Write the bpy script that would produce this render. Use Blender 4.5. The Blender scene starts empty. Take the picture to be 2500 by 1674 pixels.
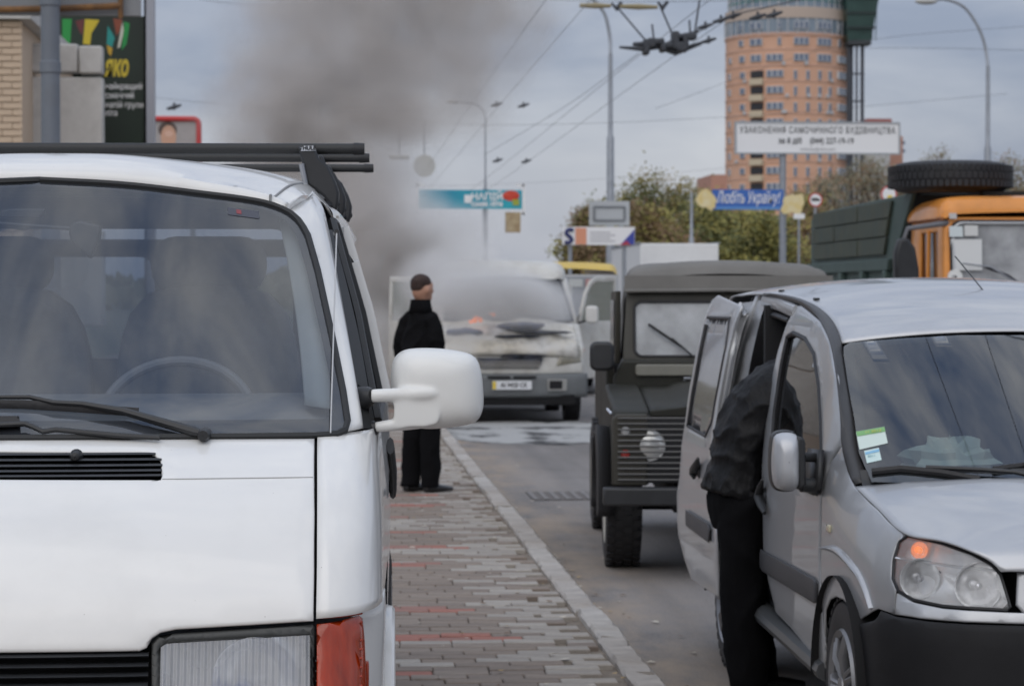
import bpy, bmesh, math, random
import numpy as np
from mathutils import Vector, Matrix
from mathutils.geometry import delaunay_2d_cdt
R = math.radians
random.seed(7)
SC = bpy.context.scene
COL = SC.collection

# ------------------------------------------------------------------ camera
EYE = Vector((0, 0, 1.66)); FPX = 6000.0; CX, CY = 1250.0, 837.0
YAW, PITCH = math.atan(435 / FPX), math.atan(112 / FPX)
cd = bpy.data.cameras.new('camera'); cam = bpy.data.objects.new('camera', cd); COL.objects.link(cam)
cam.location = EYE; cam.rotation_euler = (R(90) - PITCH, 0, -YAW)
cd.sensor_width = 36; cd.lens = FPX / 2500 * 36; cd.clip_start = .05; cd.clip_end = 5000
cd.dof.use_dof = True; cd.dof.focus_distance = 5.75; cd.dof.aperture_fstop = 8.6; cd.dof.aperture_blades = 7
SC.camera = cam
CAMM = Matrix.Translation(EYE) @ cam.rotation_euler.to_matrix().to_4x4()

# ------------------------------------------------------------------ sky, sun, exposure
SUN_EL, SUN_AZ = R(42), R(200)          # azimuth measured clockwise from +Y (the street direction)
W = bpy.data.worlds.new('World'); SC.world = W; W.use_nodes = True
nt = W.node_tree; nt.nodes.clear()
def wn(t, **k):
    n = nt.nodes.new(t)
    for a, b in k.items(): setattr(n, a, b)
    return n
sky = wn('ShaderNodeTexSky', sky_type='NISHITA', sun_disc=False, sun_elevation=SUN_EL, sun_rotation=SUN_AZ, air_density=1.2, dust_density=1.5)
tc = wn('ShaderNodeTexCoord')
mp = wn('ShaderNodeMapping'); mp.inputs['Scale'].default_value = (1, 1, 2.6)
nt.links.new(tc.outputs['Generated'], mp.inputs[0])
n1 = wn('ShaderNodeTexNoise'); n1.inputs['Scale'].default_value = 5.2; n1.inputs['Detail'].default_value = 7; n1.inputs['Roughness'].default_value = .52
n1.inputs['Distortion'].default_value = .35
nt.links.new(mp.outputs[0], n1.inputs['Vector'])
r1 = wn('ShaderNodeValToRGB'); r1.color_ramp.elements[0].position = .36; r1.color_ramp.elements[1].position = .66
r1.color_ramp.elements[0].color = (.29, .335, .46, 1); r1.color_ramp.elements[1].color = (.60, .625, .70, 1)
nt.links.new(n1.outputs['Fac'], r1.inputs[0])
# cloud deck: brighter towards the zenith, as an overcast sky is
sp = wn('ShaderNodeSeparateXYZ'); nt.links.new(tc.outputs['Generated'], sp.inputs[0])
mr = wn('ShaderNodeMapRange'); mr.inputs['From Min'].default_value = 0; mr.inputs['From Max'].default_value = 1
mr.inputs['To Min'].default_value = .88; mr.inputs['To Max'].default_value = 1.75
nt.links.new(sp.outputs[2], mr.inputs[0])
# overhead the cloud deck is seen face on and breaks into bright and blue-grey patches
n2 = wn('ShaderNodeTexNoise'); n2.inputs['Scale'].default_value = 9.0; n2.inputs['Detail'].default_value = 7; n2.inputs['Roughness'].default_value = .55; n2.inputs['Distortion'].default_value = .5
nt.links.new(tc.outputs['Generated'], n2.inputs['Vector'])
r2 = wn('ShaderNodeValToRGB'); r2.color_ramp.elements[0].position = .38; r2.color_ramp.elements[1].position = .64
r2.color_ramp.elements[0].color = (.18, .25, .41, 1); r2.color_ramp.elements[1].color = (.76, .785, .825, 1)
nt.links.new(n2.outputs['Fac'], r2.inputs[0])
me_ = wn('ShaderNodeMapRange', interpolation_type='SMOOTHSTEP'); me_.inputs['From Min'].default_value = .15; me_.inputs['From Max'].default_value = .6; nt.links.new(sp.outputs[2], me_.inputs[0])
mxe = wn('ShaderNodeMix', data_type='RGBA'); nt.links.new(me_.outputs[0], mxe.inputs[0]); nt.links.new(r1.outputs[0], mxe.inputs[6]); nt.links.new(r2.outputs[0], mxe.inputs[7])
mul = wn('ShaderNodeVectorMath', operation='SCALE'); nt.links.new(mxe.outputs[2], mul.inputs[0]); nt.links.new(mr.outputs[0], mul.inputs['Scale'])
mul2 = wn('ShaderNodeVectorMath', operation='SCALE'); nt.links.new(sky.outputs[0], mul2.inputs[0]); mul2.inputs['Scale'].default_value = .1
mx = wn('ShaderNodeMix', data_type='RGBA'); mx.inputs[0].default_value = .86
nt.links.new(mul2.outputs[0], mx.inputs[6]); nt.links.new(mul.outputs[0], mx.inputs[7])
bg = wn('ShaderNodeBackground'); bg.inputs[1].default_value = 1.0; nt.links.new(mx.outputs[2], bg.inputs[0])
wo = wn('ShaderNodeOutputWorld'); nt.links.new(bg.outputs[0], wo.inputs[0])

sl = bpy.data.lights.new('sun', 'SUN'); sl.energy = .95; sl.angle = R(70); sl.color = (1, .925, .82)
sun = bpy.data.objects.new('sun', sl); COL.objects.link(sun)
sd = Vector((math.sin(SUN_AZ) * math.cos(SUN_EL), math.cos(SUN_AZ) * math.cos(SUN_EL), math.sin(SUN_EL)))
sun.rotation_euler = sd.to_track_quat('Z', 'Y').to_euler(); sun.location = (0, -20, 30)
SC.view_settings.view_transform = 'Standard'; SC.view_settings.look = 'None'
SC.view_settings.exposure = 0.0; SC.view_settings.gamma = 1; SC.view_settings.use_curve_mapping = False
SC.render.engine = 'CYCLES'
cy = SC.cycles; cy.use_denoising = True; cy.max_bounces = 8; cy.diffuse_bounces = 3; cy.glossy_bounces = 4
cy.transmission_bounces = 6; cy.transparent_max_bounces = 16; cy.volume_bounces = 3; cy.sample_clamp_indirect = 6
cy.use_adaptive_sampling = True; cy.adaptive_threshold = .015; cy.volume_step_rate = 1.0; cy.volume_max_steps = 256

# ------------------------------------------------------------------ helpers
class Frame:
    """pixel of the photograph (2500 x 1674) + one known local coordinate -> local point"""
    def __init__(s, loc=(0, 0, 0), rz=0.0):
        s.M = Matrix.Translation(loc) @ Matrix.Rotation(rz, 4, 'Z'); s.Mi = s.M.inverted(); s.loc = Vector(loc); s.rz = rz
    def __call__(s, px, py, x=None, y=None, z=None, d=None):
        D = (CAMM.to_3x3() @ Vector(((px - CX) / FPX, (CY - py) / FPX, -1)))
        if d is not None: return s.Mi @ (EYE + D * d)
        o = s.Mi @ EYE; D = s.Mi.to_3x3() @ D
        if x is not None: t = (x - o.x) / D.x
        elif y is not None: t = (y - o.y) / D.y
        else: t = (z - o.z) / D.z
        return o + D * t
    def curve(s, pts, **k):
        return [s(p[0], p[1], **k) for p in pts]
WF = Frame()

def tag(o, label=None, cat=None, group=None, kind=None):
    if label: o['label'] = label
    if cat: o['category'] = cat
    if group: o['group'] = group
    if kind: o['kind'] = kind
    return o
def empty(name, loc=(0, 0, 0), rz=0, label=None, cat=None, group=None):
    o = bpy.data.objects.new(name, None); COL.objects.link(o); o.location = loc; o.rotation_euler = (0, 0, rz)
    o.empty_display_size = .1
    return tag(o, label, cat, group)
def mk(name, verts, faces, mat, parent=None, smooth=True, ang=35, thick=0, bevel=0, off=-1, seg=2):
    me = bpy.data.meshes.new(name); me.from_pydata([tuple(v) for v in verts], [], [tuple(f) for f in faces]); me.update()
    bm = bmesh.new(); bm.from_mesh(me); bmesh.ops.remove_doubles(bm, verts=bm.verts, dist=1e-5)
    bmesh.ops.recalc_face_normals(bm, faces=bm.faces); bm.to_mesh(me); bm.free()
    return fin(name, me, mat, parent, smooth, ang, thick, bevel, off, seg)
def fin(name, me, mat, parent=None, smooth=True, ang=35, thick=0, bevel=0, off=-1, seg=2):
    if smooth:
        me.polygons.foreach_set('use_smooth', [True] * len(me.polygons)); me.set_sharp_from_angle(angle=R(ang))
    for m in (mat if isinstance(mat, (list, tuple)) else [mat]): me.materials.append(m)
    o = bpy.data.objects.new(name, me); COL.objects.link(o)
    if parent is not None: o.parent = parent
    if thick:
        s = o.modifiers.new('solid', 'SOLIDIFY'); s.thickness = thick; s.offset = off; s.use_even_offset = False
    if bevel:
        b = o.modifiers.new('bevel', 'BEVEL'); b.width = bevel; b.segments = seg; b.limit_method = 'ANGLE'; b.angle_limit = R(40); b.harden_normals = False
    return o
def cr(pts, n, closed=False):
    """Catmull-Rom resample by chord length"""
    P = [np.array(tuple(p), float) for p in pts]; m = len(P)
    if m == 2 and not closed: return [Vector(P[0] * (1 - t) + P[1] * t) for t in np.linspace(0, 1, n)]
    if closed: Q = [P[-1]] + P + [P[0], P[1]]
    else: Q = [2 * P[0] - P[1]] + P + [2 * P[-1] - P[-2]]
    segs = m if closed else m - 1
    L = [np.linalg.norm(Q[i + 2] - Q[i + 1]) for i in range(segs)]; C = np.concatenate([[0], np.cumsum(L)])
    out = []
    for t in np.linspace(0, C[-1], n, endpoint=not closed):
        i = min(max(int(np.searchsorted(C, t, side='right')) - 1, 0), segs - 1)
        a = (t - C[i]) / max(L[i], 1e-9)
        p0, p1, p2, p3 = Q[i], Q[i + 1], Q[i + 2], Q[i + 3]
        d01, d12, d23 = max(np.linalg.norm(p1 - p0), 1e-6), max(L[i], 1e-6), max(np.linalg.norm(p3 - p2), 1e-6)
        m1 = (p2 - p0) / (d01 + d12) * d12; m2 = (p3 - p1) / (d12 + d23) * d12
        h = ((2 * a**3 - 3 * a**2 + 1) * p1 + (a**3 - 2 * a**2 + a) * m1 + (-2 * a**3 + 3 * a**2) * p2 + (a**3 - a**2) * m2)
        out.append(Vector(h))
    return out
def loft_vf(curves, nu=24, nv=None, closed=False, capends=False, cross=True):
    C = [cr(c, nu, closed) for c in curves]
    if cross and len(C) > 2 or nv:
        nv = nv or (len(C) - 1) * 6 + 1
        cols = [cr([c[i] for c in C], nv) for i in range(nu)]
        C = [[cols[i][j] for i in range(nu)] for j in range(nv)]
    V = [p for c in C for p in c]; F = []
    k = nu if closed else nu - 1
    for j in range(len(C) - 1):
        for i in range(k):
            a, b = j * nu + i, j * nu + (i + 1) % nu
            F.append((a, b, b + nu, a + nu))
    if capends:
        F.append(tuple(range(nu))[::-1]); F.append(tuple(range((len(C) - 1) * nu, len(C) * nu)))
    return V, F
def loft(name, curves, mat, parent=None, nu=24, nv=None, closed=False, capends=False, mirror=False, **k):
    V, F = loft_vf(curves, nu, nv, closed, capends)
    o = mk(name, V, F, mat, parent, **k)
    if mirror: mk(name, [(-v[0], v[1], v[2]) for v in V], F, mat, parent, **k)
    return o
def tube_vf(pts, r, n=10, cap=True):
    pts = [Vector(p) for p in pts]; rs = r if isinstance(r, (list, tuple)) else [r] * len(pts)
    V, F = [], []; up = None
    for i, p in enumerate(pts):
        t = (pts[min(i + 1, len(pts) - 1)] - pts[max(i - 1, 0)]).normalized()
        if up is None:
            up = Vector((0, 0, 1)) if abs(t.z) < .9 else Vector((0, 1, 0))
        a = t.cross(up).normalized(); b = a.cross(t).normalized(); up = b
        rr = rs[i] if isinstance(rs[i], (tuple, list)) else (rs[i], rs[i])
        for k in range(n):
            w = 2 * math.pi * k / n; V.append(p + a * math.cos(w) * rr[0] + b * math.sin(w) * rr[1])
    for i in range(len(pts) - 1):
        for k in range(n):
            a, b = i * n + k, i * n + (k + 1) % n; F.append((a, b, b + n, a + n))
    if cap: F.append(tuple(range(n))[::-1]); F.append(tuple(range((len(pts) - 1) * n, len(pts) * n)))
    return V, F
def tube(name, pts, r, mat, parent=None, n=10, sm=0, **k):
    if sm: pts = cr(pts, sm)
    V, F = tube_vf(pts, r, n); return mk(name, V, F, mat, parent, **k)
def join(parts):
    V, F = [], []
    for v, f in parts:
        k = len(V); V += [tuple(q) for q in v]; F += [tuple(i + k for i in ff) for ff in f]
    return V, F
def box_vf(c, s, rz=0):
    x, y, z = s[0] / 2, s[1] / 2, s[2] / 2; cz, sz = math.cos(rz), math.sin(rz); V = []
    for dz in (-z, z):
        for dx, dy in ((-x, -y), (x, -y), (x, y), (-x, y)): V.append((c[0] + dx * cz - dy * sz, c[1] + dx * sz + dy * cz, c[2] + dz))
    return V, [(0, 3, 2, 1), (4, 5, 6, 7), (0, 1, 5, 4), (1, 2, 6, 5), (2, 3, 7, 6), (3, 0, 4, 7)]
def box(name, c, s, mat, parent=None, bevel=0, rz=0, **k):
    V, F = box_vf(c, s, rz); return mk(name, V, F, mat, parent, bevel=bevel, **k)
def prism_vf(o2, d0, d1, ax='y'):
    f = {'y': lambda a, b, d: (a, d, b), 'x': lambda a, b, d: (d, a, b), 'z': lambda a, b, d: (a, b, d)}[ax]
    n = len(o2); V = [f(a, b, d0) for a, b in o2] + [f(a, b, d1) for a, b in o2]
    return V, [tuple(range(n))[::-1], tuple(range(n, 2 * n))] + [(i, (i + 1) % n, (i + 1) % n + n, i + n) for i in range(n)]
def prism(name, o2, d0, d1, mat, parent=None, ax='y', bevel=0, **k):
    V, F = prism_vf(o2, d0, d1, ax); return mk(name, V, F, mat, parent, bevel=bevel, **k)
def rrect(x0, x1, z0, z1, r, n=5):
    o = []
    for cx, cz, a0 in ((x1 - r, z1 - r, 0), (x0 + r, z1 - r, 90), (x0 + r, z0 + r, 180), (x1 - r, z0 + r, 270)):
        for i in range(n + 1):
            a = R(a0 + 90 * i / n); o.append((cx + r * math.cos(a), cz + r * math.sin(a)))
    return o
def lathe_vf(prof, n=32, ax='x', c=(0, 0, 0), a0=0, a1=360):
    """prof: (axial, radius)"""
    V, F = [], []; full = abs(a1 - a0) > 359
    m = n if full else n + 1
    for h, r in prof:
        for k in range(m):
            a = R(a0 + (a1 - a0) * k / n); u, v = r * math.cos(a), r * math.sin(a)
            p = {'x': (h, u, v), 'y': (u, h, v), 'z': (u, v, h)}[ax]
            V.append((c[0] + p[0], c[1] + p[1], c[2] + p[2]))
    for j in range(len(prof) - 1):
        for k in range(n):
            a, b = j * m + k, j * m + (k + 1) % m; F.append((a, b, b + m, a + m))
    return V, F
def lathe(name, prof, mat, parent=None, n=32, ax='x', c=(0, 0, 0), **k):
    V, F = lathe_vf(prof, n, ax, c); return mk(name, V, F, mat, parent, **k)
def inside(p, poly):
    x, y = p; c = False; n = len(poly); j = n - 1
    for i in range(n):
        xi, yi = poly[i]; xj, yj = poly[j]
        if (yi > y) != (yj > y) and x < (xj - xi) * (y - yi) / (yj - yi) + xi: c = not c
        j = i
    return c
def resamp2(poly, d):
    out = []; n = len(poly)
    for i in range(n):
        a, b = poly[i], poly[(i + 1) % n]; L = math.hypot(b[0] - a[0], b[1] - a[1]); k = max(1, int(L / d))
        for j in range(k): out.append((a[0] + (b[0] - a[0]) * j / k, a[1] + (b[1] - a[1]) * j / k))
    return out
def panel(name, outline, f, mat, parent=None, holes=(), sp=.03, er=0.0, thick=.003, mirror=False, edge=.02, **k):
    """curved sheet: 2D outline with holes, triangulated, lifted on f(a, b) -> Vector; er rounds its rim inwards along -normal"""
    loops = [resamp2(outline, edge)] + [resamp2(h, edge) for h in holes]
    pts, edges = [], []
    for lp in loops:
        b = len(pts); pts += lp; edges += [(b + i, b + (i + 1) % len(lp)) for i in range(len(lp))]
    nb = len(pts)
    A = np.array(pts); xs, ys = A[:, 0], A[:, 1]; E = []
    for lp in loops:
        for i in range(len(lp)): E.append((lp[i], lp[(i + 1) % len(lp)]))
    E = np.array(E); e0 = E[:, 0]; ed = E[:, 1] - e0; el = (ed ** 2).sum(1) + 1e-12
    def dist(p):
        q = np.array(p) - e0; t = np.clip((q * ed).sum(1) / el, 0, 1)[:, None]
        return math.sqrt((((q - t * ed) ** 2).sum(1)).min())
    def ok(p): return inside(p, loops[0]) and not any(inside(p, h) for h in loops[1:])
    cand = []
    if er:
        for lp in loops:
            n = len(lp)
            for i in range(n):
                a, b = lp[i - 1], lp[(i + 1) % n]; t = Vector((b[0] - a[0], b[1] - a[1]))
                if t.length < 1e-9: continue
                t.normalize()
                for s in (-1, 1):
                    for w in (.12, .4, 1.0):
                        p = (lp[i][0] - t.y * er * w * s, lp[i][1] + t.x * er * w * s)
                        if ok(p) and abs(dist(p) - er * w) < er * .12: cand.append(p)
    for a in np.arange(xs.min() + sp / 2, xs.max(), sp):
        for b in np.arange(ys.min() + sp / 2, ys.max(), sp):
            p = (float(a), float(b))
            if ok(p) and dist(p) > max(sp * .45, er * 1.3): cand.append(p)
    allp = [Vector(p) for p in pts + cand]
    r = delaunay_2d_cdt(allp, edges, [], 0, 1e-7)
    V2, T = r[0], r[2]; F = []
    for t in T:
        c = (sum(V2[i].x for i in t) / len(t), sum(V2[i].y for i in t) / len(t))
        if ok(c): F.append(tuple(t))
    V = []
    for v in V2:
        p = f(v.x, v.y)
        if er:
            d = dist((v.x, v.y))
            if d < er:
                h = 1e-3; du = f(v.x + h, v.y) - p; dv = f(v.x, v.y + h) - p; nn = du.cross(dv).normalized()
                q = 1 - d / er; dep = er * (1 - math.sqrt(max(0, 1 - q * q))) * .8
                if nn.y > 0 and abs(nn.y) > .3 or (abs(nn.y) <= .3 and nn.x * p.x < 0 and abs(nn.x) > .3) or (abs(nn.y) <= .3 and abs(nn.x) <= .3 and nn.z < 0): nn = -nn
                p = p - nn * dep
        V.append(p)
    o = mk(name, V, F, mat, parent, thick=thick, **k)
    if mirror: mk(name, [(-v[0], v[1], v[2]) for v in V], F, mat, parent, thick=thick, **k)
    return o
def text(name, s, size, mat, parent, M, align='CENTER', ext=.002, sx=1, spacing=1.0, bold=0.0, shear=0, fit=None):
    c = bpy.data.curves.new(name, 'FONT'); c.body = s; c.size = size; c.align_x = align; c.align_y = 'CENTER'; c.extrude = ext
    c.space_character = spacing; c.offset = bold; c.resolution_u = 3; c.shear = shear
    o = bpy.data.objects.new(name, c); COL.objects.link(o)
    bpy.context.view_layer.update()
    me = bpy.data.meshes.new_from_object(o.evaluated_get(bpy.context.evaluated_depsgraph_get()))
    bpy.data.objects.remove(o); me.materials.clear(); me.materials.append(mat)
    if fit: xs_ = [v.co.x for v in me.vertices]; sx = fit / (max(xs_) - min(xs_))
    me.transform(Matrix.Scale(sx, 4, (1, 0, 0)))
    me.transform(M)
    o = bpy.data.objects.new(name, me); COL.objects.link(o); o.parent = parent
    return o
def facing(x, y, z): # text plane facing -Y at a local point
    return Matrix.Translation((x, y, z)) @ Matrix.Rotation(R(90), 4, 'X')

def ell(c, r, n=16, m=10):
    V, F = [], []
    for i in range(m + 1):
        t = math.pi * i / m
        for j in range(n):
            a = 2 * math.pi * j / n; V.append((c[0] + r[0] * math.sin(t) * math.cos(a), c[1] + r[1] * math.sin(t) * math.sin(a), c[2] + r[2] * math.cos(t)))
    for i in range(m):
        for j in range(n): F.append((i * n + j, i * n + (j + 1) % n, (i + 1) * n + (j + 1) % n, (i + 1) * n + j))
    return V, F
def limb(pts, rad, n=14, k=5):
    P = cr(pts, (len(pts) - 1) * k + 1); Rr = []
    rr = [r if isinstance(r, tuple) else (r, r) for r in rad]
    for i in range(len(P)):
        t = i / k; a = min(int(t), len(rr) - 2); f = t - a; f = f * f * (3 - 2 * f); Rr.append((rr[a][0] * (1 - f) + rr[a + 1][0] * f, rr[a][1] * (1 - f) + rr[a + 1][1] * f))
    return tube_vf(P, Rr, n)
def fuse(name, parts, vox, mat, parent, smooth=6, wrinkle=0, wsize=.05, ridged=False):
    V, F = join(parts); me = bpy.data.meshes.new(name); me.from_pydata(V, [], F); me.update()
    bm = bmesh.new(); bm.from_mesh(me); bmesh.ops.remove_doubles(bm, verts=bm.verts, dist=1e-6); bmesh.ops.recalc_face_normals(bm, faces=bm.faces); bm.to_mesh(me); bm.free()
    o = bpy.data.objects.new(name, me); COL.objects.link(o)
    r = o.modifiers.new('r', 'REMESH'); r.mode = 'VOXEL'; r.voxel_size = vox
    s = o.modifiers.new('s', 'SMOOTH'); s.factor = .5; s.iterations = smooth
    if wrinkle:
        if ridged:
            tx = bpy.data.textures.new('folds', 'MUSGRAVE'); tx.musgrave_type = 'RIDGED_MULTIFRACTAL'; tx.noise_scale = wsize; tx.octaves = 2.5; tx.noise_intensity = .6
        else: tx = bpy.data.textures.new('folds', 'CLOUDS'); tx.noise_scale = wsize; tx.noise_depth = 2
        d = o.modifiers.new('d', 'DISPLACE'); d.texture = tx; d.strength = wrinkle; d.mid_level = .5; d.texture_coords = 'LOCAL'
    bpy.context.view_layer.update()
    m2 = bpy.data.meshes.new_from_object(o.evaluated_get(bpy.context.evaluated_depsgraph_get())); bpy.data.objects.remove(o)
    return fin(name, m2, mat, parent, ang=80)
# ------------------------------------------------------------------ materials
def M(name, col, rough=.6, metal=0, coat=0, var=.0, vs=6.0, bump=0, bs=60, emis=None, es=0, spec=.5, trans=0, col2=None, dirt=0, dirtcol=(.16, .13, .10), dirtz=None, vscale=(1, 1, 1), det=4, crough=.03, chips=0):
    m = bpy.data.materials.new(name); m.use_nodes = True; t = m.node_tree; b = t.nodes['Principled BSDF']
    b.inputs['Base Color'].default_value = (*col, 1); b.inputs['Roughness'].default_value = rough; b.inputs['Metallic'].default_value = metal
    b.inputs['Specular IOR Level'].default_value = spec
    if coat: b.inputs['Coat Weight'].default_value = coat; b.inputs['Coat Roughness'].default_value = crough
    if trans: b.inputs['Transmission Weight'].default_value = trans
    if emis: b.inputs['Emission Color'].default_value = (*emis, 1); b.inputs['Emission Strength'].default_value = es
    need = var or bump or dirt or col2
    if need:
        tc = t.nodes.new('ShaderNodeTexCoord'); mpn = t.nodes.new('ShaderNodeMapping'); mpn.inputs['Scale'].default_value = vscale
        t.links.new(tc.outputs['Object'], mpn.inputs[0])
    last = None
    if var or col2:
        n = t.nodes.new('ShaderNodeTexNoise'); n.inputs['Scale'].default_value = vs; n.inputs['Detail'].default_value = det; n.inputs['Roughness'].default_value = .6
        t.links.new(mpn.outputs[0], n.inputs['Vector'])
        rp = t.nodes.new('ShaderNodeValToRGB'); rp.color_ramp.elements[0].position = .3; rp.color_ramp.elements[1].position = .7
        c2 = col2 or tuple(min(1, c * (1 + var)) for c in col); c1 = col if col2 else tuple(c * (1 - var) for c in col)
        rp.color_ramp.elements[0].color = (*c1, 1); rp.color_ramp.elements[1].color = (*c2, 1)
        t.links.new(n.outputs['Fac'], rp.inputs[0]); last = rp.outputs[0]
    if dirt:
        n = t.nodes.new('ShaderNodeTexNoise'); n.inputs['Scale'].default_value = 3.2; n.inputs['Detail'].default_value = 8; n.inputs['Roughness'].default_value = .68
        t.links.new(tc.outputs['Object'], n.inputs['Vector'])
        mr = t.nodes.new('ShaderNodeMapRange'); mr.inputs['From Min'].default_value = .48; mr.inputs['From Max'].default_value = .8; mr.inputs['To Max'].default_value = dirt
        t.links.new(n.outputs['Fac'], mr.inputs[0]); fac = mr.outputs[0]
        if dirtz:
            s = t.nodes.new('ShaderNodeSeparateXYZ'); t.links.new(tc.outputs['Object'], s.inputs[0])
            m2 = t.nodes.new('ShaderNodeMapRange'); m2.inputs['From Min'].default_value = dirtz[0]; m2.inputs['From Max'].default_value = dirtz[1]
            m2.inputs['To Min'].default_value = dirt * .9; m2.inputs['To Max'].default_value = 0
            t.links.new(s.outputs[2], m2.inputs[0])
            ad = t.nodes.new('ShaderNodeMath'); ad.operation = 'MULTIPLY_ADD'; t.links.new(m2.outputs[0], ad.inputs[0])
            t.links.new(n.outputs['Fac'], ad.inputs[1]); t.links.new(mr.outputs[0], ad.inputs[2]); ad.use_clamp = True; fac = ad.outputs[0]
        mxn = t.nodes.new('ShaderNodeMix'); mxn.data_type = 'RGBA'; t.links.new(fac, mxn.inputs[0])
        if last: t.links.new(last, mxn.inputs[6])
        else: mxn.inputs[6].default_value = (*col, 1)
        mxn.inputs[7].default_value = (*dirtcol, 1); last = mxn.outputs[2]
        m3 = t.nodes.new('ShaderNodeMapRange'); m3.inputs['To Min'].default_value = rough; m3.inputs['To Max'].default_value = max(rough, .75); t.links.new(fac, m3.inputs[0])
        t.links.new(m3.outputs[0], b.inputs['Roughness'])
        if coat:
            m4 = t.nodes.new('ShaderNodeMapRange'); m4.inputs['To Min'].default_value = coat; m4.inputs['To Max'].default_value = 0; t.links.new(fac, m4.inputs[0])
            t.links.new(m4.outputs[0], b.inputs['Coat Weight'])
    if chips:
        tc2 = t.nodes.new('ShaderNodeTexCoord'); vo = t.nodes.new('ShaderNodeTexVoronoi'); vo.inputs['Scale'].default_value = 26; t.links.new(tc2.outputs['Object'], vo.inputs['Vector'])
        mk_ = t.nodes.new('ShaderNodeTexNoise'); mk_.inputs['Scale'].default_value = 9; t.links.new(tc2.outputs['Object'], mk_.inputs['Vector'])
        mm_ = t.nodes.new('ShaderNodeMapRange'); mm_.inputs['From Min'].default_value = .5; mm_.inputs['From Max'].default_value = .75; mm_.inputs['To Max'].default_value = .13; t.links.new(mk_.outputs['Fac'], mm_.inputs[0])
        lt = t.nodes.new('ShaderNodeMath'); lt.operation = 'LESS_THAN'; t.links.new(vo.outputs['Distance'], lt.inputs[0]); t.links.new(mm_.outputs[0], lt.inputs[1])
        ml = t.nodes.new('ShaderNodeMath'); ml.operation = 'MULTIPLY'; ml.inputs[1].default_value = chips; t.links.new(lt.outputs[0], ml.inputs[0])
        mc = t.nodes.new('ShaderNodeMix'); mc.data_type = 'RGBA'; t.links.new(ml.outputs[0], mc.inputs[0]); mc.inputs[7].default_value = (.22, .19, .16, 1)
        if last: t.links.new(last, mc.inputs[6])
        else: mc.inputs[6].default_value = (*col, 1)
        last = mc.outputs[2]
    if last: t.links.new(last, b.inputs['Base Color'])
    if bump:
        n = t.nodes.new('ShaderNodeTexNoise'); n.inputs['Scale'].default_value = bs; n.inputs['Detail'].default_value = 5
        t.links.new(mpn.outputs[0], n.inputs['Vector'])
        bp = t.nodes.new('ShaderNodeBump'); bp.inputs['Strength'].default_value = bump; bp.inputs['Distance'].default_value = .01
        t.links.new(n.outputs['Fac'], bp.inputs['Height']); t.links.new(bp.outputs[0], b.inputs['Normal'])
    return m
def glass(name, tint=(.8, .84, .84), refl=1.7, rough=.0, ior=1.5, flute=None, haze=0, hcol=(.5, .52, .54)):
    m = bpy.data.materials.new(name); m.use_nodes = True; t = m.node_tree; t.nodes.clear()
    o = t.nodes.new('ShaderNodeOutputMaterial'); g = t.nodes.new('ShaderNodeBsdfGlossy'); g.inputs['Roughness'].default_value = rough
    tr = t.nodes.new('ShaderNodeBsdfTransparent'); tr.inputs[0].default_value = (*tint, 1)
    fr = t.nodes.new('ShaderNodeFresnel'); fr.inputs['IOR'].default_value = ior
    mu = t.nodes.new('ShaderNodeMath'); mu.operation = 'MULTIPLY'; mu.inputs[1].default_value = refl; mu.use_clamp = True
    ge = t.nodes.new('ShaderNodeNewGeometry')   # same reflectance from both sides of the sheet
    mx = t.nodes.new('ShaderNodeMixShader'); t.links.new(fr.outputs[0], mu.inputs[0]); t.links.new(mu.outputs[0], mx.inputs[0])
    t.links.new(tr.outputs[0], mx.inputs[1]); t.links.new(g.outputs[0], mx.inputs[2])
    last = mx.outputs[0]
    if haze:
        d = t.nodes.new('ShaderNodeBsdfDiffuse'); d.inputs[0].default_value = (*hcol, 1)
        n = t.nodes.new('ShaderNodeTexNoise'); n.inputs['Scale'].default_value = 5; n.inputs['Detail'].default_value = 6
        tc = t.nodes.new('ShaderNodeTexCoord'); t.links.new(tc.outputs['Object'], n.inputs['Vector'])
        mr = t.nodes.new('ShaderNodeMapRange'); mr.inputs['From Min'].default_value = .3; mr.inputs['From Max'].default_value = .75; mr.inputs['To Min'].default_value = haze * .5; mr.inputs['To Max'].default_value = haze
        t.links.new(n.outputs['Fac'], mr.inputs[0]); m2 = t.nodes.new('ShaderNodeMixShader'); t.links.new(mr.outputs[0], m2.inputs[0])
        t.links.new(last, m2.inputs[1]); t.links.new(d.outputs[0], m2.inputs[2]); last = m2.outputs[0]
    if flute:
        tc = t.nodes.new('ShaderNodeTexCoord'); wv = t.nodes.new('ShaderNodeTexWave'); wv.bands_direction = 'X'; wv.wave_profile = 'SIN'
        wv.inputs['Scale'].default_value = flute; t.links.new(tc.outputs['Object'], wv.inputs['Vector'])
        bp = t.nodes.new('ShaderNodeBump'); bp.inputs['Strength'].default_value = .6; bp.inputs['Distance'].default_value = .01
        t.links.new(wv.outputs['Fac'], bp.inputs['Height']); t.links.new(bp.outputs[0], g.inputs['Normal']); t.links.new(bp.outputs[0], fr.inputs['Normal'])
        if haze: t.links.new(bp.outputs[0], d.inputs['Normal'])
    t.links.new(last, o.inputs[0])
    return m
RUB = M('rubber black', (.018, .018, .02), .55, bump=.15, bs=80, var=.25)
BLKP = M('black plastic', (.022, .023, .025), .42, var=.2, bump=.08, bs=200)
BLKG = M('black gloss', (.012, .012, .014), .15)
DARK = M('dark void', (.008, .008, .009), .9)
CHROME = M('chrome', (.75, .76, .78), .12, metal=1)
REFL = M('lamp reflector', (.93, .93, .93), .2, metal=.6, bump=.3, bs=25)
STEEL = M('steel grey', (.30, .31, .33), .45, metal=.6, var=.15)
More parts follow.
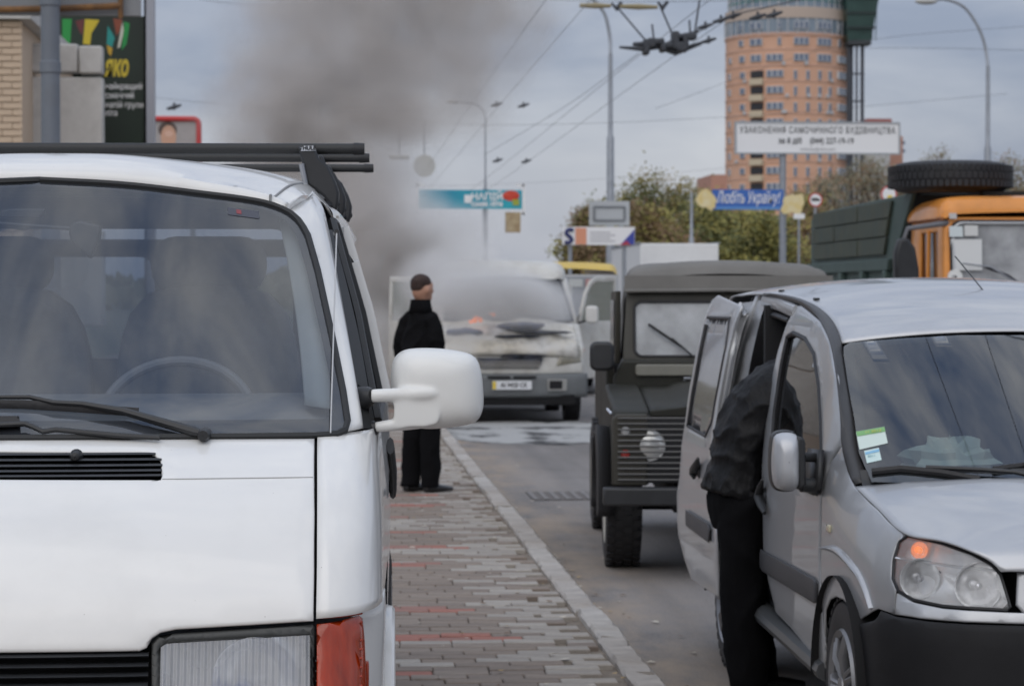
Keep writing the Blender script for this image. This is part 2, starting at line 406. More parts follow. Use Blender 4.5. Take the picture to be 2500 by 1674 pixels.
# ------------------------------------------------------------------ ground, road, pavement, kerb
def asphalt():
    m = bpy.data.materials.new('asphalt'); m.use_nodes = True; t = m.node_tree; b = t.nodes['Principled BSDF']
    tc = t.nodes.new('ShaderNodeTexCoord'); L = t.links.new
    def noise(s, d=5, r=.6, sc=(1, 1, 1)):
        mp = t.nodes.new('ShaderNodeMapping'); mp.inputs['Scale'].default_value = sc; L(tc.outputs['Object'], mp.inputs[0])
        n = t.nodes.new('ShaderNodeTexNoise'); n.inputs['Scale'].default_value = s; n.inputs['Detail'].default_value = d; n.inputs['Roughness'].default_value = r
        L(mp.outputs[0], n.inputs['Vector']); return n.outputs['Fac']
    def ramp(f, p0, c0, p1, c1):
        r = t.nodes.new('ShaderNodeValToRGB'); r.color_ramp.elements[0].position = p0; r.color_ramp.elements[1].position = p1
        r.color_ramp.elements[0].color = c0; r.color_ramp.elements[1].color = c1; L(f, r.inputs[0]); return r.outputs[0]
    def mix(f, a, c, mode='MIX'):
        x = t.nodes.new('ShaderNodeMix'); x.data_type = 'RGBA'; x.blend_type = mode
        if isinstance(f, float): x.inputs[0].default_value = f
        else: L(f, x.inputs[0])
        for s, v in ((6, a), (7, c)):
            if isinstance(v, tuple): x.inputs[s].default_value = v
            else: L(v, x.inputs[s])
        return x.outputs[2]
    base = ramp(noise(.5, 6, .6, (1, .5, 1)), .3, (.215, .200, .190, 1), .7, (.27, .252, .242, 1))
    grain = ramp(noise(90, 3), .35, (.7, .7, .7, 1), .7, (1.2, 1.2, 1.2, 1))
    c = mix(1.0, base, grain, 'MULTIPLY')
    c = mix(1.0, c, ramp(noise(1.0, 5, .6, (2.6, .12, 1)), .32, (.80, .80, .80, 1), .68, (1.14, 1.13, 1.12, 1)), 'MULTIPLY')
    c = mix(1.0, c, ramp(noise(.9, 8, .7), .30, (.74, .73, .72, 1), .48, (1, 1, 1, 1)), 'MULTIPLY')
    # sand washed along the kerb
    s = t.nodes.new('ShaderNodeSeparateXYZ'); L(tc.outputs['Object'], s.inputs[0])
    mr = t.nodes.new('ShaderNodeMapRange'); mr.inputs['From Min'].default_value = 1.30; mr.inputs['From Max'].default_value = 2.1
    mr.inputs['To Min'].default_value = 1.15; mr.inputs['To Max'].default_value = 0; L(s.outputs[0], mr.inputs[0])
    mm = t.nodes.new('ShaderNodeMath'); mm.operation = 'MULTIPLY'; mm.use_clamp = True; L(mr.outputs[0], mm.inputs[0])
    L(ramp(noise(1.6, 7, .7, (1.3, .45, 1)), .38, (0, 0, 0, 1), .62, (1, 1, 1, 1)), mm.inputs[1])
    c = mix(mm.outputs[0], c, (.36, .285, .215, 1))
    L(c, b.inputs['Base Color']); b.inputs['Roughness'].default_value = .82
    bp = t.nodes.new('ShaderNodeBump'); bp.inputs['Strength'].default_value = .5; bp.inputs['Distance'].default_value = .012; L(noise(70, 4), bp.inputs['Height']); L(bp.outputs[0], b.inputs['Normal'])
    return m
ASPH = asphalt()
g = mk('ground', [(-1500, -60, -.05), (1500, -60, -.05), (1500, 2500, -.05), (-1500, 2500, -.05)], [(0, 1, 2, 3)], M('waste ground', (.13, .12, .09), .95, col2=(.09, .10, .055), vs=.2, bump=.3, bs=3))
g['kind'] = 'structure'
def grid_sheet(name, x0, x1, y0, y1, z, nx, ny, mat, kind='structure'):
    V = [(x0 + (x1 - x0) * i / nx, y0 + (y1 - y0) * j / ny, z) for j in range(ny + 1) for i in range(nx + 1)]
    F = [(j * (nx + 1) + i, j * (nx + 1) + i + 1, (j + 1) * (nx + 1) + i + 1, (j + 1) * (nx + 1) + i) for j in range(ny) for i in range(nx)]
    o = mk(name, V, F, mat, None); o['kind'] = kind; return o
road = grid_sheet('road', 1.25, 22, -25, 420, 0, 1, 1, ASPH)
# dashed lane paint
LP = M('lane paint', (.62, .62, .60), .7, var=.3, vs=9)
for i, y in enumerate((2.0, 8.0, 14, 20, 26, 32.5, 39, 45.5, 52, 58.5)):
    mk('lane_dash', [(4.42, y, .004), (4.54, y, .004), (4.54, y + 3, .004), (4.42, y + 3, .004)], [(0, 1, 2, 3)], LP, road)
# pavement bed and paving bricks (200 x 100 format laid across the walk)
PZ = .12
bed = box('pavement', (-2.4, 45, .035), (7.22, 140, .12), M('joint sand', (.21, .175, .14), .95, var=.3, vs=14, bump=.4, bs=90), None)
bed['kind'] = 'structure'
CK = dict(rough=.85, var=.14, vs=9, bump=.3, bs=110)
PAV = {'g': [M('paver grey brown', (.240, .194, .158), **CK), M('paver dark', (.218, .178, .148), **CK), M('paver grey', (.256, .211, .175), **CK)],
       'l': [M('paver light', (.37, .335, .295), **CK), M('paver pale', (.33, .297, .262), **CK)],
       'r': [M('paver red', (.34, .145, .11), **CK), M('paver red worn', (.29, .155, .125), **CK)]}
PL, PW, GAP = .232, .112, .0045
def brick_vf(w, d, z0, z1, b=.005):
    V = [(-w/2, -d/2, z0), (w/2, -d/2, z0), (w/2, d/2, z0), (-w/2, d/2, z0), (-w/2, -d/2, z1 - b), (w/2, -d/2, z1 - b), (w/2, d/2, z1 - b), (-w/2, d/2, z1 - b),
         (-w/2 + b, -d/2 + b, z1), (w/2 - b, -d/2 + b, z1), (w/2 - b, d/2 - b, z1), (-w/2 + b, d/2 - b, z1)]
    return V, [(0, 1, 5, 4), (1, 2, 6, 5), (2, 3, 7, 6), (3, 0, 4, 7), (4, 5, 9, 8), (5, 6, 10, 9), (6, 7, 11, 10), (7, 4, 8, 11), (8, 9, 10, 11)]
def paver_kind(j, x, y, rng):
    """red rows every so often on the inner walk, pale ragged band beside the kerb, some pale rows"""
    q = j % 9; edge = 1.12 - x
    zone = math.sin(j * .37) + math.sin(j * .11 + 1.3)
    if q == 0 or (q == 1 and (j // 9) % 3 != 1):
        if x < .60 + .22 * math.sin((j // 9) * 1.7 + q * .5): return 'r'
    if edge < .22 + .17 * ((j * 7) % 5) / 4 and rng.random() < .74: return 'l'
    if zone > 1.15: return 'l' if rng.random() < .8 else 'g'
    if q in (2, 3) and (j // 9) % 2 == 1 and rng.random() < .45: return 'l'
    return 'l' if rng.random() < .015 else 'g'
rng = random.Random(3); cells = []
for j in range(0, 520):
    y = 3.0 + j * PW
    n0 = -26 if y < 22 else -14
    for i in range(n0, 6):
        x = i * PL + (j % 2) * PL * .5 + (.02 * ((j * 13) % 7 - 3))
        w = PL - GAP
        if x + w / 2 > 1.165: w = 2 * (1.165 - x) if x < 1.12 else 0
        if w < .06: continue
        cells.append((x, y, w, paver_kind(j, x, y, rng), rng.random(), rng.uniform(-.003, .003)))
def show(c):  # how large a paver shows: only what is right of the van's flank counts
    px = 815 + c[0] * 6000 / c[1]
    return c[1] if c[1] > 9.2 and px > 905 else 999
order = sorted(range(len(cells)), key=lambda k: show(cells[k])); near = set(order[:300])
protos = {}; far = {}
for k, (x, y, w, kd, r, dz) in enumerate(cells):
    ms = PAV[kd]; m = ms[int(r * len(ms)) % len(ms)]
    if k in near:
        key = (m.name, round(w, 3))
        if key not in protos:
            V, F = brick_vf(w, PW - GAP, -.05, 0); me = bpy.data.meshes.new('paving_brick'); me.from_pydata(V, [], F); me.materials.append(m); protos[key] = me
        o = bpy.data.objects.new('paving_brick', protos[key]); COL.objects.link(o); o.parent = bed; o.location = (x, y, PZ + dz)
        o.rotation_euler = (rng.uniform(-.008, .008), rng.uniform(-.008, .008), rng.uniform(-.006, .006))
    else: far.setdefault(m.name, (m, []))[1].append((x, y, w, dz))
V, F, MI, MS = [], [], [], []
for nm, (m, L) in far.items():
    MS.append(m)
    for x, y, w, dz in L:
        v, f = brick_vf(w, PW - GAP, -.03, 0); b = len(V); V += [(p[0] + x, p[1] + y, p[2] + PZ + dz) for p in v]; F += [tuple(i + b for i in q) for q in f]; MI += [len(MS) - 1] * len(f)
me = bpy.data.meshes.new('paving_bricks'); me.from_pydata(V, [], F); me.polygons.foreach_set('material_index', MI)
o = fin('paving_bricks', me, MS, bed, smooth=False); o['kind'] = 'stuff'
# kerb stones
KM = [M('kerb concrete', (.40, .365, .33), .9, var=.18, vs=7, bump=.8, bs=26, dirt=.7, dirtcol=(.24, .19, .14)), M('kerb concrete pale', (.45, .42, .385), .9, var=.15, vs=8, bump=.7, bs=30, dirt=.5, dirtcol=(.24, .19, .14))]
kerb = empty('kerb', (1.255, 0, 0)); kerb['kind'] = 'structure'
for j in range(60):
    y = 1.0 + j * 1.0; rg = random.Random(j + 50)
    n = 14; prof = [(-.07, -.06), (-.07, .118), (-.058, .13), (.045, .13), (.07, .105), (.075, -.06)]
    V, F = [], []
    for i in range(n + 1):
        yy = .008 + .984 * i / n
        for a, b in prof:
            ch = rg.random() ** 5 * .022 if b > .1 else 0
            V.append((a * (1 - ch * 4) + rg.uniform(-.003, .003), yy, b - ch + rg.uniform(-.002, .002)))
    for i in range(n):
        for k in range(5): F.append((i * 6 + k, i * 6 + k + 1, (i + 1) * 6 + k + 1, (i + 1) * 6 + k))
    F += [tuple(range(6)), tuple(range(n * 6, n * 6 + 6))]
    o = mk('kerb_stone', V, F, KM[j % 3 == 1], kerb, ang=25); o.location = (rg.uniform(-.006, .006), y, rg.uniform(-.005, .004)); o.rotation_euler.z = rg.uniform(-.004, .004)
# storm drain grate at the kerb
dr = empty('drain_grate', (1.84, 20.4, .0), 0, 'iron slotted drain grate set in the road beside the kerb', 'drain grate')
IR = M('cast iron', (.20, .185, .175), .6, metal=.4, var=.3, vs=20)
mk('pit', [(-.22, -.42, .005), (.3, -.42, .005), (.3, .42, .005), (-.22, .42, .005)], [(0, 1, 2, 3)], M('drain pit', (.14, .125, .115), .9), dr)
for i in range(6): box('bar', (-.19 + i * .09, 0, .004), (.042, .78, .012), IR, dr)
# fallen leaves and litter on walk and gutter
LEAF = [M('leaf tan', (.42, .30, .15), .8), M('leaf pale', (.55, .50, .42), .8), M('leaf brown', (.16, .10, .06), .8)]
rl = random.Random(11); V, F, MI = [], [], []
for k in range(150):
    if k < 90: x, z = rl.uniform(.15, 1.2), PZ + .008; y = rl.uniform(9.5, 24)
    else: x, z = 1.36 + abs(rl.gauss(0, .18)), .008; y = rl.uniform(8, 26)
    s = rl.uniform(.008, .022); a = rl.uniform(0, 6.28); b = len(V)
    for q in range(5):
        w = a + q * 1.2566; V.append((x + math.cos(w) * s * (1.3 if q % 2 else .7), y + math.sin(w) * s, z + rl.uniform(0, .006)))
    F.append(tuple(range(b, b + 5))); MI.append(rl.choice((0, 1, 1, 2)))
me = bpy.data.meshes.new('leaf_litter'); me.from_pydata(V, [], F); me.polygons.foreach_set('material_index', MI)
o = fin('leaf_litter', me, LEAF, None, smooth=False); tag(o, 'scattered dry leaves and crumbs on pavement and gutter', 'litter', kind='stuff')
# ------------------------------------------------------------------ white panel van in front
def build_van():
    rz = -R(1.67); o0 = WF(-109, 725, d=5.2); ya = Vector((math.sin(R(1.67)), math.cos(R(1.67)), 0))
    org = Vector((o0.x, o0.y, PZ)) - ya * .1
    T = Frame(org, rz)
    root = empty('parked_van', org, rz, 'white panel van with black roof bars parked on the brick pavement', 'van')
    WHT = M('van white paint', (.80, .79, .76), .28, coat=.7, chips=.45, var=.012, vs=2.5, dirt=.16, dirtcol=(.42, .40, .36), dirtz=(.50, .90))
    SEAL = M('window seal', (.02, .021, .022), .6)
    GLS = glass('van glass', (.78, .84, .90), 2.3, haze=.055, hcol=(.5, .54, .62)); TGLS = glass('tinted rear glass', (.34, .36, .39), 1.6)
    LGREY = M('pale trim', (.44, .45, .43), .7, var=.06)
    INT = M('cabin grey', (.17, .18, .20), .8, var=.1); SEATM = M('seat cloth', (.10, .105, .115), .9, var=.2, vs=20); DASH = M('dash grey', (.20, .205, .215), .6, var=.08)
    tab = cr([(.28, .05, 0), (.45, .03, 0), (.62, .04, 0), (.78, .085, 0), (.86, .11, 0), (.95, .165, 0), (1.05, .255, 0), (1.15, .40, 0), (1.222, .56, 0)], 120)
    zb = [v.x for v in tab]; yb = [v.y for v in tab]
    def pf(z):
        if z <= 1.222: return float(np.interp(z, zb, yb))
        return .56 + (z - 1.222) * (.76 / .624)
    def yF(x, z): return pf(z) + float(np.interp(z, [.3, .85, 1.2, 1.9], [.10, .10, .13, .17])) * x * x
    def onF(px, py, dy=0):
        y = .1
        for _ in range(40):
            p = T(px, py, y=y); y = y * .5 + .5 * (yF(p.x, min(max(p.z, .2), 2.0)) + dy)
        return T(px, py, y=y)
    F3 = lambda a, b: Vector((a, yF(a, b), b))
    def S2(pxs): return [(p.x, p.z) for p in (onF(*q) for q in pxs)]
    def sym2(h): return h + [(-x, z) for x, z in reversed(h)]
    # bonnet with its vent opening
    bo = S2([(0, 1592), (340, 1588), (358, 1580), (372, 1556), (392, 1543), (430, 1535), (766, 1514), (768, 1400), (769, 1250), (769, 1066), (500, 1067), (0, 1069)])
    vent = S2([(0, 1166), (392, 1167), (394, 1150), (392, 1122), (378, 1107), (350, 1101), (0, 1098)])
    panel('bonnet', sym2(bo), F3, WHT, root, holes=[sym2(vent)], sp=.045, er=.008, thick=.004)
    vg = empty('vent_grille', (0, 0, 0)); vg.parent = root
    panel('backing', sym2(vent), lambda a, b: Vector((a, yF(a, b) + .045, b)), DARK, vg, sp=.1, thick=0)
    x1 = vent[1][0]
    for py in (1110, 1124, 1138, 1151, 1163):
        z = onF(200, py).z
        xx = x1 * (.945 if py < 1115 else .985 if py < 1130 else .995); c = [Vector((x, yF(x, z) + .020, z)) for x in np.linspace(-xx, xx, 24)]
        V, F = tube_vf(c, [(.018, .0042)] * 24, 8); mk('slat', V, F, BLKP, vg)
    for x in np.linspace(-x1 * .92, x1 * .92, 13):
        a = onF(100, 1103).z; b = onF(100, 1163).z
        tube('rib', [(x, yF(x, a) + .03, a), (x, yF(x, b) + .03, b)], .003, BLKP, vg, n=5)
    for s in (-1, 1):
        p = onF(185, 1113, -.006)
        V, F = lathe_vf([(-.016, .001), (-.014, .009), (-.004, .013), (.012, .016), (.02, .014)], 14, 'y', (p.x * s, p.y, p.z)); mk('washer_nozzle', V, F, BLKP, root)
    # dark inner body behind the panel gaps
    iv = [[Vector((x, yF(x, z) + .05, z)) for x in np.linspace(-.80, .80, 15)] for z in (.885, .95, 1.05, 1.15, 1.215)]
    loft('inner_panel', iv, DARK, root, nu=15)
    # windscreen
    half = S2([(300, 450), (500, 473), (640, 493), (700, 514), (730, 538), (752, 575), (776, 660), (811, 820), (838, 955), (849, 1028), (843, 1048), (822, 1058), (770, 1062), (400, 1066)])
    half = [(0, half[0][1] + .012)] + half + [(0, half[-1][1])]
    half = [(v.x, v.y) for v in cr([(a, b, 0) for a, b in half[:7]], 30)] + half[7:]
    ws = half[:-1] + [(-x, z) for x, z in reversed(half[1:-1])]
    panel('windscreen', ws, F3, GLS, root, sp=.06, thick=0)
    tube('windscreen_seal', [F3(a, b) + Vector((0, -.004, 0)) for a, b in resamp2(ws, .04)] + [F3(*ws[0])], .0085, SEAL, root, n=6)
    cx, cz = 0, 1.52
    inn = [(x * .962, cz + (z - cz) * (.95 if z > cz else .89)) for x, z in ws]
    panel('windscreen_border', ws, lambda a, b: Vector((a, yF(a, b) + .004, b)), M('frit black', (.03, .03, .033), .5), root, holes=[inn], sp=.05, thick=0)
    # stickers on the glass
    st = S2([(555, 506), (632, 516), (634, 534), (557, 524)])
    panel('sticker', st, lambda a, b: Vector((a, yF(a, b) - .002, b)), M('sticker blue grey', (.075, .08, .10), .6), root, sp=.05, thick=0)
    st = S2([(577, 511), (589, 513), (590, 523), (578, 521)])
    panel('sticker_mark', st, lambda a, b: Vector((a, yF(a, b) - .004, b)), M('sticker red', (.28, .06, .07), .6), root, sp=.05, thick=0)
    # wings wrapping round to the doors
    def xs(y, z):
        return float(np.interp(z, [.3, .5, .8, 1.05, 1.22, 1.5, 1.76], [.86, .895, .905, .90, .884, .825, .748])) - .010 * ((y - 1.2) / 3) ** 2
    sp_ = sorted((p.z, p.x) for p in (onF(*q) for q in ((766, 1514), (768, 1400), (769, 1250), (769, 1150), (769, 1066))))
    def seam(z): return float(np.interp(z, [q[0] for q in sp_], [q[1] for q in sp_])) + .0055
    def wing_row(z):
        x0 = seam(z); y0 = yF(x0, z); h = xs(1.3, z); w = h - x0
        return [Vector((x0 + w * a, y0 + b, z)) for a, b in ((0, 0), (.3, .012), (.58, .04), (.78, .09), (.90, .165), (.965, .28))] + [Vector((h, 1.32 if z > .76 else y0 + .36, z))]
    rows = [wing_row(z) for z in (.846, .86, .95, 1.02, 1.1, 1.17, 1.205, 1.222)]
    rows[0] = [Vector((p.x, p.y + .004, p.z + .006 * min(1, i / 3))) for i, p in enumerate(rows[0])]
    loft('wing', rows, WHT, root, nu=40, nv=30, mirror=True, thick=.004)
    # crease over the wing
    cz = [T(770, 1163, y=.56), T(830, 1160, y=.60), T(865, 1148, y=.66), T(884, 1122, y=.74), T(893, 1090, y=.82)]
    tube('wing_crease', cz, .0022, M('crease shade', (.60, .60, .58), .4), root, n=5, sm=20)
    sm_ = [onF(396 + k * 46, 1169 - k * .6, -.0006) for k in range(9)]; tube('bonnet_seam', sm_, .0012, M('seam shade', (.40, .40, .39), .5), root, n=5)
    # lower wing behind indicator to arch
    rows = []
    for z in (.30, .45, .60, .74, .80, .862):
        h = xs(1.0, z); y0 = .42
        rows.append([Vector((.86 + (h - .86) * a, y0 + b, z)) for a, b in ((-.6, -.12), (.3, -.03), (.9, .06), (1, .16))])
    loft('lower_wing', rows, WHT, root, nu=14, nv=14, mirror=True, thick=.004)
    # arch lip
    for s in (-1, 1):
        c = [(s * (xs(1, .6) + .004), .98 + .40 * math.cos(a), .36 + .40 * math.sin(a)) for a in np.linspace(0, math.pi, 18)]
        tube('arch_lip', c, [(.022, .012)] * 18, WHT, root, n=8)
        # side panels
        arch = [(3.9 + .38 * math.cos(a), .36 + .38 * math.sin(a)) for a in np.linspace(math.pi, 0, 14)]
        sidep = [(1.33, .32)] + [(3.5, .32)] + arch + [(4.3, .32), (4.78, .36), (4.78, 1.222), (1.33, 1.222)]
        panel('side_panel', sidep, lambda a, b, s=s: Vector((s * xs(a, b), a, b)), WHT, root, sp=.16, thick=0, edge=.12)
        panel('upper_side_panel', [(2.12, 1.225), (4.78, 1.225), (4.74, 1.76), (2.12, 1.76)], lambda a, b, s=s: Vector((s * xs(a, b), a, b)), WHT, root, sp=.16, thick=0, edge=.12)
        dw = [(.93, 1.235), (1.12, 1.40), (1.42, 1.66), (1.56, 1.745), (2.02, 1.75), (2.02, 1.235)]
        panel('door_glass', dw, lambda a, b, s=s: Vector((s * (xs(a, b) - .012), a, b)), GLS, root, sp=.1, thick=0, edge=.06)
        tube('door_glass_seal', [(s * xs(a, b), a, b) for a, b in resamp2(dw, .06)] + [(s * xs(*dw[0]), *dw[0])], .013, SEAL, root, n=6)
        tube('door_frame', [(s * (xs(a, b) + .004), a, b) for a, b in resamp2([(2.075, 1.23), (2.075, 1.5), (2.07, 1.74)], .1)[:14]], [(.03, .008)] * len(resamp2([(2.075, 1.23), (2.075, 1.5), (2.07, 1.74)], .1)[:14]), WHT, root, n=6)
        rw = [(2.5, 1.27), (3.4, 1.27), (3.4, 1.68), (2.5, 1.68)]
        panel('side_window', rw, lambda a, b, s=s: Vector((s * (xs(a, b) + .004), a, b)), BLKG, root, sp=.15, thick=0, edge=.1)
        V, F = tube_vf([(s * (xs(2.3, .97) + .012), 2.35, .95), (s * (xs(2.3, 1.0) + .014), 2.25, 1.02), (s * (xs(2.2, 1.1) + .012), 2.13, 1.10)], [(.012, .03)] * 3, 8)
        mk('side_handle', V, F, BLKP, root)
    # A pillars and roof
    inner = [F3(a, b) for a, b in S2([(700, 514), (730, 538), (752, 575), (776, 660), (811, 820), (838, 955), (849, 1028), (846, 1052)])]
    oy = [1.62, 1.52, 1.43, 1.28, 1.06, .90, .81, .79]
    opx = [(768, 470), (790, 510), (803, 560), (822, 660), (850, 815), (871, 940), (884, 1020), (888, 1046)]
    outer = [T(*q, y=y) for q, y in zip(opx, oy)]
    mid = [(a + b) / 2 + Vector((.014, -.020, .004)) for a, b in zip(inner, outer)]
    loft('pillar', [inner, mid, outer], WHT, root, nu=40, nv=14, mirror=True, thick=.004)
    out2 = [Vector((xs(y + .06, p.z) - .004, y + .05, p.z)) for p, y in zip(outer, oy)]
    loft('pillar_seal', [outer[2:], out2[2:]], SEAL, root, nu=30, nv=3, mirror=True, thick=0)
    def symc(pts): return [Vector((-p[0], p[1], p[2])) for p in reversed(pts)] + [Vector((0, pts[0][1] - .0, pts[0][2] + .002))] + [Vector(p) for p in pts]
    gt = [F3(a, b) for a, b in S2([(250, 446), (400, 458), (500, 473), (600, 486), (660, 498), (700, 514)])]
    r0 = symc(gt)
    def row(y, zs, xsx): return symc([(x, y, z) for x, z in zip(xsx, zs)])
    XX = [.15, .30, .42, .53, .60, .655]
    r1 = symc([(p.x, p.y - .004, p.z + .022) for p in gt])
    rws = [r0, r1,
           row(1.46, [1.912, 1.896, 1.868, 1.835, 1.806, 1.775], XX),
           row(1.62, [1.930, 1.916, 1.896, 1.868, 1.842, 1.800], [.15, .3, .43, .55, .63, .700]),
           row(1.85, [1.940, 1.928, 1.912, 1.890, 1.862, 1.800], [.15, .3, .45, .58, .66, .728]),
           row(2.3, [1.943, 1.932, 1.918, 1.896, 1.866, 1.790], [.15, .3, .46, .6, .68, .742]),
           row(3.5, [1.943, 1.932, 1.918, 1.896, 1.866, 1.785], [.15, .3, .46, .6, .68, .742]),
           row(4.6, [1.935, 1.924, 1.91, 1.888, 1.858, 1.775], [.15, .3, .46, .6, .68, .738]),
           row(4.74, [1.86, 1.85, 1.84, 1.82, 1.80, 1.76], [.15, .3, .46, .6, .67, .73])]
    loft('roof', rws, WHT, root, nu=61, nv=60, thick=.004)
    # corner between roof, pillar and gutter
    c0 = [outer[0], T(745, 448, y=1.70), T(690, 432, y=1.75)]
    gl = [Vector((.700, 1.62, 1.800)), Vector((.728, 1.85, 1.80)), Vector((.742, 2.3, 1.79)), Vector((.742, 3.5, 1.785)), Vector((.738, 4.6, 1.775))]
    g2 = [Vector((xs(p.y, 1.74) + .004, p.y, 1.745)) for p in gl]
    loft('gutter_rail', [gl, [(a + b) / 2 + Vector((.016, 0, .01)) for a, b in zip(gl, g2)], g2], WHT, root, nu=30, nv=8, mirror=True, thick=0)
    g0 = [Vector((.655, 1.46, 1.775)), Vector((.68, 1.54, 1.79)), Vector((.700, 1.62, 1.800))]
    ca = [inner[0], r1[-1], g0[0], g0[1], g0[2]]
    cb = [inner[0] + Vector((.002, 0, 0)), mid[0], (mid[0] + outer[0]) / 2 + Vector((.006, -.006, .006)), outer[0], g2[0]]
    loft('roof_corner', [ca, [(a + b) / 2 + Vector((.010, -.006, .012)) * (0 if i == 0 else 1) for i, (a, b) in enumerate(zip(ca, cb))], cb], WHT, root, nu=16, nv=12, mirror=True, thick=0)
    tube('roof_seam', [rws[0][-2] + Vector((0, -.004, .003)), rws[1][-2] + Vector((0, -.002, .0)), rws[2][-2] + Vector((0, 0, .001)), rws[3][-2] + Vector((0, 0, .001)), rws[4][-2] + Vector((0, 0, .001))], .0035, M('seam grey', (.25, .25, .25), .6), root, n=6, sm=24)
    # rear end
    rwh = [rrect(-.70, -.05, 1.20, 1.70, .06), rrect(.05, .70, 1.20, 1.70, .06)]
    panel('rear_panel', [(-.87, .34), (.87, .34), (.86, 1.22), (.74, 1.77), (-.74, 1.77), (-.86, 1.22)], lambda a, b: Vector((a, 4.76, b)), WHT, root, holes=rwh, sp=.5, thick=.03, edge=.1)
    for h_ in rwh: panel('rear_window', h_, lambda a, b: Vector((a, 4.755, b)), GLS, root, sp=.5, thick=0)
    # wipers
    def on(pts, dy): return [onF(a, b, dy) for a, b in pts]
    w1 = empty('wiper'); w1.parent = root
    tube('arm', on([(508, 1062), (470, 1052), (400, 1032), (300, 1003), (200, 986), (130, 982), (72, 969), (-20, 969)], -.030), [.0065, .012, .011, .009, .007, .006, .0055, .005], BLKP, w1, n=8)
    tube('blade', on([(338, 1006), (200, 996), (60, 987), (-60, 985)], -.014), [(.006, .012)] * 4, RUB, w1, n=6)
    V, F = lathe_vf([(-.02, .001), (-.02, .012), (0, .015), (.05, .017)], 14, 'y', tuple(onF(497, 1062, -.035))); mk('pivot_cap', V, F, BLKP, w1)
    w2 = empty('wiper'); w2.parent = root
    tube('arm', on([(-30, 1038), (60, 1034), (82, 1042), (105, 1053), (135, 1048), (220, 1056), (300, 1063), (390, 1068)], -.03), .0065, BLKP, w2, n=8)
    tube('blade', on([(-30, 1026), (44, 1026), (48, 1031), (-30, 1033)], -.02), .012, RUB, w2, n=6)
    # cowl tray below the glass
    cw = [[Vector((x, yF(x, 1.222) - .0 + d, z)) for x in np.linspace(-.80, .80, 17)] for d, z in ((.012, 1.205), (.05, 1.208), (.09, 1.25))]
    loft('cowl', cw, BLKP, root, nu=17, nv=5)
    # aerial
    a0, a1 = onF(807, 1056, -.02), onF(822, 566, -.05)
    tube('aerial', [a0, (a0 * .5 + a1 * .5), a1], .0019, M('aerial white', (.5, .5, .5), .4), root, n=6)
    tube('aerial_clip', [a1 + Vector((-.004, .03, -.004)), a1 + Vector((0, -.006, 0))], .007, BLKP, root, n=8)
    # headlight, indicator, grille
    def hlb(pts, nm, mat, dy, par=root, **k):
        return panel(nm, S2(pts), lambda a, b: Vector((a, yF(a, b) + dy, b)), mat, par, **k)
    for s in (1, -1):
        hl = empty('headlight'); hl.parent = root
        o2 = [(s * a, b) for a, b in S2([(368, 1572), (385, 1553), (420, 1546), (764, 1524), (768, 1530), (768, 1775), (368, 1775)])]
        i2 = [(s * a, b) for a, b in S2([(392, 1580), (405, 1571), (755, 1550), (757, 1556), (757, 1756), (388, 1756)])]
        panel('surround', o2, lambda a, b: Vector((a, yF(a, b) + .012, b)), M('lamp surround', (.05, .052, .05), .4), hl, holes=[i2], sp=.05, er=.008, thick=.02)
        panel('lens', i2, lambda a, b: Vector((a, yF(a, b) + .010 - .006 * math.sin(min(1, 1) * 1.5), b)), glass('lens glass', (.93, .95, .97), 1.6, flute=22, haze=.34, hcol=(.95, .96, .97)), hl, sp=.012, thick=0)  # white haze brightens the lens: sky gleam put into its colour
        cxm = sum(p[0] for p in i2) / len(i2); czm = sum(p[1] for p in i2) / len(i2)
        bp = onF(620, 1660); bx, bz, by = s * bp.x, bp.z, bp.y
        lo = resamp2(i2, .03); rings = []
        for k, (sc, dy) in enumerate(((1, .014), (.99, .05), (.93, .085))):
            rings.append([Vector((cxm + (a - cxm) * sc, yF(a, b) * (1 - k * .35) + by * k * .35 + dy, czm + (b - czm) * sc)) for a, b in lo])
        loft('reflector', rings, REFL, hl, nu=len(lo), closed=True, nv=8)
        V, F = lathe_vf([(.10, .02), (.095, .035), (.08, .055), (.055, .073), (.03, .086), (.022, .092)], 40, 'y', (bx, by + .015, bz - .004)); mk('bowl', V, F, REFL, hl)
        bk = [Vector((cxm + (a - cxm) * .95, by + .098, czm + (b - czm) * .95)) for a, b in lo]
        mk('back_pan', bk, [tuple(range(len(bk)))], REFL, hl)
        # fluted facets cast in the reflector
        for q in range(26):
            fx = min(p[0] for p in i2) + (max(p[0] for p in i2) - min(p[0] for p in i2)) * (q + .5) / 26
            z0, z1 = min(p[1] for p in i2) + .01, max(p[1] for p in i2) - .012
            if q in (0, 25): tube('flute', [(fx, yF(fx, z0) + .016, z0), (fx, yF(fx, z1) + .016, z1 - .012 * (q < 3))], .0022, glass('flute glass', (.86, .87, .9), 2.4), hl, n=5)
        V, F = lathe_vf([(.0, .001), (.004, .018), (.02, .024), (.06, .022)], 16, 'y', (bx - .03 * s, by + .03, bz - .035)); mk('bulb', V, F, M('bulb blue', (.10, .16, .42), .15, coat=.5), hl)
        # indicator
        pts = [(773, 1522), (840, 1512), (880, 1500), (889, 1508), (894, 1560), (897, 1640), (900, 1775), (773, 1775)]
        def ind(a, b):
            y0 = yF(.757, b); w = max(0, (abs(a) - .757)); return Vector((a, y0 + .006 + 7.5 * w * w * (1 if w < .1 else 1.4), b))
        ip = []
        for q in pts:
            y = .2
            for _ in range(40):
                p = T(*q, y=y); y = y * .5 + .5 * ind(p.x, p.z).y
            ip.append((s * p.x, p.z))
        il = empty('indicator'); il.parent = root
        AMB = M('amber lens', (.50, .050, .006), .18, coat=.5, var=.35, vs=18, vscale=(1, 1, .25), trans=.35)
        panel('amber_lens', ip, ind, AMB, il, sp=.02, er=.006, thick=.004)
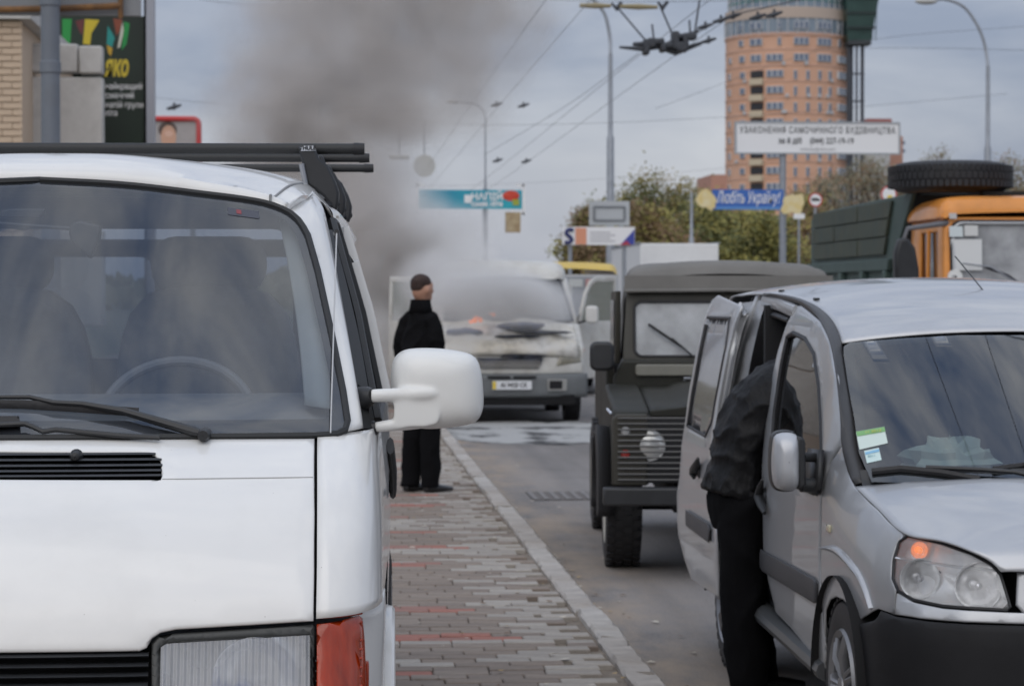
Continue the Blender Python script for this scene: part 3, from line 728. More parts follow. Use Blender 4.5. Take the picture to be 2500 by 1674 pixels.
        V, F = lathe_vf([(.0, .052), (.02, .045), (.035, .02), (.038, .002)], 20, 'y', (s * .80, .20, .74)); mk('inner_bowl', V, F, M('amber inner', (.55, .06, .01), .3), il)
        for q in range(14):
            z = .60 + q * .019
            a = ind(s * .765, z); b = ind(s * .855, z); m_ = ind(s * .81, z)
            tube('ridge', [a + Vector((0, .007, 0)), m_ + Vector((0, .007, 0)), b + Vector((0, .007, 0))], .003, M('amber deep', (.40, .035, .006), .25), il, n=5)
        tp = [T(893, 1612, y=.34), T(893, 1680, y=.34)]
        box('lens_tab', (s * (tp[0].x), .345, (tp[0].z + tp[1].z) / 2), (.014, .03, abs(tp[0].z - tp[1].z)), AMB, il, bevel=.004)
    gr = empty('radiator_grille'); gr.parent = root
    gx = onF(360, 1620).x
    V = [Vector((x, yF(x, z) + .07, z)) for z in (.56, .80) for x in np.linspace(-gx, gx, 9)]
    mk('backing', V, [(i, i + 1, i + 10, i + 9) for i in range(8)], DARK, gr)
    for py in (1603, 1628, 1652, 1676, 1700, 1725):
        z = onF(150, py).z; c = [Vector((x, yF(x, z) + .02, z)) for x in np.linspace(-gx, gx, 20)]
        V, F = tube_vf(c, [(.022, .0055)] * 20, 8); mk('slat', V, F, BLKP, gr)
    # bumper and floor
    bz = [[Vector((x * 1.0, .05 + .14 * abs(x / .9) ** 3 - d, z)) for x in np.linspace(-.9, .9, 21)] for d, z in ((-.05, .27), (.04, .32), (.06, .42), (.05, .53), (-.03, .57))]
    loft('bumper', bz, M('bumper grey', (.09, .092, .095), .6, var=.1), root, nu=31, thick=.02)
    box('floor_pan', (0, 2.5, .36), (1.66, 4.4, .06), DARK, root)
    for x in (-.80, .80):
        for y in (.98, 3.9): wheel(root, x, y, .315, .2, s=1 if x > 0 else -1)
    # mirrors
    for s in (1, -1):
        mr = empty('door_mirror'); mr.parent = root
        out = [(955, 905), (962, 876), (980, 858), (1010, 851), (1070, 851), (1128, 859), (1160, 872), (1174, 900), (1181, 955), (1180, 1000), (1166, 1028), (1140, 1038), (1060, 1047), (1003, 1043), (975, 1030), (962, 1000), (955, 955)]
        pts = [T(*q, y=.90) for q in out]; c = sum(pts, Vector()) / len(pts)
        rings = []
        for sc, dy in ((.02, -.075), (.35, -.074), (.6, -.069), (.78, -.058), (.9, -.04), (.97, -.018), (1, .01), (1.0, .05), (.985, .075), (.95, .075)):
            rings.append([Vector((s * (c.x + (p.x - c.x) * sc), .90 + dy + .05 * ((p.x - c.x) * sc / .12) ** 2 * .35, c.z + (p.z - c.z) * sc)) for p in pts])
        V, F = loft_vf(rings, 48, 40, closed=True); F.append(tuple(range(48))); F.append(tuple(range(39 * 48, 40 * 48))[::-1]); HM = M('mirror white', (.79, .785, .75), .34, coat=.4, var=.02, vs=3, dirt=.08, dirtcol=(.4, .38, .33), chips=.4); hs_ = [(V, F)]
        mk('mirror_glass', [q + Vector((0, .0, 0)) for q in rings[-1]], [tuple(range(len(out)))], CHROME, mr)
        a1 = [T(906, 966, y=.83), T(930, 965, y=.83), T(990, 963, y=.84), T(1040, 960, y=.835), T(1072, 962, y=.84), T(1078, 972, y=.85)]
        a2 = [T(915, 1043, y=.84), T(960, 1037, y=.84), T(1010, 1030, y=.86), T(1060, 1018, y=.875), T(1075, 1005, y=.88)]
        fl = lambda L: [Vector((s * p.x, p.y, p.z)) for p in L]
        hs_.append(limb(fl(a1), [.0165, .017, .0175, .020, .018, .008], 16, 4)); hs_.append(limb(fl(a2), [.0135, .015, .018, .020, .012], 16, 4))
        blk = cr([T(966, 951, y=.83), T(1010, 946, y=.83), T(1060, 946, y=.83), T(1074, 962, y=.83), T(1073, 1000, y=.83), T(1070, 1030, y=.83), T(1045, 1040, y=.83), T(1000, 1042, y=.83), T(966, 1044, y=.83), T(962, 1000, y=.83)], 40, True)
        hs_.append(prism_vf([(s * p.x, p.z) for p in blk], .826, .885))
        fuse('housing', hs_, .0042, HM, mr, 7)
        tube('arm_socket', fl([T(885, 972, y=.86), T(897, 968, y=.84), T(910, 966, y=.83)]), [.030, .026, .0175], BLKP, mr, n=14)
        tube('arm_socket', fl([T(890, 1050, y=.86), T(903, 1047, y=.845), T(920, 1043, y=.84)]), [.032, .024, .0150], BLKP, mr, n=14)
        base = [T(862, 930, y=.93), T(876, 940, y=.90), T(893, 985, y=.86), T(905, 1040, y=.85), T(908, 1085, y=.88), T(900, 1100, y=.90), T(884, 1040, y=.86)]
        cb = sum(base, Vector()) / len(base)
        mk('mount', [Vector((s * (p.x + .006), p.y - .006, p.z)) for p in base] + [Vector((s * (p.x - .03), p.y + .04, p.z)) for p in base],
           [tuple(range(7))] + [(i, (i + 1) % 7, (i + 1) % 7 + 7, i + 7) for i in range(7)], BLKP, mr, bevel=.004)
    # cabin
    dsh = [[Vector((x, yF(x, 1.23) + d, z)) for x in np.linspace(-.76, .76, 15)] for d, z in ((.09, 1.235), (.22, 1.285), (.38, 1.30), (.48, 1.285), (.52, 1.20), (.52, .8))]
    loft('dashboard', dsh, DASH, root, nu=25)
    px_ = [T(683, 540, y=1.36), T(703, 640, y=1.22), T(722, 760, y=1.06), T(736, 880, y=.90), T(745, 990, y=.78)]
    qx_ = [T(745, 545, y=1.33), T(768, 640, y=1.2), T(787, 760, y=1.05), T(803, 880, y=.89), T(812, 1000, y=.76)]
    loft('pillar_trim', [px_, [(a + b) / 2 + Vector((.0, -.015, 0)) for a, b in zip(px_, qx_)], qx_], LGREY, root, nu=20, mirror=True, thick=.004)
    sw = empty('steering_wheel'); sw.parent = root
    c = T(432, 1030, y=1.14); ring = []
    for k in range(41):
        a = 2 * math.pi * k / 40; u = Vector((1, 0, 0)); v = Vector((0, .62, .78)); ring.append(c + u * math.cos(a) * .195 + v * math.sin(a) * .195)
    tube('rim', ring, .014, M('wheel rim grey', (.16, .16, .165), .4), sw, n=10)
    for a in (200, 340, 90 + 180):
        tube('spoke', [c, c + (Vector((1, 0, 0)) * math.cos(R(a)) + Vector((0, .62, .78)) * math.sin(R(a))) * .19], .014, BLKP, sw, n=8)
    lathe('hub', [(-.02, .001), (-.02, .05), (.04, .06)], BLKP, sw, ax='y', c=tuple(c))
    for x, w in ((.40, .26), (-.22, .30), (-.54, .27)):
        st_ = empty('seat'); st_.parent = root
        o2 = [(x - w * .95, .75), (x - w, 1.25), (x - w * .86, 1.48), (x - w * .55, 1.56), (x + w * .55, 1.56), (x + w * .86, 1.48), (x + w, 1.25), (x + w * .95, .75)]
        prism('seat_back', [(v.x, v.y) for v in cr([(a, b, 0) for a, b in o2], 30)], 1.72, 1.86, SEATM, st_, bevel=.03)
        hr = rrect(x - w * .62, x + w * .62, 1.55, 1.71, .07)
        prism('headrest', hr, 1.75, 1.84, SEATM, st_, bevel=.03)
    loft('headliner', [[Vector((x, y, z - .07 * (x / .55) ** 2)) for x in np.linspace(-.55, .55, 9)] for y, z in ((1.40, 1.82), (1.6, 1.85), (2.1, 1.87), (4.6, 1.87))], M('headliner', (.30, .305, .31), .9), root, nu=9)
    # bulkhead with a window and side light
    bh = [(-.82, .4), (.82, .4), (.86, 1.2), (.72, 1.83), (-.72, 1.83), (-.86, 1.2)]
    panel('bulkhead', bh, lambda a, b: Vector((a, 2.15, b)), INT, root, holes=[rrect(-.6, .62, 1.36, 1.74, .06)], sp=.4, thick=.02)
    panel('bulkhead_window', rrect(-.6, .62, 1.36, 1.74, .06), lambda a, b: Vector((a, 2.16, b)), TGLS, root, sp=.4, thick=0)
    # blind spot mirror and its stalk, sun visor
    bm_ = [(172, 552), (185, 541), (200, 539), (248, 551), (244, 585), (222, 633), (195, 608), (175, 590), (170, 570)]
    pts = [T(*q, y=1.22) for q in bm_]; prism('cabin_mirror', [(p.x, p.z) for p in pts], 1.20, 1.24, BLKP, root, bevel=.006)
    tube('mirror_stalk', [T(-30, 543, y=1.24), T(60, 550, y=1.24), T(180, 558, y=1.24)], .0055, BLKP, root, n=8)
    vz = [T(*q, y=1.27) for q in ((0, 514), (25, 509), (113, 509), (98, 533), (0, 531))]; prism('cabin_fitting', [(p.x, p.z) for p in vz], 1.27, 1.30, BLKP, root, bevel=.004)
    # roof bars
    for k, (y, e, py) in enumerate(((2.10, 890, 364), (2.62, 902, 386), (3.30, 912, 411))):
        rb = empty('roof_bar'); rb.parent = root
        p = T(e, py, y=y); h = .0135 if k else .016
        tube('bar', [(-p.x, y, p.z), (-.4, y, p.z), (.4, y, p.z), (p.x - .03, y, p.z)], [(h * .8, h)] * 4, M('bar black', (.02, .021, .022), .5, bump=.1, bs=200), rb, n=12)
        for s in (1, -1): tube('end_cap', [(s * (p.x - .032), y, p.z), (s * p.x, y, p.z)], [(h, h * 1.18), (h * .9, h * 1.05)], RUB, rb, n=12)
        for s in (1, -1):
            ft = empty('foot'); ft.parent = rb
            dy = y - 2.10
            ol = [(727, 356), (768, 356), (778, 385), (800, 405), (818, 440), (828, 470), (826, 500), (818, 520), (806, 505), (790, 480), (768, 462), (752, 452), (745, 440), (738, 400)]
            q = [T(*u, y=2.06) for u in ol]; q = [Vector((v.x - .0 + (p.x - T(890, 364, y=2.10).x), 0, v.z + (p.z - T(890, 364, y=2.10).z))) for v in q]
            prism('clamp', [(s * v.x, v.z) for v in q], y - .05, y + .03, BLKP, ft, bevel=.008)
            tube('knob', [(s * (q[8].x - .02), y - .07, q[8].z - .0), (s * (q[7].x + .0), y - .01, q[7].z + .03)], [.012, .016], BLKP, ft, n=10)
            lab = [T(*u, y=2.0) for u in ((730, 357), (768, 356), (771, 367), (733, 369))]
            if s == 1 and k == 0:
                mk('label_plate', [(v.x, y - .054, v.z) for v in [T(*u, y=2.046) for u in ((731, 356), (767, 356), (772, 368), (735, 369))]], [(0, 1, 2, 3)], M('label silver', (.6, .62, .66), .4), ft)
                cc = T(751, 362, y=2.046); text('lettering', 'THULE', .016, BLKG, ft, facing(cc.x, y - .056, cc.z), ext=.0003, bold=.0006)
                cc = T(742, 420, y=2.04); tube('lock_strip', [T(736, 400, y=2.04), T(746, 450, y=2.04)], .008, STEEL, ft, n=8)
    return root, T
def wheel(root, x, y, r, w, s=1, rim=M('wheel silver', (.42, .43, .45), .35, metal=.7, var=.1), spokes=0, z=None, name='wheel'):
    """s: which way the outer face looks along x"""
    wl = empty(name, (x, y, z if z is not None else r)); wl.parent = root
    h = w / 2; rr = r * .64
    prof = [(-h * .9, rr), (-h, r * .8), (-h * .92, r * .94), (-h * .7, r * .99), (0, r), (h * .7, r * .99), (h * .92, r * .94), (h, r * .8), (h * .9, rr)]
    V, F = lathe_vf(prof, 48, 'x'); mk('tyre', V, F, RUB, wl)
    # tread blocks
    parts = []
    for k in range(36):
        a = 2 * math.pi * k / 36
        for q in range(4):
            u = -h * .72 + h * .48 * q; V, F = box_vf((0, 0, 0), (h * .38, r * .10, .014)); ca, sa = math.cos(a + (q % 2) * .08), math.sin(a + (q % 2) * .08)
            V = [(u + p[0], ca * (r * .995 + p[2]) - sa * p[1], sa * (r * .995 + p[2]) + ca * p[1]) for p in V]; parts.append((V, F))
    V, F = join(parts); mk('tread', V, F, RUB, wl, smooth=False)
    fx = s * h * .55
    if spokes:
        lathe('rim', [(fx - s * .05, rr * .9), (fx + s * .03, rr * .9), (fx + s * .045, rr), (fx + s * .03, rr * 1.04)], rim, wl, ax='x', n=48)
        lathe('brake_disc', [(fx - s * .05, .02), (fx - s * .05, rr * .85)], DARK, wl, ax='x')
        for k in range(spokes):
            a = 2 * math.pi * k / spokes
            for da in (-.09, .09):
                tube('spoke', [(fx + s * .02, math.cos(a + da * 2) * rr * .2, math.sin(a + da * 2) * rr * .2), (fx + s * .035, math.cos(a + da) * rr * .6, math.sin(a + da) * rr * .6), (fx + s * .02, math.cos(a + da) * rr * .95, math.sin(a + da) * rr * .95)], [(.02, .012)] * 3, rim, wl, n=8)
        lathe('hub_cap', [(fx + s * .05, .001), (fx + s * .045, rr * .2), (fx, rr * .26)], rim, wl, ax='x', n=24)
    else:
        lathe('rim', [(fx + s * .02, .001), (fx + s * .02, rr * .3), (fx - s * .015, rr * .42), (fx - s * .01, rr * .8), (fx + s * .03, rr * .92), (fx + s * .045, rr), (fx + s * .03, rr * 1.04)], rim, wl, ax='x', n=48)
    return wl
van, VF = build_van()
# ------------------------------------------------------------------ silver compact van at the kerb
def build_silver():
    org = Vector((2.57, 7.45, 0)); T = Frame(org, 0)
    root = empty('compact_van', org, 0, 'silver compact van standing at the kerb with its sliding door open', 'van')
    SIL = M('silver paint', (.50, .51, .525), .42, metal=.55, coat=.7, var=.02, vs=3, dirt=.12, dirtcol=(.22, .20, .18), dirtz=(.25, .75))
    SILD = M('silver door edge', (.62, .63, .65), .35, metal=.4, coat=.4)
    BUMP = M('bumper plastic', (.014, .014, .0155), .6, bump=.06, bs=250, var=.15, spec=.25)
    STRIP = M('rub strip grey', (.052, .053, .058), .5, bump=.06, bs=250)
    GLS = glass('windscreen glass', (.50, .60, .64), 2.6); SGL = glass('side glass', (.45, .5, .48), 1.7)
    SEAL = M('seal black', (.016, .016, .018), .5)
    TRIM = M('pillar trim black', (.045, .044, .045), .45)
    INT = M('interior dark', (.02, .02, .022), .85)
    Wz = lambda z: float(np.interp(z, [.2, .35, .6, .95, 1.02, 1.2, 1.4, 1.55, 1.68], [.80, .825, .835, .832, .825, .80, .765, .73, .68]))
    zt = lambda y: float(np.interp(y, [.2, .37, .62, .87, 1.2], [.86, .896, .956, 1.017, 1.10]))
    def Xs(y, z, off=0):
        w = Wz(z) + off
        if y < .95: w -= float(np.interp(y, [.1, .2, .32, .5, .7, .95], [.30, .155, .075, .028, .008, 0]))
        if y < 1.3 and off == 0:
            q = max(0, 1 - max(0, zt(y) - z) / .20); w -= .055 * q * q * float(np.interp(y, [.9, 1.3], [1, 0]))
        return -w
    def onS(px, py, off=0):
        x = -.8
        for _ in range(40):
            p = T(px, py, x=x); x = .5 * x + .5 * Xs(p.y, p.z, off)
        return T(px, py, x=x)
    def S2(L, off=0): return [(p.y, p.z) for p in (onS(a, b, off) for a, b in L)]
    FS = lambda off=0: (lambda a, b: Vector((Xs(a, b, off), a, b)))
    def mir(o):  # the far flank mirrors the near one
        c = o.copy(); c.data = o.data.copy(); c.data.transform(Matrix.Scale(-1, 4, (1, 0, 0))); c.data.flip_normals(); COL.objects.link(c); return c
    # front door
    rear = [(1947, 743), (1925, 778), (1899, 852), (1877, 956), (1866, 1048), (1860, 1192), (1862, 1339), (1875, 1423), (1893, 1497)]
    bot = [(1930, 1535), (1975, 1590), (2013, 1632)]
    front = [(2013, 1592), (2001, 1450), (1999, 1357), (2001, 1247), (2009, 1178), (2027, 1122), (2055, 1083)]
    top = [(2053, 1030), (2042, 919), (2027, 838), (2002, 782), (1956, 742)]
    win = [(1921, 822), (1936, 813), (1965, 827), (1988, 867), (1999, 941), (2004, 1030), (2006, 1104), (2001, 1160), (1995, 1205), (1960, 1193), (1884, 1150), (1883, 1090), (1888, 1020), (1900, 930)]
    w2 = S2(win)
    d = empty('front_door'); d.parent = root
    mir(panel('door_skin', S2(rear + bot + front + top), FS(), SIL, d, holes=[w2], sp=.05, er=.012, thick=.02, edge=.03))
    mir(panel('door_glass', w2, lambda a, b: Vector((Xs(a, b) + .012, a, b)), SGL, d, sp=.08, thick=0))
    mir(tube('glass_seal', [Vector((Xs(a, b) + .004, a, b)) for a, b in resamp2(w2, .03)] + [Vector((Xs(*w2[0]) + .004, *w2[0]))], .011, SEAL, d, n=6))
    rs = S2([(1862, 1339), (1993, 1411), (1999, 1420), (1999, 1470), (1994, 1472), (1868, 1395), (1862, 1385)])
    mir(panel('rub_strip', rs, FS(.014), STRIP, d, sp=.05, er=.008, thick=.014))
    def handle(par, L, off):
        h = S2(L, off); mid = [Vector((Xs(a, b, off) - .022, a, b)) for a, b in h]
        tube('handle', mid, [.006, .016, .022, .018, .008], BLKP, par, n=10)
        c = h[2]; lathe('handle_cup', [(-.012, .001), (-.01, .03), (.004, .045)], BLKP, par, ax='x', c=(Xs(c[0], c[1], off), c[0] - .02, c[1]), n=20)
    handle(d, [(1875, 1170), (1868, 1192), (1866, 1212), (1872, 1232), (1880, 1252)], .0)
    # wing with wheel arch
    wg = [(2057, 1084), (2030, 1123), (2012, 1178), (2004, 1247), (2002, 1357), (2004, 1450), (2014, 1590), (2013, 1541), (2015, 1489), (2026, 1463), (2040, 1456), (2059, 1464), (2077, 1489), (2086, 1522), (2143, 1486), (2183, 1500), (2186, 1440), (2175, 1412), (2177, 1364), (2192, 1318), (2209, 1303), (2142, 1242), (2088, 1188), (2075, 1163)]
    mir(panel('wing', S2(wg), FS(), SIL, root, sp=.035, er=.006, thick=.006, edge=.02))
    fl = S2([(2003, 1336), (2040, 1342), (2070, 1368), (2096, 1400), (2115, 1438), (2130, 1484)])
    mir(tube('wing_flare', [Vector((Xs(a, b) + .012, a, b)) for a, b in [(v.x, v.y) for v in cr([(p[0], p[1], 0) for p in fl], 24)]], [(.026, .020 * math.sin(math.pi * (k + .8) / 25.5)) for k in range(24)], SIL, root, n=12))
    rp = onS(2026, 1289); box('side_repeater', (rp.x - .004, rp.y, rp.z), (.012, .05, .028), M('repeater clear', (.55, .5, .35), .15, coat=1), root, bevel=.005)
    # front surface: bumper, headlight
    plan = lambda x: float(np.interp(abs(x), [0, .3, .45, .6, .72, .79, .82, .836], [0, .02, .05, .10, .18, .28, .42, .66]))
    def yB(x, z, o=0): return plan(x) + max(0, z - .60) * (.12 + .75 * (abs(x) / .8) ** 3) - o + (.02 if z < .3 else 0)
    def onB(px, py, o=0):
        y = .2
        for _ in range(60):
            p = T(px, py, y=y); y = .6 * y + .4 * yB(min(max(p.x, -.835), .835), p.z, o)
        return T(px, py, y=y)
    def B2(L, o=0): return [(p.x, p.z) for p in (onB(a, b, o) for a, b in L)]
    FB = lambda o=0: (lambda a, b: Vector((a, yB(a, b, o), b)))
    hlp = [(2216, 1307), (2196, 1322), (2183, 1364), (2180, 1412), (2193, 1441), (2229, 1463), (2301, 1478), (2459, 1488), (2467, 1481), (2443, 1402), (2421, 1378), (2373, 1352), (2300, 1326)]
    h2 = B2(hlp)
    for s in (1, -1):
        hl = empty('headlight'); hl.parent = root
        q2 = [(s * a, b) for a, b in h2]
        panel('lens', q2, FB(.004), glass('lamp lens', (.96, .97, .98), 1.5, haze=.20, hcol=(.95, .96, .97)), hl, sp=.02, er=.01, thick=0)  # lamp brightness put into the clear lens as a white veil
        tube('lamp_seal', [Vector((a, yB(a, b, .0), b)) for a, b in resamp2(q2, .03)] + [Vector((q2[0][0], yB(*q2[0]), q2[0][1]))], .005, SEAL, hl, n=6)
        cxm = sum(p[0] for p in q2) / len(q2); czm = sum(p[1] for p in q2) / len(q2); lo = resamp2(q2, .03); rings = []
        for sc, dy in ((1, .006), (.99, .04), (.93, .075), (.6, .095), (.05, .10)):
            rings.append([Vector((cxm + (a - cxm) * sc, yB(cxm + (a - cxm) * sc, czm + (b - czm) * sc) + dy, czm + (b - czm) * sc)) for a, b in lo])
        loft('reflector', rings, M('lamp tray', (.90, .91, .92), .25, metal=.3, bump=.15, bs=18), hl, nu=len(lo), closed=True, nv=14)
        for (px, py, r) in ((2249, 1413, .062), (2392, 1432, .072)):
            p = onB(px, py); c = (s * p.x, p.y + .02, p.z)
            V, F = lathe_vf([(.06, .012), (.056, .022), (.04, .04), (.02, .055), (.0, .062), (-.004, .066)], 40, 'y', c); k = r / .062
            V = [((v[0] - c[0]) * k + c[0], v[1], (v[2] - c[2]) * k + c[2]) for v in V]
            mk('bowl', V, F, REFL, hl)
            V, F = lathe_vf([(-.012, .001), (-.010, .010), (.0, .014), (.05, .014)], 16, 'y', c); mk('bulb', V, F, M('bulb chrome', (.8, .8, .82), .08, metal=1), hl)
        # divider and indicator chamber
        dv = [onB(*q) for q in ((2192, 1362), (2260, 1374), (2350, 1385), (2440, 1394))]
        tube('divider', [Vector((s * p.x, p.y + .012, p.z)) for p in dv], [(.01, .005)] * 4, M('lamp divider', (.7, .71, .73), .3, metal=.5), hl, n=8)
        p = onB(2250, 1345)
        V, F = lathe_vf([(-.014, .001), (-.012, .006), (.0, .011), (.03, .012)], 16, 'y', (s * p.x, p.y + .03, p.z)); mk('indicator_bulb', V, F, M('lit amber bulb', (.9, .25, .05), .3, emis=(1, .26, .05), es=.8), hl)
        V, F = lathe_vf([(.02, .012), (.015, .022), (.0, .028)], 20, 'y', (s * p.x, p.y + .03, p.z)); mk('indicator_bowl', V, F, REFL, hl)
    # silver bumper top and black bumper
    hs = B2([(2186, 1446), (2193, 1446), (2229, 1468), (2301, 1483), (2459, 1493), (2490, 1494)]); hs = [hs[0]] + hs + [(0, hs[-1][1])]
    bt = B2([(2490, 1522), (2301, 1513), (2183, 1498)])
    strip = hs[1:] + [(-hs[2][0] * 0, bt[0][1])] + bt
    full = [(-a, b) for a, b in reversed([p for p in hs[1:] if p[0] < 0])]
    op = hs[1:-1] + [(-a, b) for a, b in reversed(hs[1:-1])] + [(-a, b) for a, b in reversed(bt)] [::1]
    op = hs[1:-1] + [(-a, b) for a, b in reversed(hs[1:-1])] + [(-a, b) for a, b in bt[::-1]] + bt
    panel('bumper_top', op, FB(.004), SIL, root, sp=.03, er=.006, thick=.006)
    bl = B2([(2500, 1526), (2301, 1517), (2183, 1502), (2145, 1489), (2090, 1524)], .02)
    bl = bl + [(-.83, .36), (-.80, .22), (-.6, .19)]
    panel('bumper', bl + [(-a, b) for a, b in reversed(bl)], FB(.02), BUMP, root, sp=.05, er=.012, thick=.01)
    inb = [[Vector((x, yB(x, z) + .14, z)) for x in np.linspace(-.78, .78, 15)] for z in (.2, .5, .8)]; loft('inner_panel', inb, DARK, root, nu=15)
    # nose between the lamps with grille
    ns = [(-.44, .80), (-.45, .70), (-.42, .665), (.42, .665), (.45, .70), (.44, .80), (0, .81)]
    panel('nose_panel', ns, FB(.006), SIL, root, sp=.04, er=.01, thick=.006)
    panel('grille', rrect(-.36, .36, .69, .775, .03), FB(.014), BLKP, root, sp=.04, er=.006, thick=.006)
    # bonnet
    Lp = [T(2088, 1187, y=.87), T(2143, 1240, y=.62), T(2211, 1302, y=.37), T(2301, 1319, y=.24), T(2374, 1345, y=.14), T(2422, 1371, y=.10), T(2444, 1393, y=.075)]
    Cp = [(0, .70, 1.045), (0, .47, 1.005), (0, .26, .955), (0, .15, .91), (0, .09, .87), (0, .06, .84), (0, .035, .80)]
    rows = []
    for l, c in zip(Lp, Cp):
        c = Vector(c); r_ = []
        for u in (0, .12, .3, .6, 1):
            p = l.lerp(c, u); w = 1 - (1 - u) ** 2.2
            p.y = l.y + (c.y - l.y) * w; p.z = l.z + (c.z - l.z) * (1 - (1 - u) ** 2.6) + .006 * math.sin(math.pi * u); r_.append(p)
        rows.append(r_ + [Vector((-p.x, p.y, p.z)) for p in reversed(r_[:-1])])
    loft('bonnet', rows, SIL, root, nu=51, nv=42, thick=.006)
    # windscreen
    def yW(x, z): return .70 + (z - 1.03) * 1.66 + float(np.interp(z, [1.0, 1.5], [.27, .22])) * x * x
    def onW(px, py, dy=0):
        y = 1
        for _ in range(60):
            p = T(px, py, y=y); y = .6 * y + .4 * (yW(p.x, p.z) + dy)
        return T(px, py, y=y)
    wl = [(2343, 818), (2200, 826), (2075, 836), (2060, 846), (2060, 867), (2071, 941), (2086, 1022), (2097, 1104), (2117, 1150), (2128, 1176), (2300, 1180)]
    wl = [(p.x, p.z) for p in (onW(*q) for q in wl)]; wl = [(0, wl[0][1] + .012)] + wl + [(0, wl[-1][1] + .01)]
    wo = wl[1:-1] + [(-a, b) for a, b in reversed(wl[1:-1])]
    FW = lambda o=0: (lambda a, b: Vector((a, yW(a, b) + o, b)))
    panel('windscreen', wo, FW(), GLS, root, sp=.06, thick=0)
    win_ = [(a * .95, 1.26 + (b - 1.26) * (.93 if b > 1.26 else .86)) for a, b in wo]
    panel('windscreen_border', wo, FW(.006), M('glass border', (.02, .02, .024), .5), root, holes=[win_], sp=.06, thick=0)
    # stickers
    def stick(L, mat, o, nm='sticker'): panel(nm, [(p.x, p.z) for p in (onW(*q) for q in L)], FW(o), mat, root, sp=.05, thick=0)
    stick([(2089, 1053), (2158, 1041), (2167, 1081), (2098, 1097)], M('sticker white', (.62, .72, .66), .7), -.003)
    stick([(2089, 1053), (2158, 1041), (2161, 1052), (2092, 1064)], M('sticker green', (.22, .45, .18), .7), -.006)
    stick([(2109, 1100), (2145, 1092), (2152, 1122), (2116, 1130)], M('sticker pale', (.60, .75, .72), .7), -.003)
    stick([(2111, 1103), (2145, 1095), (2146, 1101), (2112, 1109)], M('sticker blue', (.25, .5, .7), .7), -.006)
    pc = onW(2125, 1053, -.009); text('sticker_lettering', '2011 2012', .018, M('sticker yellow', (.6, .55, .1), .6), root, Matrix.Translation(pc) @ Matrix.Rotation(R(-9), 4, 'Y') @ Matrix.Rotation(R(-16), 4, 'Z') @ Matrix.Rotation(R(33), 4, 'X'), ext=.0003)
    pc = onW(2128, 1112, -.009); text('sticker_lettering', '2011', .014, M('sticker text', (.15, .35, .4), .6), root, Matrix.Translation(pc) @ Matrix.Rotation(R(-9), 4, 'Y') @ Matrix.Rotation(R(-16), 4, 'Z') @ Matrix.Rotation(R(33), 4, 'X'), ext=.0003)
    # wipers and cowl
    def wpr(arm, blade):
        w = empty('wiper'); w.parent = root
        tube('arm', [onW(a, b, -.035) for a, b in arm], .008, BLKP, w, n=8); tube('blade', [onW(a, b, -.018) for a, b in blade], [(.008, .013)] * len(blade), RUB, w, n=6)
    wpr([(2560, 1170), (2480, 1152), (2400, 1146), (2260, 1140)], [(2128, 1150), (2200, 1143), (2300, 1153), (2392, 1170)])
    wpr([(2640, 1160), (2560, 1140), (2500, 1132)], [(2425, 1146), (2500, 1136), (2640, 1130)])
    cw = []
    for d, z in ((-.02, -.012), (.03, -.004), (.075, .05)):
        cw.append([Vector((x, yW(x, 1.02) + d, 1.028 + z - .012 * (x / .7) ** 2)) for x in np.linspace(-.76, .76, 15)])
    loft('cowl', cw, BLKP, root, nu=15, nv=5)
    # pillar trims
    so = [(1869, 721), (1910, 729), (1954, 741), (1985, 762), (2003, 782), (2028, 838), (2043, 919), (2054, 1030), (2058, 1085), (2068, 1130), (2080, 1168), (2090, 1184)]
    si = [(1869, 717), (1921, 723), (1966, 736), (2003, 756), (2032, 786), (2052, 837), (2069, 930), (2085, 1022), (2097, 1104), (2108, 1140), (2122, 1170), (2130, 1182)]
    P0 = [onS(a, b) + Vector((-.003, 0, 0)) for a, b in so]
    yi = [3.08, 2.72, 2.28, 1.98, 1.78, 1.60, 1.40, 1.19, 1.04, .97, .92, .90]
    P1 = [T(a, b, y=y) for (a, b), y in zip(si, yi)]
    Pm = [(a + b) / 2 + Vector((-.010, -.012, .006)) for a, b in zip(P0, P1)]
    mir(loft('pillar_trim', [P0, Pm, P1], TRIM, root, nu=50, nv=9, thick=.004))
    # roof
    ed = P1[:6][::-1]  # from windscreen corner rearwards
    cz = lambda y: float(np.interp(y, [1.46, 1.6, 1.8, 2.0, 2.3, 2.8, 3.3, 3.9, 4.2], [1.510, 1.575, 1.635, 1.675, 1.715, 1.742, 1.748, 1.735, 1.70]))
    rows = []
    for i, e in enumerate(ed + [Vector((-.70, 3.7, 1.67)), Vector((-.695, 4.15, 1.64)), Vector((-.66, 4.26, 1.50))]):
        yc = e.y - (.14 if i == 0 else .10 if i == 1 else .05 if i == 2 else 0)
        c = Vector((0, yc, cz(yc) if e.y < 4.2 else 1.56)); r_ = []
        if i == 0: c.z = wl[0][1] + .004; c.y = yW(0, c.z) - .002
        for u in (0, .1, .25, .5, .75, 1):
            w = 1 - (1 - u) ** 2.4; r_.append(Vector((e.x * (1 - u), e.y + (c.y - e.y) * (1 - (1 - u) ** 2), e.z + (c.z - e.z) * w)))
        rows.append(r_ + [Vector((-p.x, p.y, p.z)) for p in reversed(r_[:-1])])
    loft('roof', rows, SIL, root, nu=51, nv=60, thick=.006)
    for px, py, y in ((1993, 731, 2.25), (1908, 711, 3.0)): p = T(px, py, y=y); box('roof_plug', (p.x, p.y, p.z + .002), (.02, .045, .01), BLKP, root, bevel=.003)
    # aerial
    p = T(2440, 768, y=1.95); ae = empty('aerial'); ae.parent = root
    tube('base', [p + Vector((0, .02, -.03)), p + Vector((0, 0, .0)), T(2428, 742, y=1.97)], [.022, .016, .008], BLKP, ae, n=12)
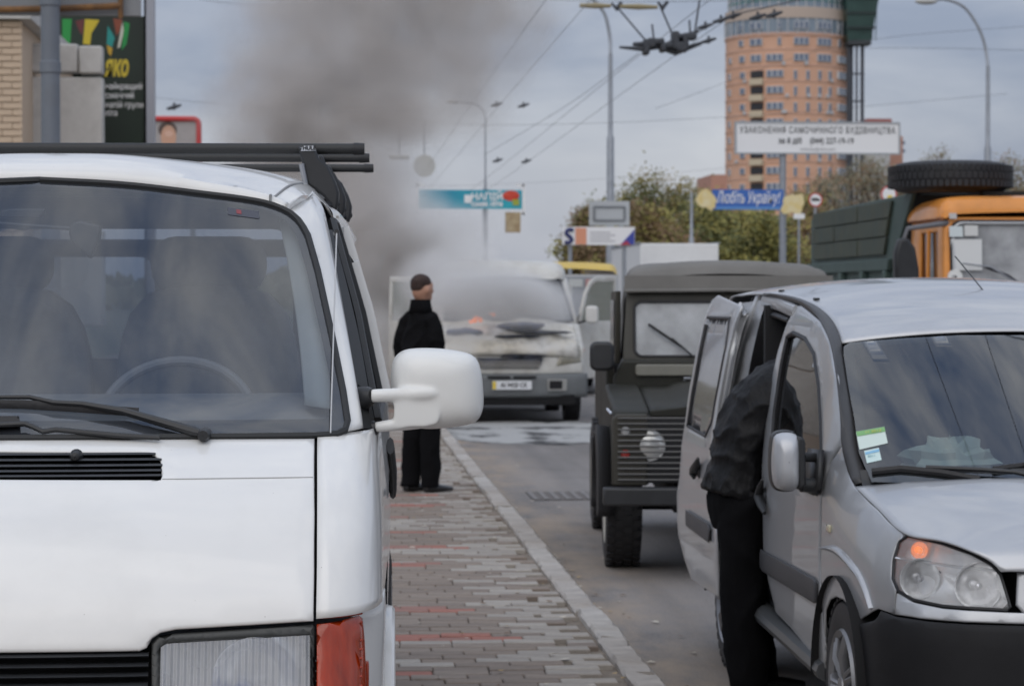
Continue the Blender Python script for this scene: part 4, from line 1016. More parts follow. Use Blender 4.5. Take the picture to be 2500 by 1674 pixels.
    tube('mast', [T(2430, 746, y=1.97), T(2385, 690, y=2.15), T(2332, 626, y=2.36)], .0028, BLKP, ae, n=6)
    # sliding door, slid back and out
    sdr = empty('sliding_door'); sdr.parent = root; OFF = .085
    tp = [(1751, 719), (1735, 733), (1727, 757), (1707, 826), (1690, 905), (1681, 956), (1670, 1041), (1658, 1159), (1651, 1206), (1655, 1306), (1669, 1364), (1688, 1416), (1752, 1458)]
    fr_ = [(1749, 1300), (1738, 1180), (1736, 1097), (1748, 1000), (1766, 900), (1783, 820), (1806, 752), (1808, 745)]
    wn_ = [(1727, 775), (1783, 777), (1772, 850), (1752, 950), (1738, 1030), (1722, 1065), (1678, 1040), (1690, 960), (1708, 860)]
    panel('door_skin', S2(tp + fr_, OFF), FS(OFF), SIL, sdr, holes=[S2(wn_, OFF)], sp=.06, er=.012, thick=.05, edge=.03)
    panel('window_panel', S2(wn_, OFF), FS(OFF - .006), M('blanked window', (.33, .34, .36), .2, metal=.6, coat=.8), sdr, sp=.06, thick=.004)
    wv = S2(wn_, OFF); tube('window_seal', [Vector((Xs(a, b, OFF) + .002, a, b)) for a, b in resamp2(wv, .03)], .008, SEAL, sdr, n=6)
    tube('front_edge', [onS(a + 3, b, OFF - .02) for a, b in reversed(fr_)], [(.012, .026)] * len(fr_), SILD, sdr, n=8)
    rs = S2([(1673, 1243), (1727, 1276), (1732, 1290), (1730, 1325), (1674, 1283)], OFF + .012); panel('rub_strip', rs, FS(OFF + .014), STRIP, sdr, sp=.05, er=.006, thick=.014)
    handle(sdr, [(1716, 1118), (1712, 1132), (1706, 1146), (1704, 1158), (1706, 1166)], OFF)
    tube('latch', [onS(1768, 925, OFF - .04), onS(1774, 905, OFF - .03), onS(1780, 880, OFF - .04)], [.012, .02, .012], BLKP, sdr, n=8)
    # body opening: C pillar edge, header, sill, rear quarter
    pil = [(1862, 723), (1846, 762), (1829, 808), (1812, 870), (1796, 945), (1783, 1030), (1775, 1130), (1772, 1300), (1780, 1450)]
    tube('rear_pillar', [onS(a, b, -.02) for a, b in pil], [(.030, .016)] * len(pil), SILD, root, n=8)
    tube('rear_pillar_seal', [onS(a - 14, b + 4, -.03) for a, b in pil], [(.022, .014)] * len(pil), SEAL, root, n=8)
    hd = [onS(a, b, -.01) for a, b in ((1868, 735), (1905, 744), (1945, 762))]; tube('door_header', hd, [(.02, .03)] * 3, SIL, root, n=8)
    hd = [onS(a, b, -.03) for a, b in ((1868, 766), (1900, 770), (1932, 782))]; tube('header_seal', hd, [(.02, .014)] * 3, SEAL, root, n=8)
    sl_ = [onS(a, b) for a, b in ((1800, 1440), (1846, 1484), (1930, 1558), (2012, 1632))]
    for s in (1, -1): tube('sill', [Vector((s * (p.x + .02), p.y, p.z - .01)) for p in sl_], [(.05, .04)] * 4, M('sill grey', (.12, .125, .13), .4, metal=.4), root, n=10)
    rq = [(3.32, .33), (3.12 + 0, .33), (3.12, 1.5), (3.15, 1.65), (4.2, 1.62), (4.26, .4), (3.82, .33)] + [(3.45 + .36 * math.cos(a), .30 + .36 * math.sin(a)) for a in np.linspace(.1, math.pi - .1, 12)]
    rq = [(3.12, .33), (3.12, 1.5), (3.15, 1.65), (4.2, 1.62), (4.26, .4), (3.82, .33)] + [(3.45 + .36 * math.cos(a), .30 + .36 * math.sin(a)) for a in np.linspace(.1, math.pi - .1, 12)]
    mir(panel('rear_quarter', rq, lambda a, b: Vector((Xs(a, b) + .004, a, b)), SIL, root, sp=.15, thick=0, edge=.06))
    prism('tailgate', [(-.80, .35), (.80, .35), (.80, 1.0), (.69, 1.63), (-.69, 1.63), (-.80, 1.0)], 4.2, 4.26, SIL, root, bevel=.02)
    # far-side middle panel
    panel('far_side_panel', [(2.44, .33), (3.1, .33), (3.1, 1.64), (2.3, 1.64)], lambda a, b: Vector((-Xs(a, b) - .004, a, b)), SIL, root, sp=.2, thick=0)
    # cabin
    box('cabin_floor', (0, 2.4, .33), (1.5, 3.0, .05), INT, root); box('cargo_wall', (0, 3.0, 1.0), (1.45, .04, 1.25), INT, root)
    for x in (-.38, .38):
        st_ = empty('seat'); st_.parent = root
        prism('seat_back', rrect(x - .25, x + .25, .6, 1.22, .1), 2.1, 2.25, INT, st_, bevel=.03); prism('headrest', rrect(x - .13, x + .13, 1.25, 1.43, .06), 2.14, 2.22, INT, st_, bevel=.03)
        prism('seat_cushion', rrect(x - .26, x + .26, .45, .62, .06), 1.6, 2.15, INT, st_, bevel=.03)
    ds = [[Vector((x, yW(x, 1.03) + d, z)) for x in np.linspace(-.7, .7, 11)] for d, z in ((.07, 1.02), (.25, 1.05), (.45, 1.045), (.52, .98), (.52, .5))]
    loft('dashboard', ds, M('dash charcoal', (.025, .026, .03), .8), root, nu=15)
    box("headliner", (0, 2.5, 1.55), (1.1, .9, .02), INT, root)
    cl = empty('crumpled_cloth', org, 0, 'crumpled pale cloth lying on the dashboard of the silver van', 'cloth'); rg = random.Random(3)
    cc = onW(2335, 1128, .16); V, F = [], []
    for i in range(9):
        for j in range(16):
            a = 2 * math.pi * j / 16; t = math.pi / 2 * i / 8; q = 1 + rg.uniform(-.22, .22); V.append((cc.x + .17 * math.cos(t) * math.cos(a) * q, cc.y + .1 + .10 * math.cos(t) * math.sin(a) * q, 1.05 + .11 * math.sin(t) * q))
    for i in range(8):
        for j in range(16): F.append((i * 16 + j, i * 16 + (j + 1) % 16, (i + 1) * 16 + (j + 1) % 16, (i + 1) * 16 + j))
    mk('fabric', V, F, M('pale cloth', (.75, .74, .62), .9), cl, ang=15)
    for k, (px, py, y) in enumerate(((2046, 700, 2.9), (1990, 705, 3.0))):
        p = T(px, py, y=y); lf = empty('fallen_leaf', org + Vector((p.x, p.y, p.z + .004)), k * 1.3, ['yellow leaf on the roof of the silver van', 'small brown-yellow leaf at the roof edge of the silver van'][k], 'leaf')
        mk('blade', [(-.03, 0, 0), (-.01, .018, .012), (.02, .015, .006), (.035, 0, .014), (.015, -.018, .004), (-.012, -.016, .010)], [(0, 1, 2, 3, 4, 5)], LEAF[0] if k else M('leaf yellow', (.62, .40, .10), .8), lf)
    # wheels
    rimm = M('alloy trim', (.30, .30, .31), .38, metal=.6, var=.15)
    for x, s in ((-.735, -1), (.735, 1)):
        for y in (.90, 3.45): wheel(root, x, y, .312, .185, s, rimm, spokes=7)
        for y in (.90, 3.45):
            V, F = lathe_vf([(x - .12, .40), (x + .10, .40)], 24, 'x', (0, y, .30), 0, 180); mk('wheel_housing', V, F, DARK, root)
            V, F = lathe_vf([(x - s * .11, .05), (x - s * .11, .40)], 24, 'x', (0, y, .30), 0, 180); mk('wheel_housing', V, F, DARK, root)
    box('underbody', (0, 2.2, .26), (1.2, 3.6, .1), DARK, root)
    # door mirror on twin arms
    for s in (1, -1):
        mrr = empty('door_mirror'); mrr.parent = root
        out = [(1889, 1085), (1893, 1066), (1905, 1058), (1930, 1056), (1945, 1062), (1949, 1090), (1950, 1140), (1949, 1185), (1943, 1195), (1920, 1198), (1900, 1193), (1890, 1175), (1886, 1130)]
        pts = [T(*q, y=1.20) for q in out]; c = sum(pts, Vector()) / len(pts); rings = []
        for sc, dy in ((.02, -.062), (.4, -.060), (.65, -.052), (.83, -.038), (.94, -.018), (1, .01), (1, .04)):
            rings.append([Vector((s * -1 * -(c.x + (p.x - c.x) * sc), 1.20 + dy, c.z + (p.z - c.z) * sc)) for p in pts])
        V, F = loft_vf(rings, 40, 30, closed=True); mk('housing', V, F, M('mirror silver', (.50, .51, .53), .38, metal=.35, coat=.6), mrr)
        rg = [[Vector((s * (c.x + (p.x - c.x) * sc), 1.20 + dy, c.z + (p.z - c.z) * sc)) for p in pts] for sc, dy in ((1.03, .03), (1.06, .045), (1.05, .085), (.9, .088))]
        loft('shell', rg, BLKP, mrr, nu=36, closed=True, nv=10)
        bx = [T(*q, y=1.2) for q in ((1940, 1062), (1962, 1068), (1966, 1185), (1944, 1196))]
        prism('shell_flank', [(s * p.x, p.z) for p in bx], 1.17, 1.27, BLKP, mrr, bevel=.01)
        for (a, b), r_ in (((1958, 1115), .018), ((1955, 1183), .026)):
            p0 = T(a, b, y=1.22); p1 = onS(2008, b + 2)
            tube('arm', [Vector((s * q.x, q.y, q.z)) for q in (p0, p1 + Vector((-.01, 0, 0)))], [r_, r_ * .95], BLKP, mrr, n=14)
        q = [onS(a, b, .008) for a, b in ((1985, 1095), (2012, 1098), (2008, 1190), (1997, 1210), (1960, 1192))]
        mk('mount', [Vector((s * v.x, v.y, v.z)) for v in q], [tuple(range(5))], BLKP, mrr, thick=.02)
    return root, T
silver, SF = build_silver()
# ------------------------------------------------------------------ dark off-road vehicle
def build_offroad():
    org = Vector((2.45, 14.25, 0)); rzo = -R(4.2); T = Frame(org, rzo)
    root = empty('offroad_vehicle', org, rzo, 'dark olive off-roader with grey canvas top and wire grille behind silver van', 'off-roader')
    OLV = M('dark olive paint', (.017, .017, .012), .55, spec=.35, var=.15, vs=4, dirt=.22, dirtcol=(.075, .066, .05))
    OLF = M('olive frame paint', (.042, .039, .030), .55, coat=0, var=.1)
    CAN = M('grey canvas', (.185, .178, .165), .9, var=.12, vs=2.5, bump=.35, bs=9)
    ARC = M('arch plastic', (.02, .02, .022), .55, bump=.1, bs=120); KH = M('khaki flap', (.20, .195, .165), .6, var=.08)
    GL = glass('flat screen glass', (.72, .76, .76), 1.6, haze=.85, hcol=(.62, .64, .66))  # haze puts reflected brightness into the glass as a pale colour
    box('bumper', (0, -.02, .495), (1.76, .12, .105), M('bumper black', (.025, .026, .028), .45, var=.2), root, bevel=.012)
    # front panel, grille, lamps
    box('front_panel', (0, .16, .78), (1.20, .10, .40), ARC, root, bevel=.01)
    wg = empty('wire_grille'); wg.parent = root
    prism('frame', rrect(-.80, .80, .565, .965, .03), .085, .10, ARC, wg, bevel=.004)
    for i in range(12):
        z = .585 + i * .033; tube('bar', [(-.79, .055, z), (.79, .055, z)], .0055, M('grille bar', (.10, .10, .10), .35, metal=.5), wg, n=6)
    for s in (-1, 1):
        hl = empty('headlight'); hl.parent = root
        lathe('lens', [(-.018, .001), (-.016, .05), (-.006, .082), (.0, .088)], M('round lamp', (.75, .75, .72), .12, metal=.55, coat=1, bump=.35, bs=22), hl, ax='y', c=(s * .60, .083, .785), n=36)
        lathe('rim', [(0, .087), (-.008, .092), (.006, .098)], CHROME, hl, ax='y', c=(s * .60, .083, .785), n=36)
        lathe('side_lamp', [(-.02, .001), (-.018, .02), (0, .034)], M('clear lamp', (.5, .5, .5), .15, metal=.4), root, ax='y', c=(s * .745, .078, .87), n=20)
        lathe('indicator', [(-.02, .001), (-.018, .02), (0, .034)], M('red lamp', (.28, .02, .015), .3, coat=.6), root, ax='y', c=(s * .745, .078, .735), n=20)
        # wings
        prism('wing', [(.10, .55), (.10, .975), (.16, 1.0), (1.50, 1.10), (1.55, .55)], s * .60, s * .815, OLV, root, ax='x', bevel=.02)
        prism('wing_front', [(s * .615, .55), (s * .615, .97), (s * .80, .97), (s * .825, .94), (s * .825, .55)], .07, .12, OLF, root, bevel=.01)
        # flared arch
        V, F = lathe_vf([(s * .80, .44), (s * .895, .455), (s * .905, .40), (s * .80, .385)], 24, 'x', (0, .80, .42), -10, 190); mk('wheel_arch', V, F, ARC, root, thick=.01)
        wheel(root, s * .735, .80, .395, .225, s, M('pale steel rim', (.45, .42, .36), .5, var=.1))
        wheel(root, s * .735, 3.3, .395, .225, s, bpy.data.materials['pale steel rim'])
        box('mud_flap', (s * .88, 1.25, .55), (.06, .03, .45), RUB, root, bevel=.008)
        # wing mirror
        mm = empty('wing_mirror'); mm.parent = root
        p = T(1469, 869, y=1.50); x = p.x if s < 0 else -p.x
        prism('housing', rrect(x - .078, x + .078, p.z - .095, p.z + .095, .045), 1.44, 1.52, BLKP, mm, bevel=.02)
        tube('arm', [(x - s * .07, 1.5, p.z - .03), (s * .74, 1.58, p.z - .12), (s * .70, 1.6, p.z - .22)], .011, BLKP, mm, n=8)
        # door and side
        prism('door', [(1.66, .60), (1.66, 1.22), (2.55, 1.22), (2.55, .60)], s * .74, s * .80, OLV, root, ax='x', bevel=.01)
        prism('door_top', [(1.82, 1.22), (1.74, 1.70), (2.50, 1.70), (2.55, 1.22)], s * .70, s * .735, OLF, root, ax='x', bevel=.008)
        prism('door_window', [(1.92, 1.28), (1.86, 1.64), (2.44, 1.64), (2.48, 1.28)], s * .736, s * .742, BLKG, root, ax='x')
        prism('rear_side', [(2.57, .60), (2.57, 1.22), (3.85, 1.22), (3.85, .60)], s * .74, s * .80, OLV, root, ax='x', bevel=.01)
        tube('wing_handle', [(s * .815, .35, .96), (s * .84, .38, .985), (s * .835, .5, .985), (s * .815, .53, .965)], .008, CHROME, root, n=8)
    # bonnet with raised centre
    bn = [[(x, y, z + dz) for x, dz in ((-.60, -.012), (-.57, 0), (-.42, .004), (-.36, .03), (0, .034), (.36, .03), (.42, .004), (.57, 0), (.60, -.012))] for y, z in ((.085, .975), (.11, 1.0), (.5, 1.03), (1.0, 1.06), (1.5, 1.085))]
    loft('bonnet', bn, OLV, root, nu=33, thick=.01)
    prism('bonnet_nose', [(-.60, .955), (.60, .955), (.60, .992), (.36, 1.02), (-.36, 1.02), (-.60, .992)], .08, .11, OLV, root, bevel=.008)
    # bulkhead and vent flaps
    prism('bulkhead', [(-.755, .6), (-.755, 1.14), (-.70, 1.255), (.70, 1.255), (.755, 1.14), (.755, .6)], 1.52, 1.66, OLV, root, bevel=.02)
    for s in (-1, 1): prism('vent_flap', rrect(s * .36 - .255, s * .36 + .255, 1.150, 1.225, .02), 1.495, 1.53, KH, root, bevel=.008)
    tube('catch', [(-.30, 1.48, 1.115), (-.30, 1.47, 1.135), (-.26, 1.47, 1.135)], .01, STEEL, root, n=8)
    # wind screen frame
    wf = [(-.695, 1.235), (-.665, 1.70), (.665, 1.70), (.695, 1.235)]
    hole = [(a, b) for a, b in rrect(-.615, -.02, 1.275, 1.632, .05)]; hole2 = [(-a, b) for a, b in reversed(hole)]
    FY = lambda o=0: (lambda a, b: Vector((a, 1.60 + (b - 1.24) * .22 + o, b)))
    panel('screen_frame', wf, FY(), OLF, root, holes=[hole, hole2], sp=.2, thick=.04, er=.006)
    for h in (hole, hole2):
        panel('screen_glass', h, FY(.012), GL, root, sp=.2, thick=0)
        tube('screen_seal', [FY(-.002)(a, b) for a, b in resamp2(h, .04)] + [FY(-.002)(*h[0])], .009, RUB, root, n=6)
    for s in (-1, 1):
        w = empty('wiper'); w.parent = root
        p0, p1, p2 = T(1690, 868, y=1.58), T(1640, 825, y=1.60), T(1583, 791, y=1.63)
        if s > 0: p0, p1, p2 = [p + Vector((.62, 0, 0)) for p in (p0, p1, p2)]
        tube('arm', [p0, p1], .007, BLKP, w, n=6); tube('blade', [p1.lerp(p0, .5), p2], [(.006, .01)] * 2, RUB, w, n=6)
    # canvas top
    def sec(y, zt, w, zb): return [Vector((x * w, y, z)) for x, z in ((-1.0, zb), (-1.0, zb + (zt - zb) * .45), (-.97, zb + (zt - zb) * .72), (-.86, zt - .03), (-.5, zt), (0, zt + .012), (.5, zt), (.86, zt - .03), (.97, zb + (zt - zb) * .72), (1.0, zb + (zt - zb) * .45), (1.0, zb))]
    ct = empty('canvas_top'); ct.parent = root
    loft('sheet', [sec(1.66, 1.80, .655, 1.695), sec(1.70, 1.865, .655, 1.70), sec(1.8, 1.885, .655, 1.68), sec(2.3, 1.895, .65, 1.62), sec(2.9, 1.885, .65, 1.25), sec(3.4, 1.86, .60, 1.22), sec(3.6, 1.78, .54, 1.22)], CAN, ct, nu=60, nv=40)
    mk('front_gather', [(-.68, 1.655, 1.695), (.68, 1.655, 1.695), (.68, 1.66, 1.80), (-.68, 1.66, 1.80)], [(0, 1, 2, 3)], CAN, ct)
    tube('hem', [(-.68, 1.645, 1.70), (0, 1.64, 1.705), (.68, 1.645, 1.70)], .012, CAN, ct, n=8)
    prism('rear_curtain', [(-.54, 1.2), (.54, 1.2), (.5, 1.74), (-.5, 1.74)], 3.58, 3.62, CAN, ct)
    box('chassis', (0, 2.0, .48), (.9, 3.6, .2), DARK, root); box('cabin_dark', (0, 2.6, .9), (1.4, 1.9, .6), DARK, root)
    box('axle', (0, .8, .4), (1.3, .1, .1), DARK, root)
    for s in (-.35, .35): prism('seat_back', rrect(s - .22, s + .22, 1.1, 1.5, .08), 2.3, 2.4, M('seat light', (.16, .16, .16), .9), root, bevel=.03)
    return root
offroad = build_offroad()

# ------------------------------------------------------------------ burning van
def build_burning():
    org = Vector((2.34, 32.3, 0)); T = Frame(org, 0)
    root = empty('burning_van', org, 0, 'white minibus on fire with scorched bonnet and both front doors open', 'van')
    WH = M('scorched white', (.62, .61, .57), .45, coat=.2, var=.08, vs=2, dirt=.55, dirtcol=(.22, .17, .12))
    BURN = M('burnt bonnet', (.66, .60, .48), .6, col2=(.76, .75, .72), vs=2.6, dirt=.9, dirtcol=(.10, .085, .075))
    GRY = M('grey bumper', (.15, .16, .165), .6, var=.12, dirt=.4, dirtcol=(.07, .065, .06)); CH = M('char black', (.012, .012, .013), .8, col2=(.06, .07, .10), vs=5)
    GL = glass('sooty glass', (.4, .42, .42), 1.6, haze=.5)
    # bumper with recesses
    rows = [[Vector((x, .02 + .16 * abs(x / 1.02) ** 3.2 + d, z)) for x in np.linspace(-1.02, 1.02, 17)] for d, z in ((.05, .33), (.0, .36), (-.02, .45), (-.02, .60), (.015, .645), (.06, .65))]
    loft('bumper', rows, GRY, root, nu=41, thick=.02)
    for s in (-1, 1):
        box('fog_recess', (s * .60, -.005, .50), (.26, .02, .16), M('recess grey', (.30, .30, .29), .5), root, bevel=.02); box('fog_lamp', (s * .58, -.018, .505), (.17, .02, .11), BLKG, root, bevel=.012)
        box('bumper_slot', (s * .17, -.016, .605), (.30, .02, .03), DARK, root)
    box('lower_valance', (0, .12, .30), (1.7, .12, .14), DARK, root, bevel=.02)
    np_ = empty('number_plate'); np_.parent = root
    box('plate', (.0, -.045, .50), (.52, .012, .115), M('plate white', (.72, .73, .75), .4), np_, bevel=.004)
    box('flag_strip', (-.235, -.053, .50), (.045, .004, .10), M('plate yellow', (.75, .55, .05), .5), np_)
    text('plate_number', 'AI 9420 CK', .085, BLKG, np_, facing(.025, -.053, .50), ext=.001, bold=.0015, sx=.86)
    # nose panel
    rows = [[Vector((x, .06 + .22 * abs(x / 1.0) ** 3 + d, z)) for x in np.linspace(-.98, .98, 17)] for d, z in ((0, .65), (.0, .72), (.02, .80), (.06, .90))]
    loft('nose_panel', rows, WH, root, nu=41, thick=.01)
    gr = empty('radiator_grille'); gr.parent = root
    prism('backing', [(-.42, .72), (.36, .72), (.42, .86), (-.46, .86)], .035, .05, CH, gr)
    for i in range(22):
        x = -.42 + i * .037; tube('slat', [(x, .03, .725), (x, .045, .845)], .009, M('grille grey', (.42, .40, .36), .5, dirt=.5, dirtcol=(.06, .05, .05)), gr, n=6)
    for s in (-1, 1):
        pts = [(s * .60, .75), (s * .66, .91), (s * .93, 1.02), (s * .95, .80)]
        panel('headlight', pts, lambda a, b: Vector((a, .05 + .22 * abs(a) ** 3 + (b - .72) * .25 - .012, b)), M('sooty lamp', (.30, .28, .22), .2, metal=.3, coat=.6, dirt=.5, dirtcol=(.2, .16, .1)), root, sp=.06, er=.02, thick=.02)
        lathe('side_repeater', [(0, .001), (-.01, .02), (0, .03)], M('repeater amber', (.6, .15, .03), .4), root, ax='x', c=(s * 1.0, .45, .95), n=12)
    # bonnet, buckled
    rg = random.Random(5); rows = []
    for k, (y, z) in enumerate(((.07, .89), (.05, .96), (.10, 1.05), (.30, 1.17), (.55, 1.27), (.82, 1.36))):
        rows.append([Vector((x, y + .2 * abs(x) ** 3 * (1 - k * .12) + rg.uniform(-.02, .02), z - .06 * abs(x) ** 2.5 + (rg.uniform(-.025, .03) if k else 0))) for x in np.linspace(-.9, .9, 11)])
    loft('bonnet', rows, BURN, root, nu=41, nv=30, thick=.01)
    # holes and char heaps on bonnet
    def blob(nm, c, sx, sy, sz, mat, seed, n=14):
        r2 = random.Random(seed); V, F = [], []
        for i in range(8):
            for j in range(n):
                a = 2 * math.pi * j / n; t = math.pi * i / 7; q = 1 + r2.uniform(-.3, .3)
                V.append((c[0] + sx * math.sin(t) * math.cos(a) * q, c[1] + sy * math.sin(t) * math.sin(a) * q, c[2] + sz * math.cos(t) * q))
        for i in range(7):
            for j in range(n): F.append((i * n + j, i * n + (j + 1) % n, (i + 1) * n + (j + 1) % n, (i + 1) * n + j))
        return mk(nm, V, F, mat, root, ang=60)
    BLU = M('blistered paint', (.10, .13, .22), .5, var=.5, vs=9)
    blob('char_patch', (.18, .50, 1.27), .32, .16, .05, BLU, 1); blob('char_patch', (-.62, .42, 1.19), .24, .14, .05, BLU, 2); blob('char_patch', (.45, .30, 1.19), .34, .05, .022, CH, 3)
    blob('char_patch', (.10, .22, 1.14), .3, .03, .018, CH, 4); blob('char_patch', (.14, .045, .885), .30, .03, .02, CH, 6)
    # windscreen, pillars, roof
    def yw(x, z): return .86 + (z - 1.36) * .62 + .12 * x * x
    ws = [(-.90, 1.34), (-.84, 1.60), (-.76, 1.86), (-.70, 1.90), (.70, 1.90), (.76, 1.86), (.84, 1.60), (.90, 1.34)]
    panel('windscreen', ws, lambda a, b: Vector((a, yw(a, b), b)), GL, root, sp=.12, thick=0)
    tube('windscreen_seal', [Vector((a, yw(a, b), b)) for a, b in resamp2(ws, .1)] + [Vector((ws[0][0], yw(*ws[0]), ws[0][1]))], .018, CH, root, n=6)
    for s in (-1, 1): loft('pillar', [[Vector((s * a, yw(a, b) - .004, b)) for a, b in ((.90, 1.30), (.84, 1.6), (.76, 1.88))], [Vector((s * (a + .07), yw(a, b) + .06, b)) for a, b in ((.90, 1.30), (.84, 1.6), (.77, 1.92))], [Vector((s * (a + .09), yw(a, b) + .22, b)) for a, b in ((.90, 1.30), (.84, 1.6), (.78, 1.92))]], WH, root, nu=12, nv=8, thick=.01)
    def rsec(y, zt, w, zb): return [Vector((x * w, y, z)) for x, z in ((-1, zb), (-.97, zb + (zt - zb) * .6), (-.85, zt - .03), (-.4, zt), (0, zt + .01), (.4, zt), (.85, zt - .03), (.97, zb + (zt - zb) * .6), (1, zb))]
    loft('roof', [rsec(1.18, 1.93, .76, 1.90), rsec(1.24, 2.05, .80, 1.90), rsec(1.36, 2.13, .83, 1.89), rsec(1.7, 2.165, .88, 1.85), rsec(3.0, 2.17, .92, 1.75), rsec(5.2, 2.15, .92, 1.75)], WH, root, nu=40, nv=30)
    for s in (-1, 1):
        prism('side_panel', [(1.95, .45), (1.95, 1.85), (5.2, 1.85), (5.2, .45)], s * .93, s * .99, WH, root, ax='x', bevel=.02)
        prism('side_window', [(2.2, 1.25), (2.2, 1.72), (5.0, 1.72), (5.0, 1.25)], s * .985, s * .996, BLKG, root, ax='x')
        prism('wing', [(.28, .66), (.30, .98), (.85, 1.30), (1.0, 1.30), (1.0, .66)], s * .88, s * .985, WH, root, ax='x', bevel=.03)
        wheel(root, s * .86, .80, .325, .22, s); wheel(root, s * .86, 3.7, .325, .22, s)
        # open front door, hinged at the A pillar, swung out
        dr = empty('front_door', (s * .985, .95, 0), 0); dr.parent = root; dr.rotation_euler = (0, 0, s * R(-24) if s > 0 else R(30)); dr.rotation_euler.z = R(-26) if s < 0 else R(0)
        # door built along +x (out) for s>0
        out_ = [(0, .55), (0, 1.30), (.05, 1.45), (.16, 1.72), (.30, 1.89), (.42, 1.94), (.95, 1.94), (.98, 1.30), (.98, .55)]
        hole = [(.07, 1.33), (.11, 1.46), (.21, 1.70), (.33, 1.83), (.43, 1.87), (.89, 1.87), (.91, 1.33)]
        pts = [(s * a * .62, b) for a, b in out_]; hl = [(s * a * .62, b) for a, b in hole]
        fn = lambda a, b: Vector((a, abs(a) * 1.15 - .03 * max(0, b - 1.3), b))
        panel('door_skin', pts, fn, WH, dr, holes=[hl], sp=.15, thick=.05, er=.01)
        panel('door_glass', hl, lambda a, b: fn(a, b) + Vector((0, .025, 0)), glass('door glass', (.7, .72, .72), 1.5, haze=.2), dr, sp=.2, thick=0)
        dr.rotation_euler = (0, 0, 0)
        mm = empty('door_mirror'); mm.parent = root
        x = T(1445, 770, y=.9).x if s > 0 else T(1068, 771, y=.9).x
        prism('housing', rrect(x - .085, x + .085, 1.30, 1.54, .05), .84, .94, M('mirror white dirty', (.66, .65, .62), .4), mm, bevel=.03)
        tube('arm', [(x - s * .08, .9, 1.34), (s * .95, .98, 1.30)], .015, BLKP, mm, n=8)
    box('cabin_dark', (0, 2.4, 1.2), (1.7, .1, 1.4), DARK, root); box('chassis', (0, 2.6, .42), (1.6, 4.6, .2), DARK, root); box('dashboard', (0, 1.15, 1.22), (1.7, .3, .2), CH, root)
    prism('rear_panel', [(-.97, .45), (.97, .45), (.92, 2.1), (-.92, 2.1)], 5.18, 5.22, WH, root)
    tube('wiper', [(.1, .84, 1.36), (.35, .86, 1.40), (.62, .9, 1.37)], .012, BLKP, root, n=6)
    # flames
    fm = bpy.data.materials.new('flame'); fm.use_nodes = True; t = fm.node_tree; b = t.nodes['Principled BSDF']
    b.inputs['Base Color'].default_value = (.8, .2, .05, 1); b.inputs['Emission Color'].default_value = (1, .24, .05, 1); b.inputs['Emission Strength'].default_value = .8
    for k, (px, py, h) in enumerate(((1160, 786, .085), (1172, 785, .06), (1150, 788, .05), (1206, 771, .045))):
        p = T(px, py, y=.52); fl = empty('flame', org + p, 0, ['orange flame licking up at the bonnet corner of the burning van', 'small orange flame beside the taller one on the bonnet', 'low orange flame at the outer bonnet edge', 'faint flame below the windscreen of the burning van'][k], 'flame', 'flames on the bonnet')
        rg = random.Random(k); pts = [(rg.uniform(-.02, .02) * i, rg.uniform(-.02, .02) * i, h * i / 4) for i in range(5)]
        tube('tongue', pts, [h * .30, h * .42, h * .32, h * .16, .002], fm, fl, n=8)
    return root
burning = build_burning()

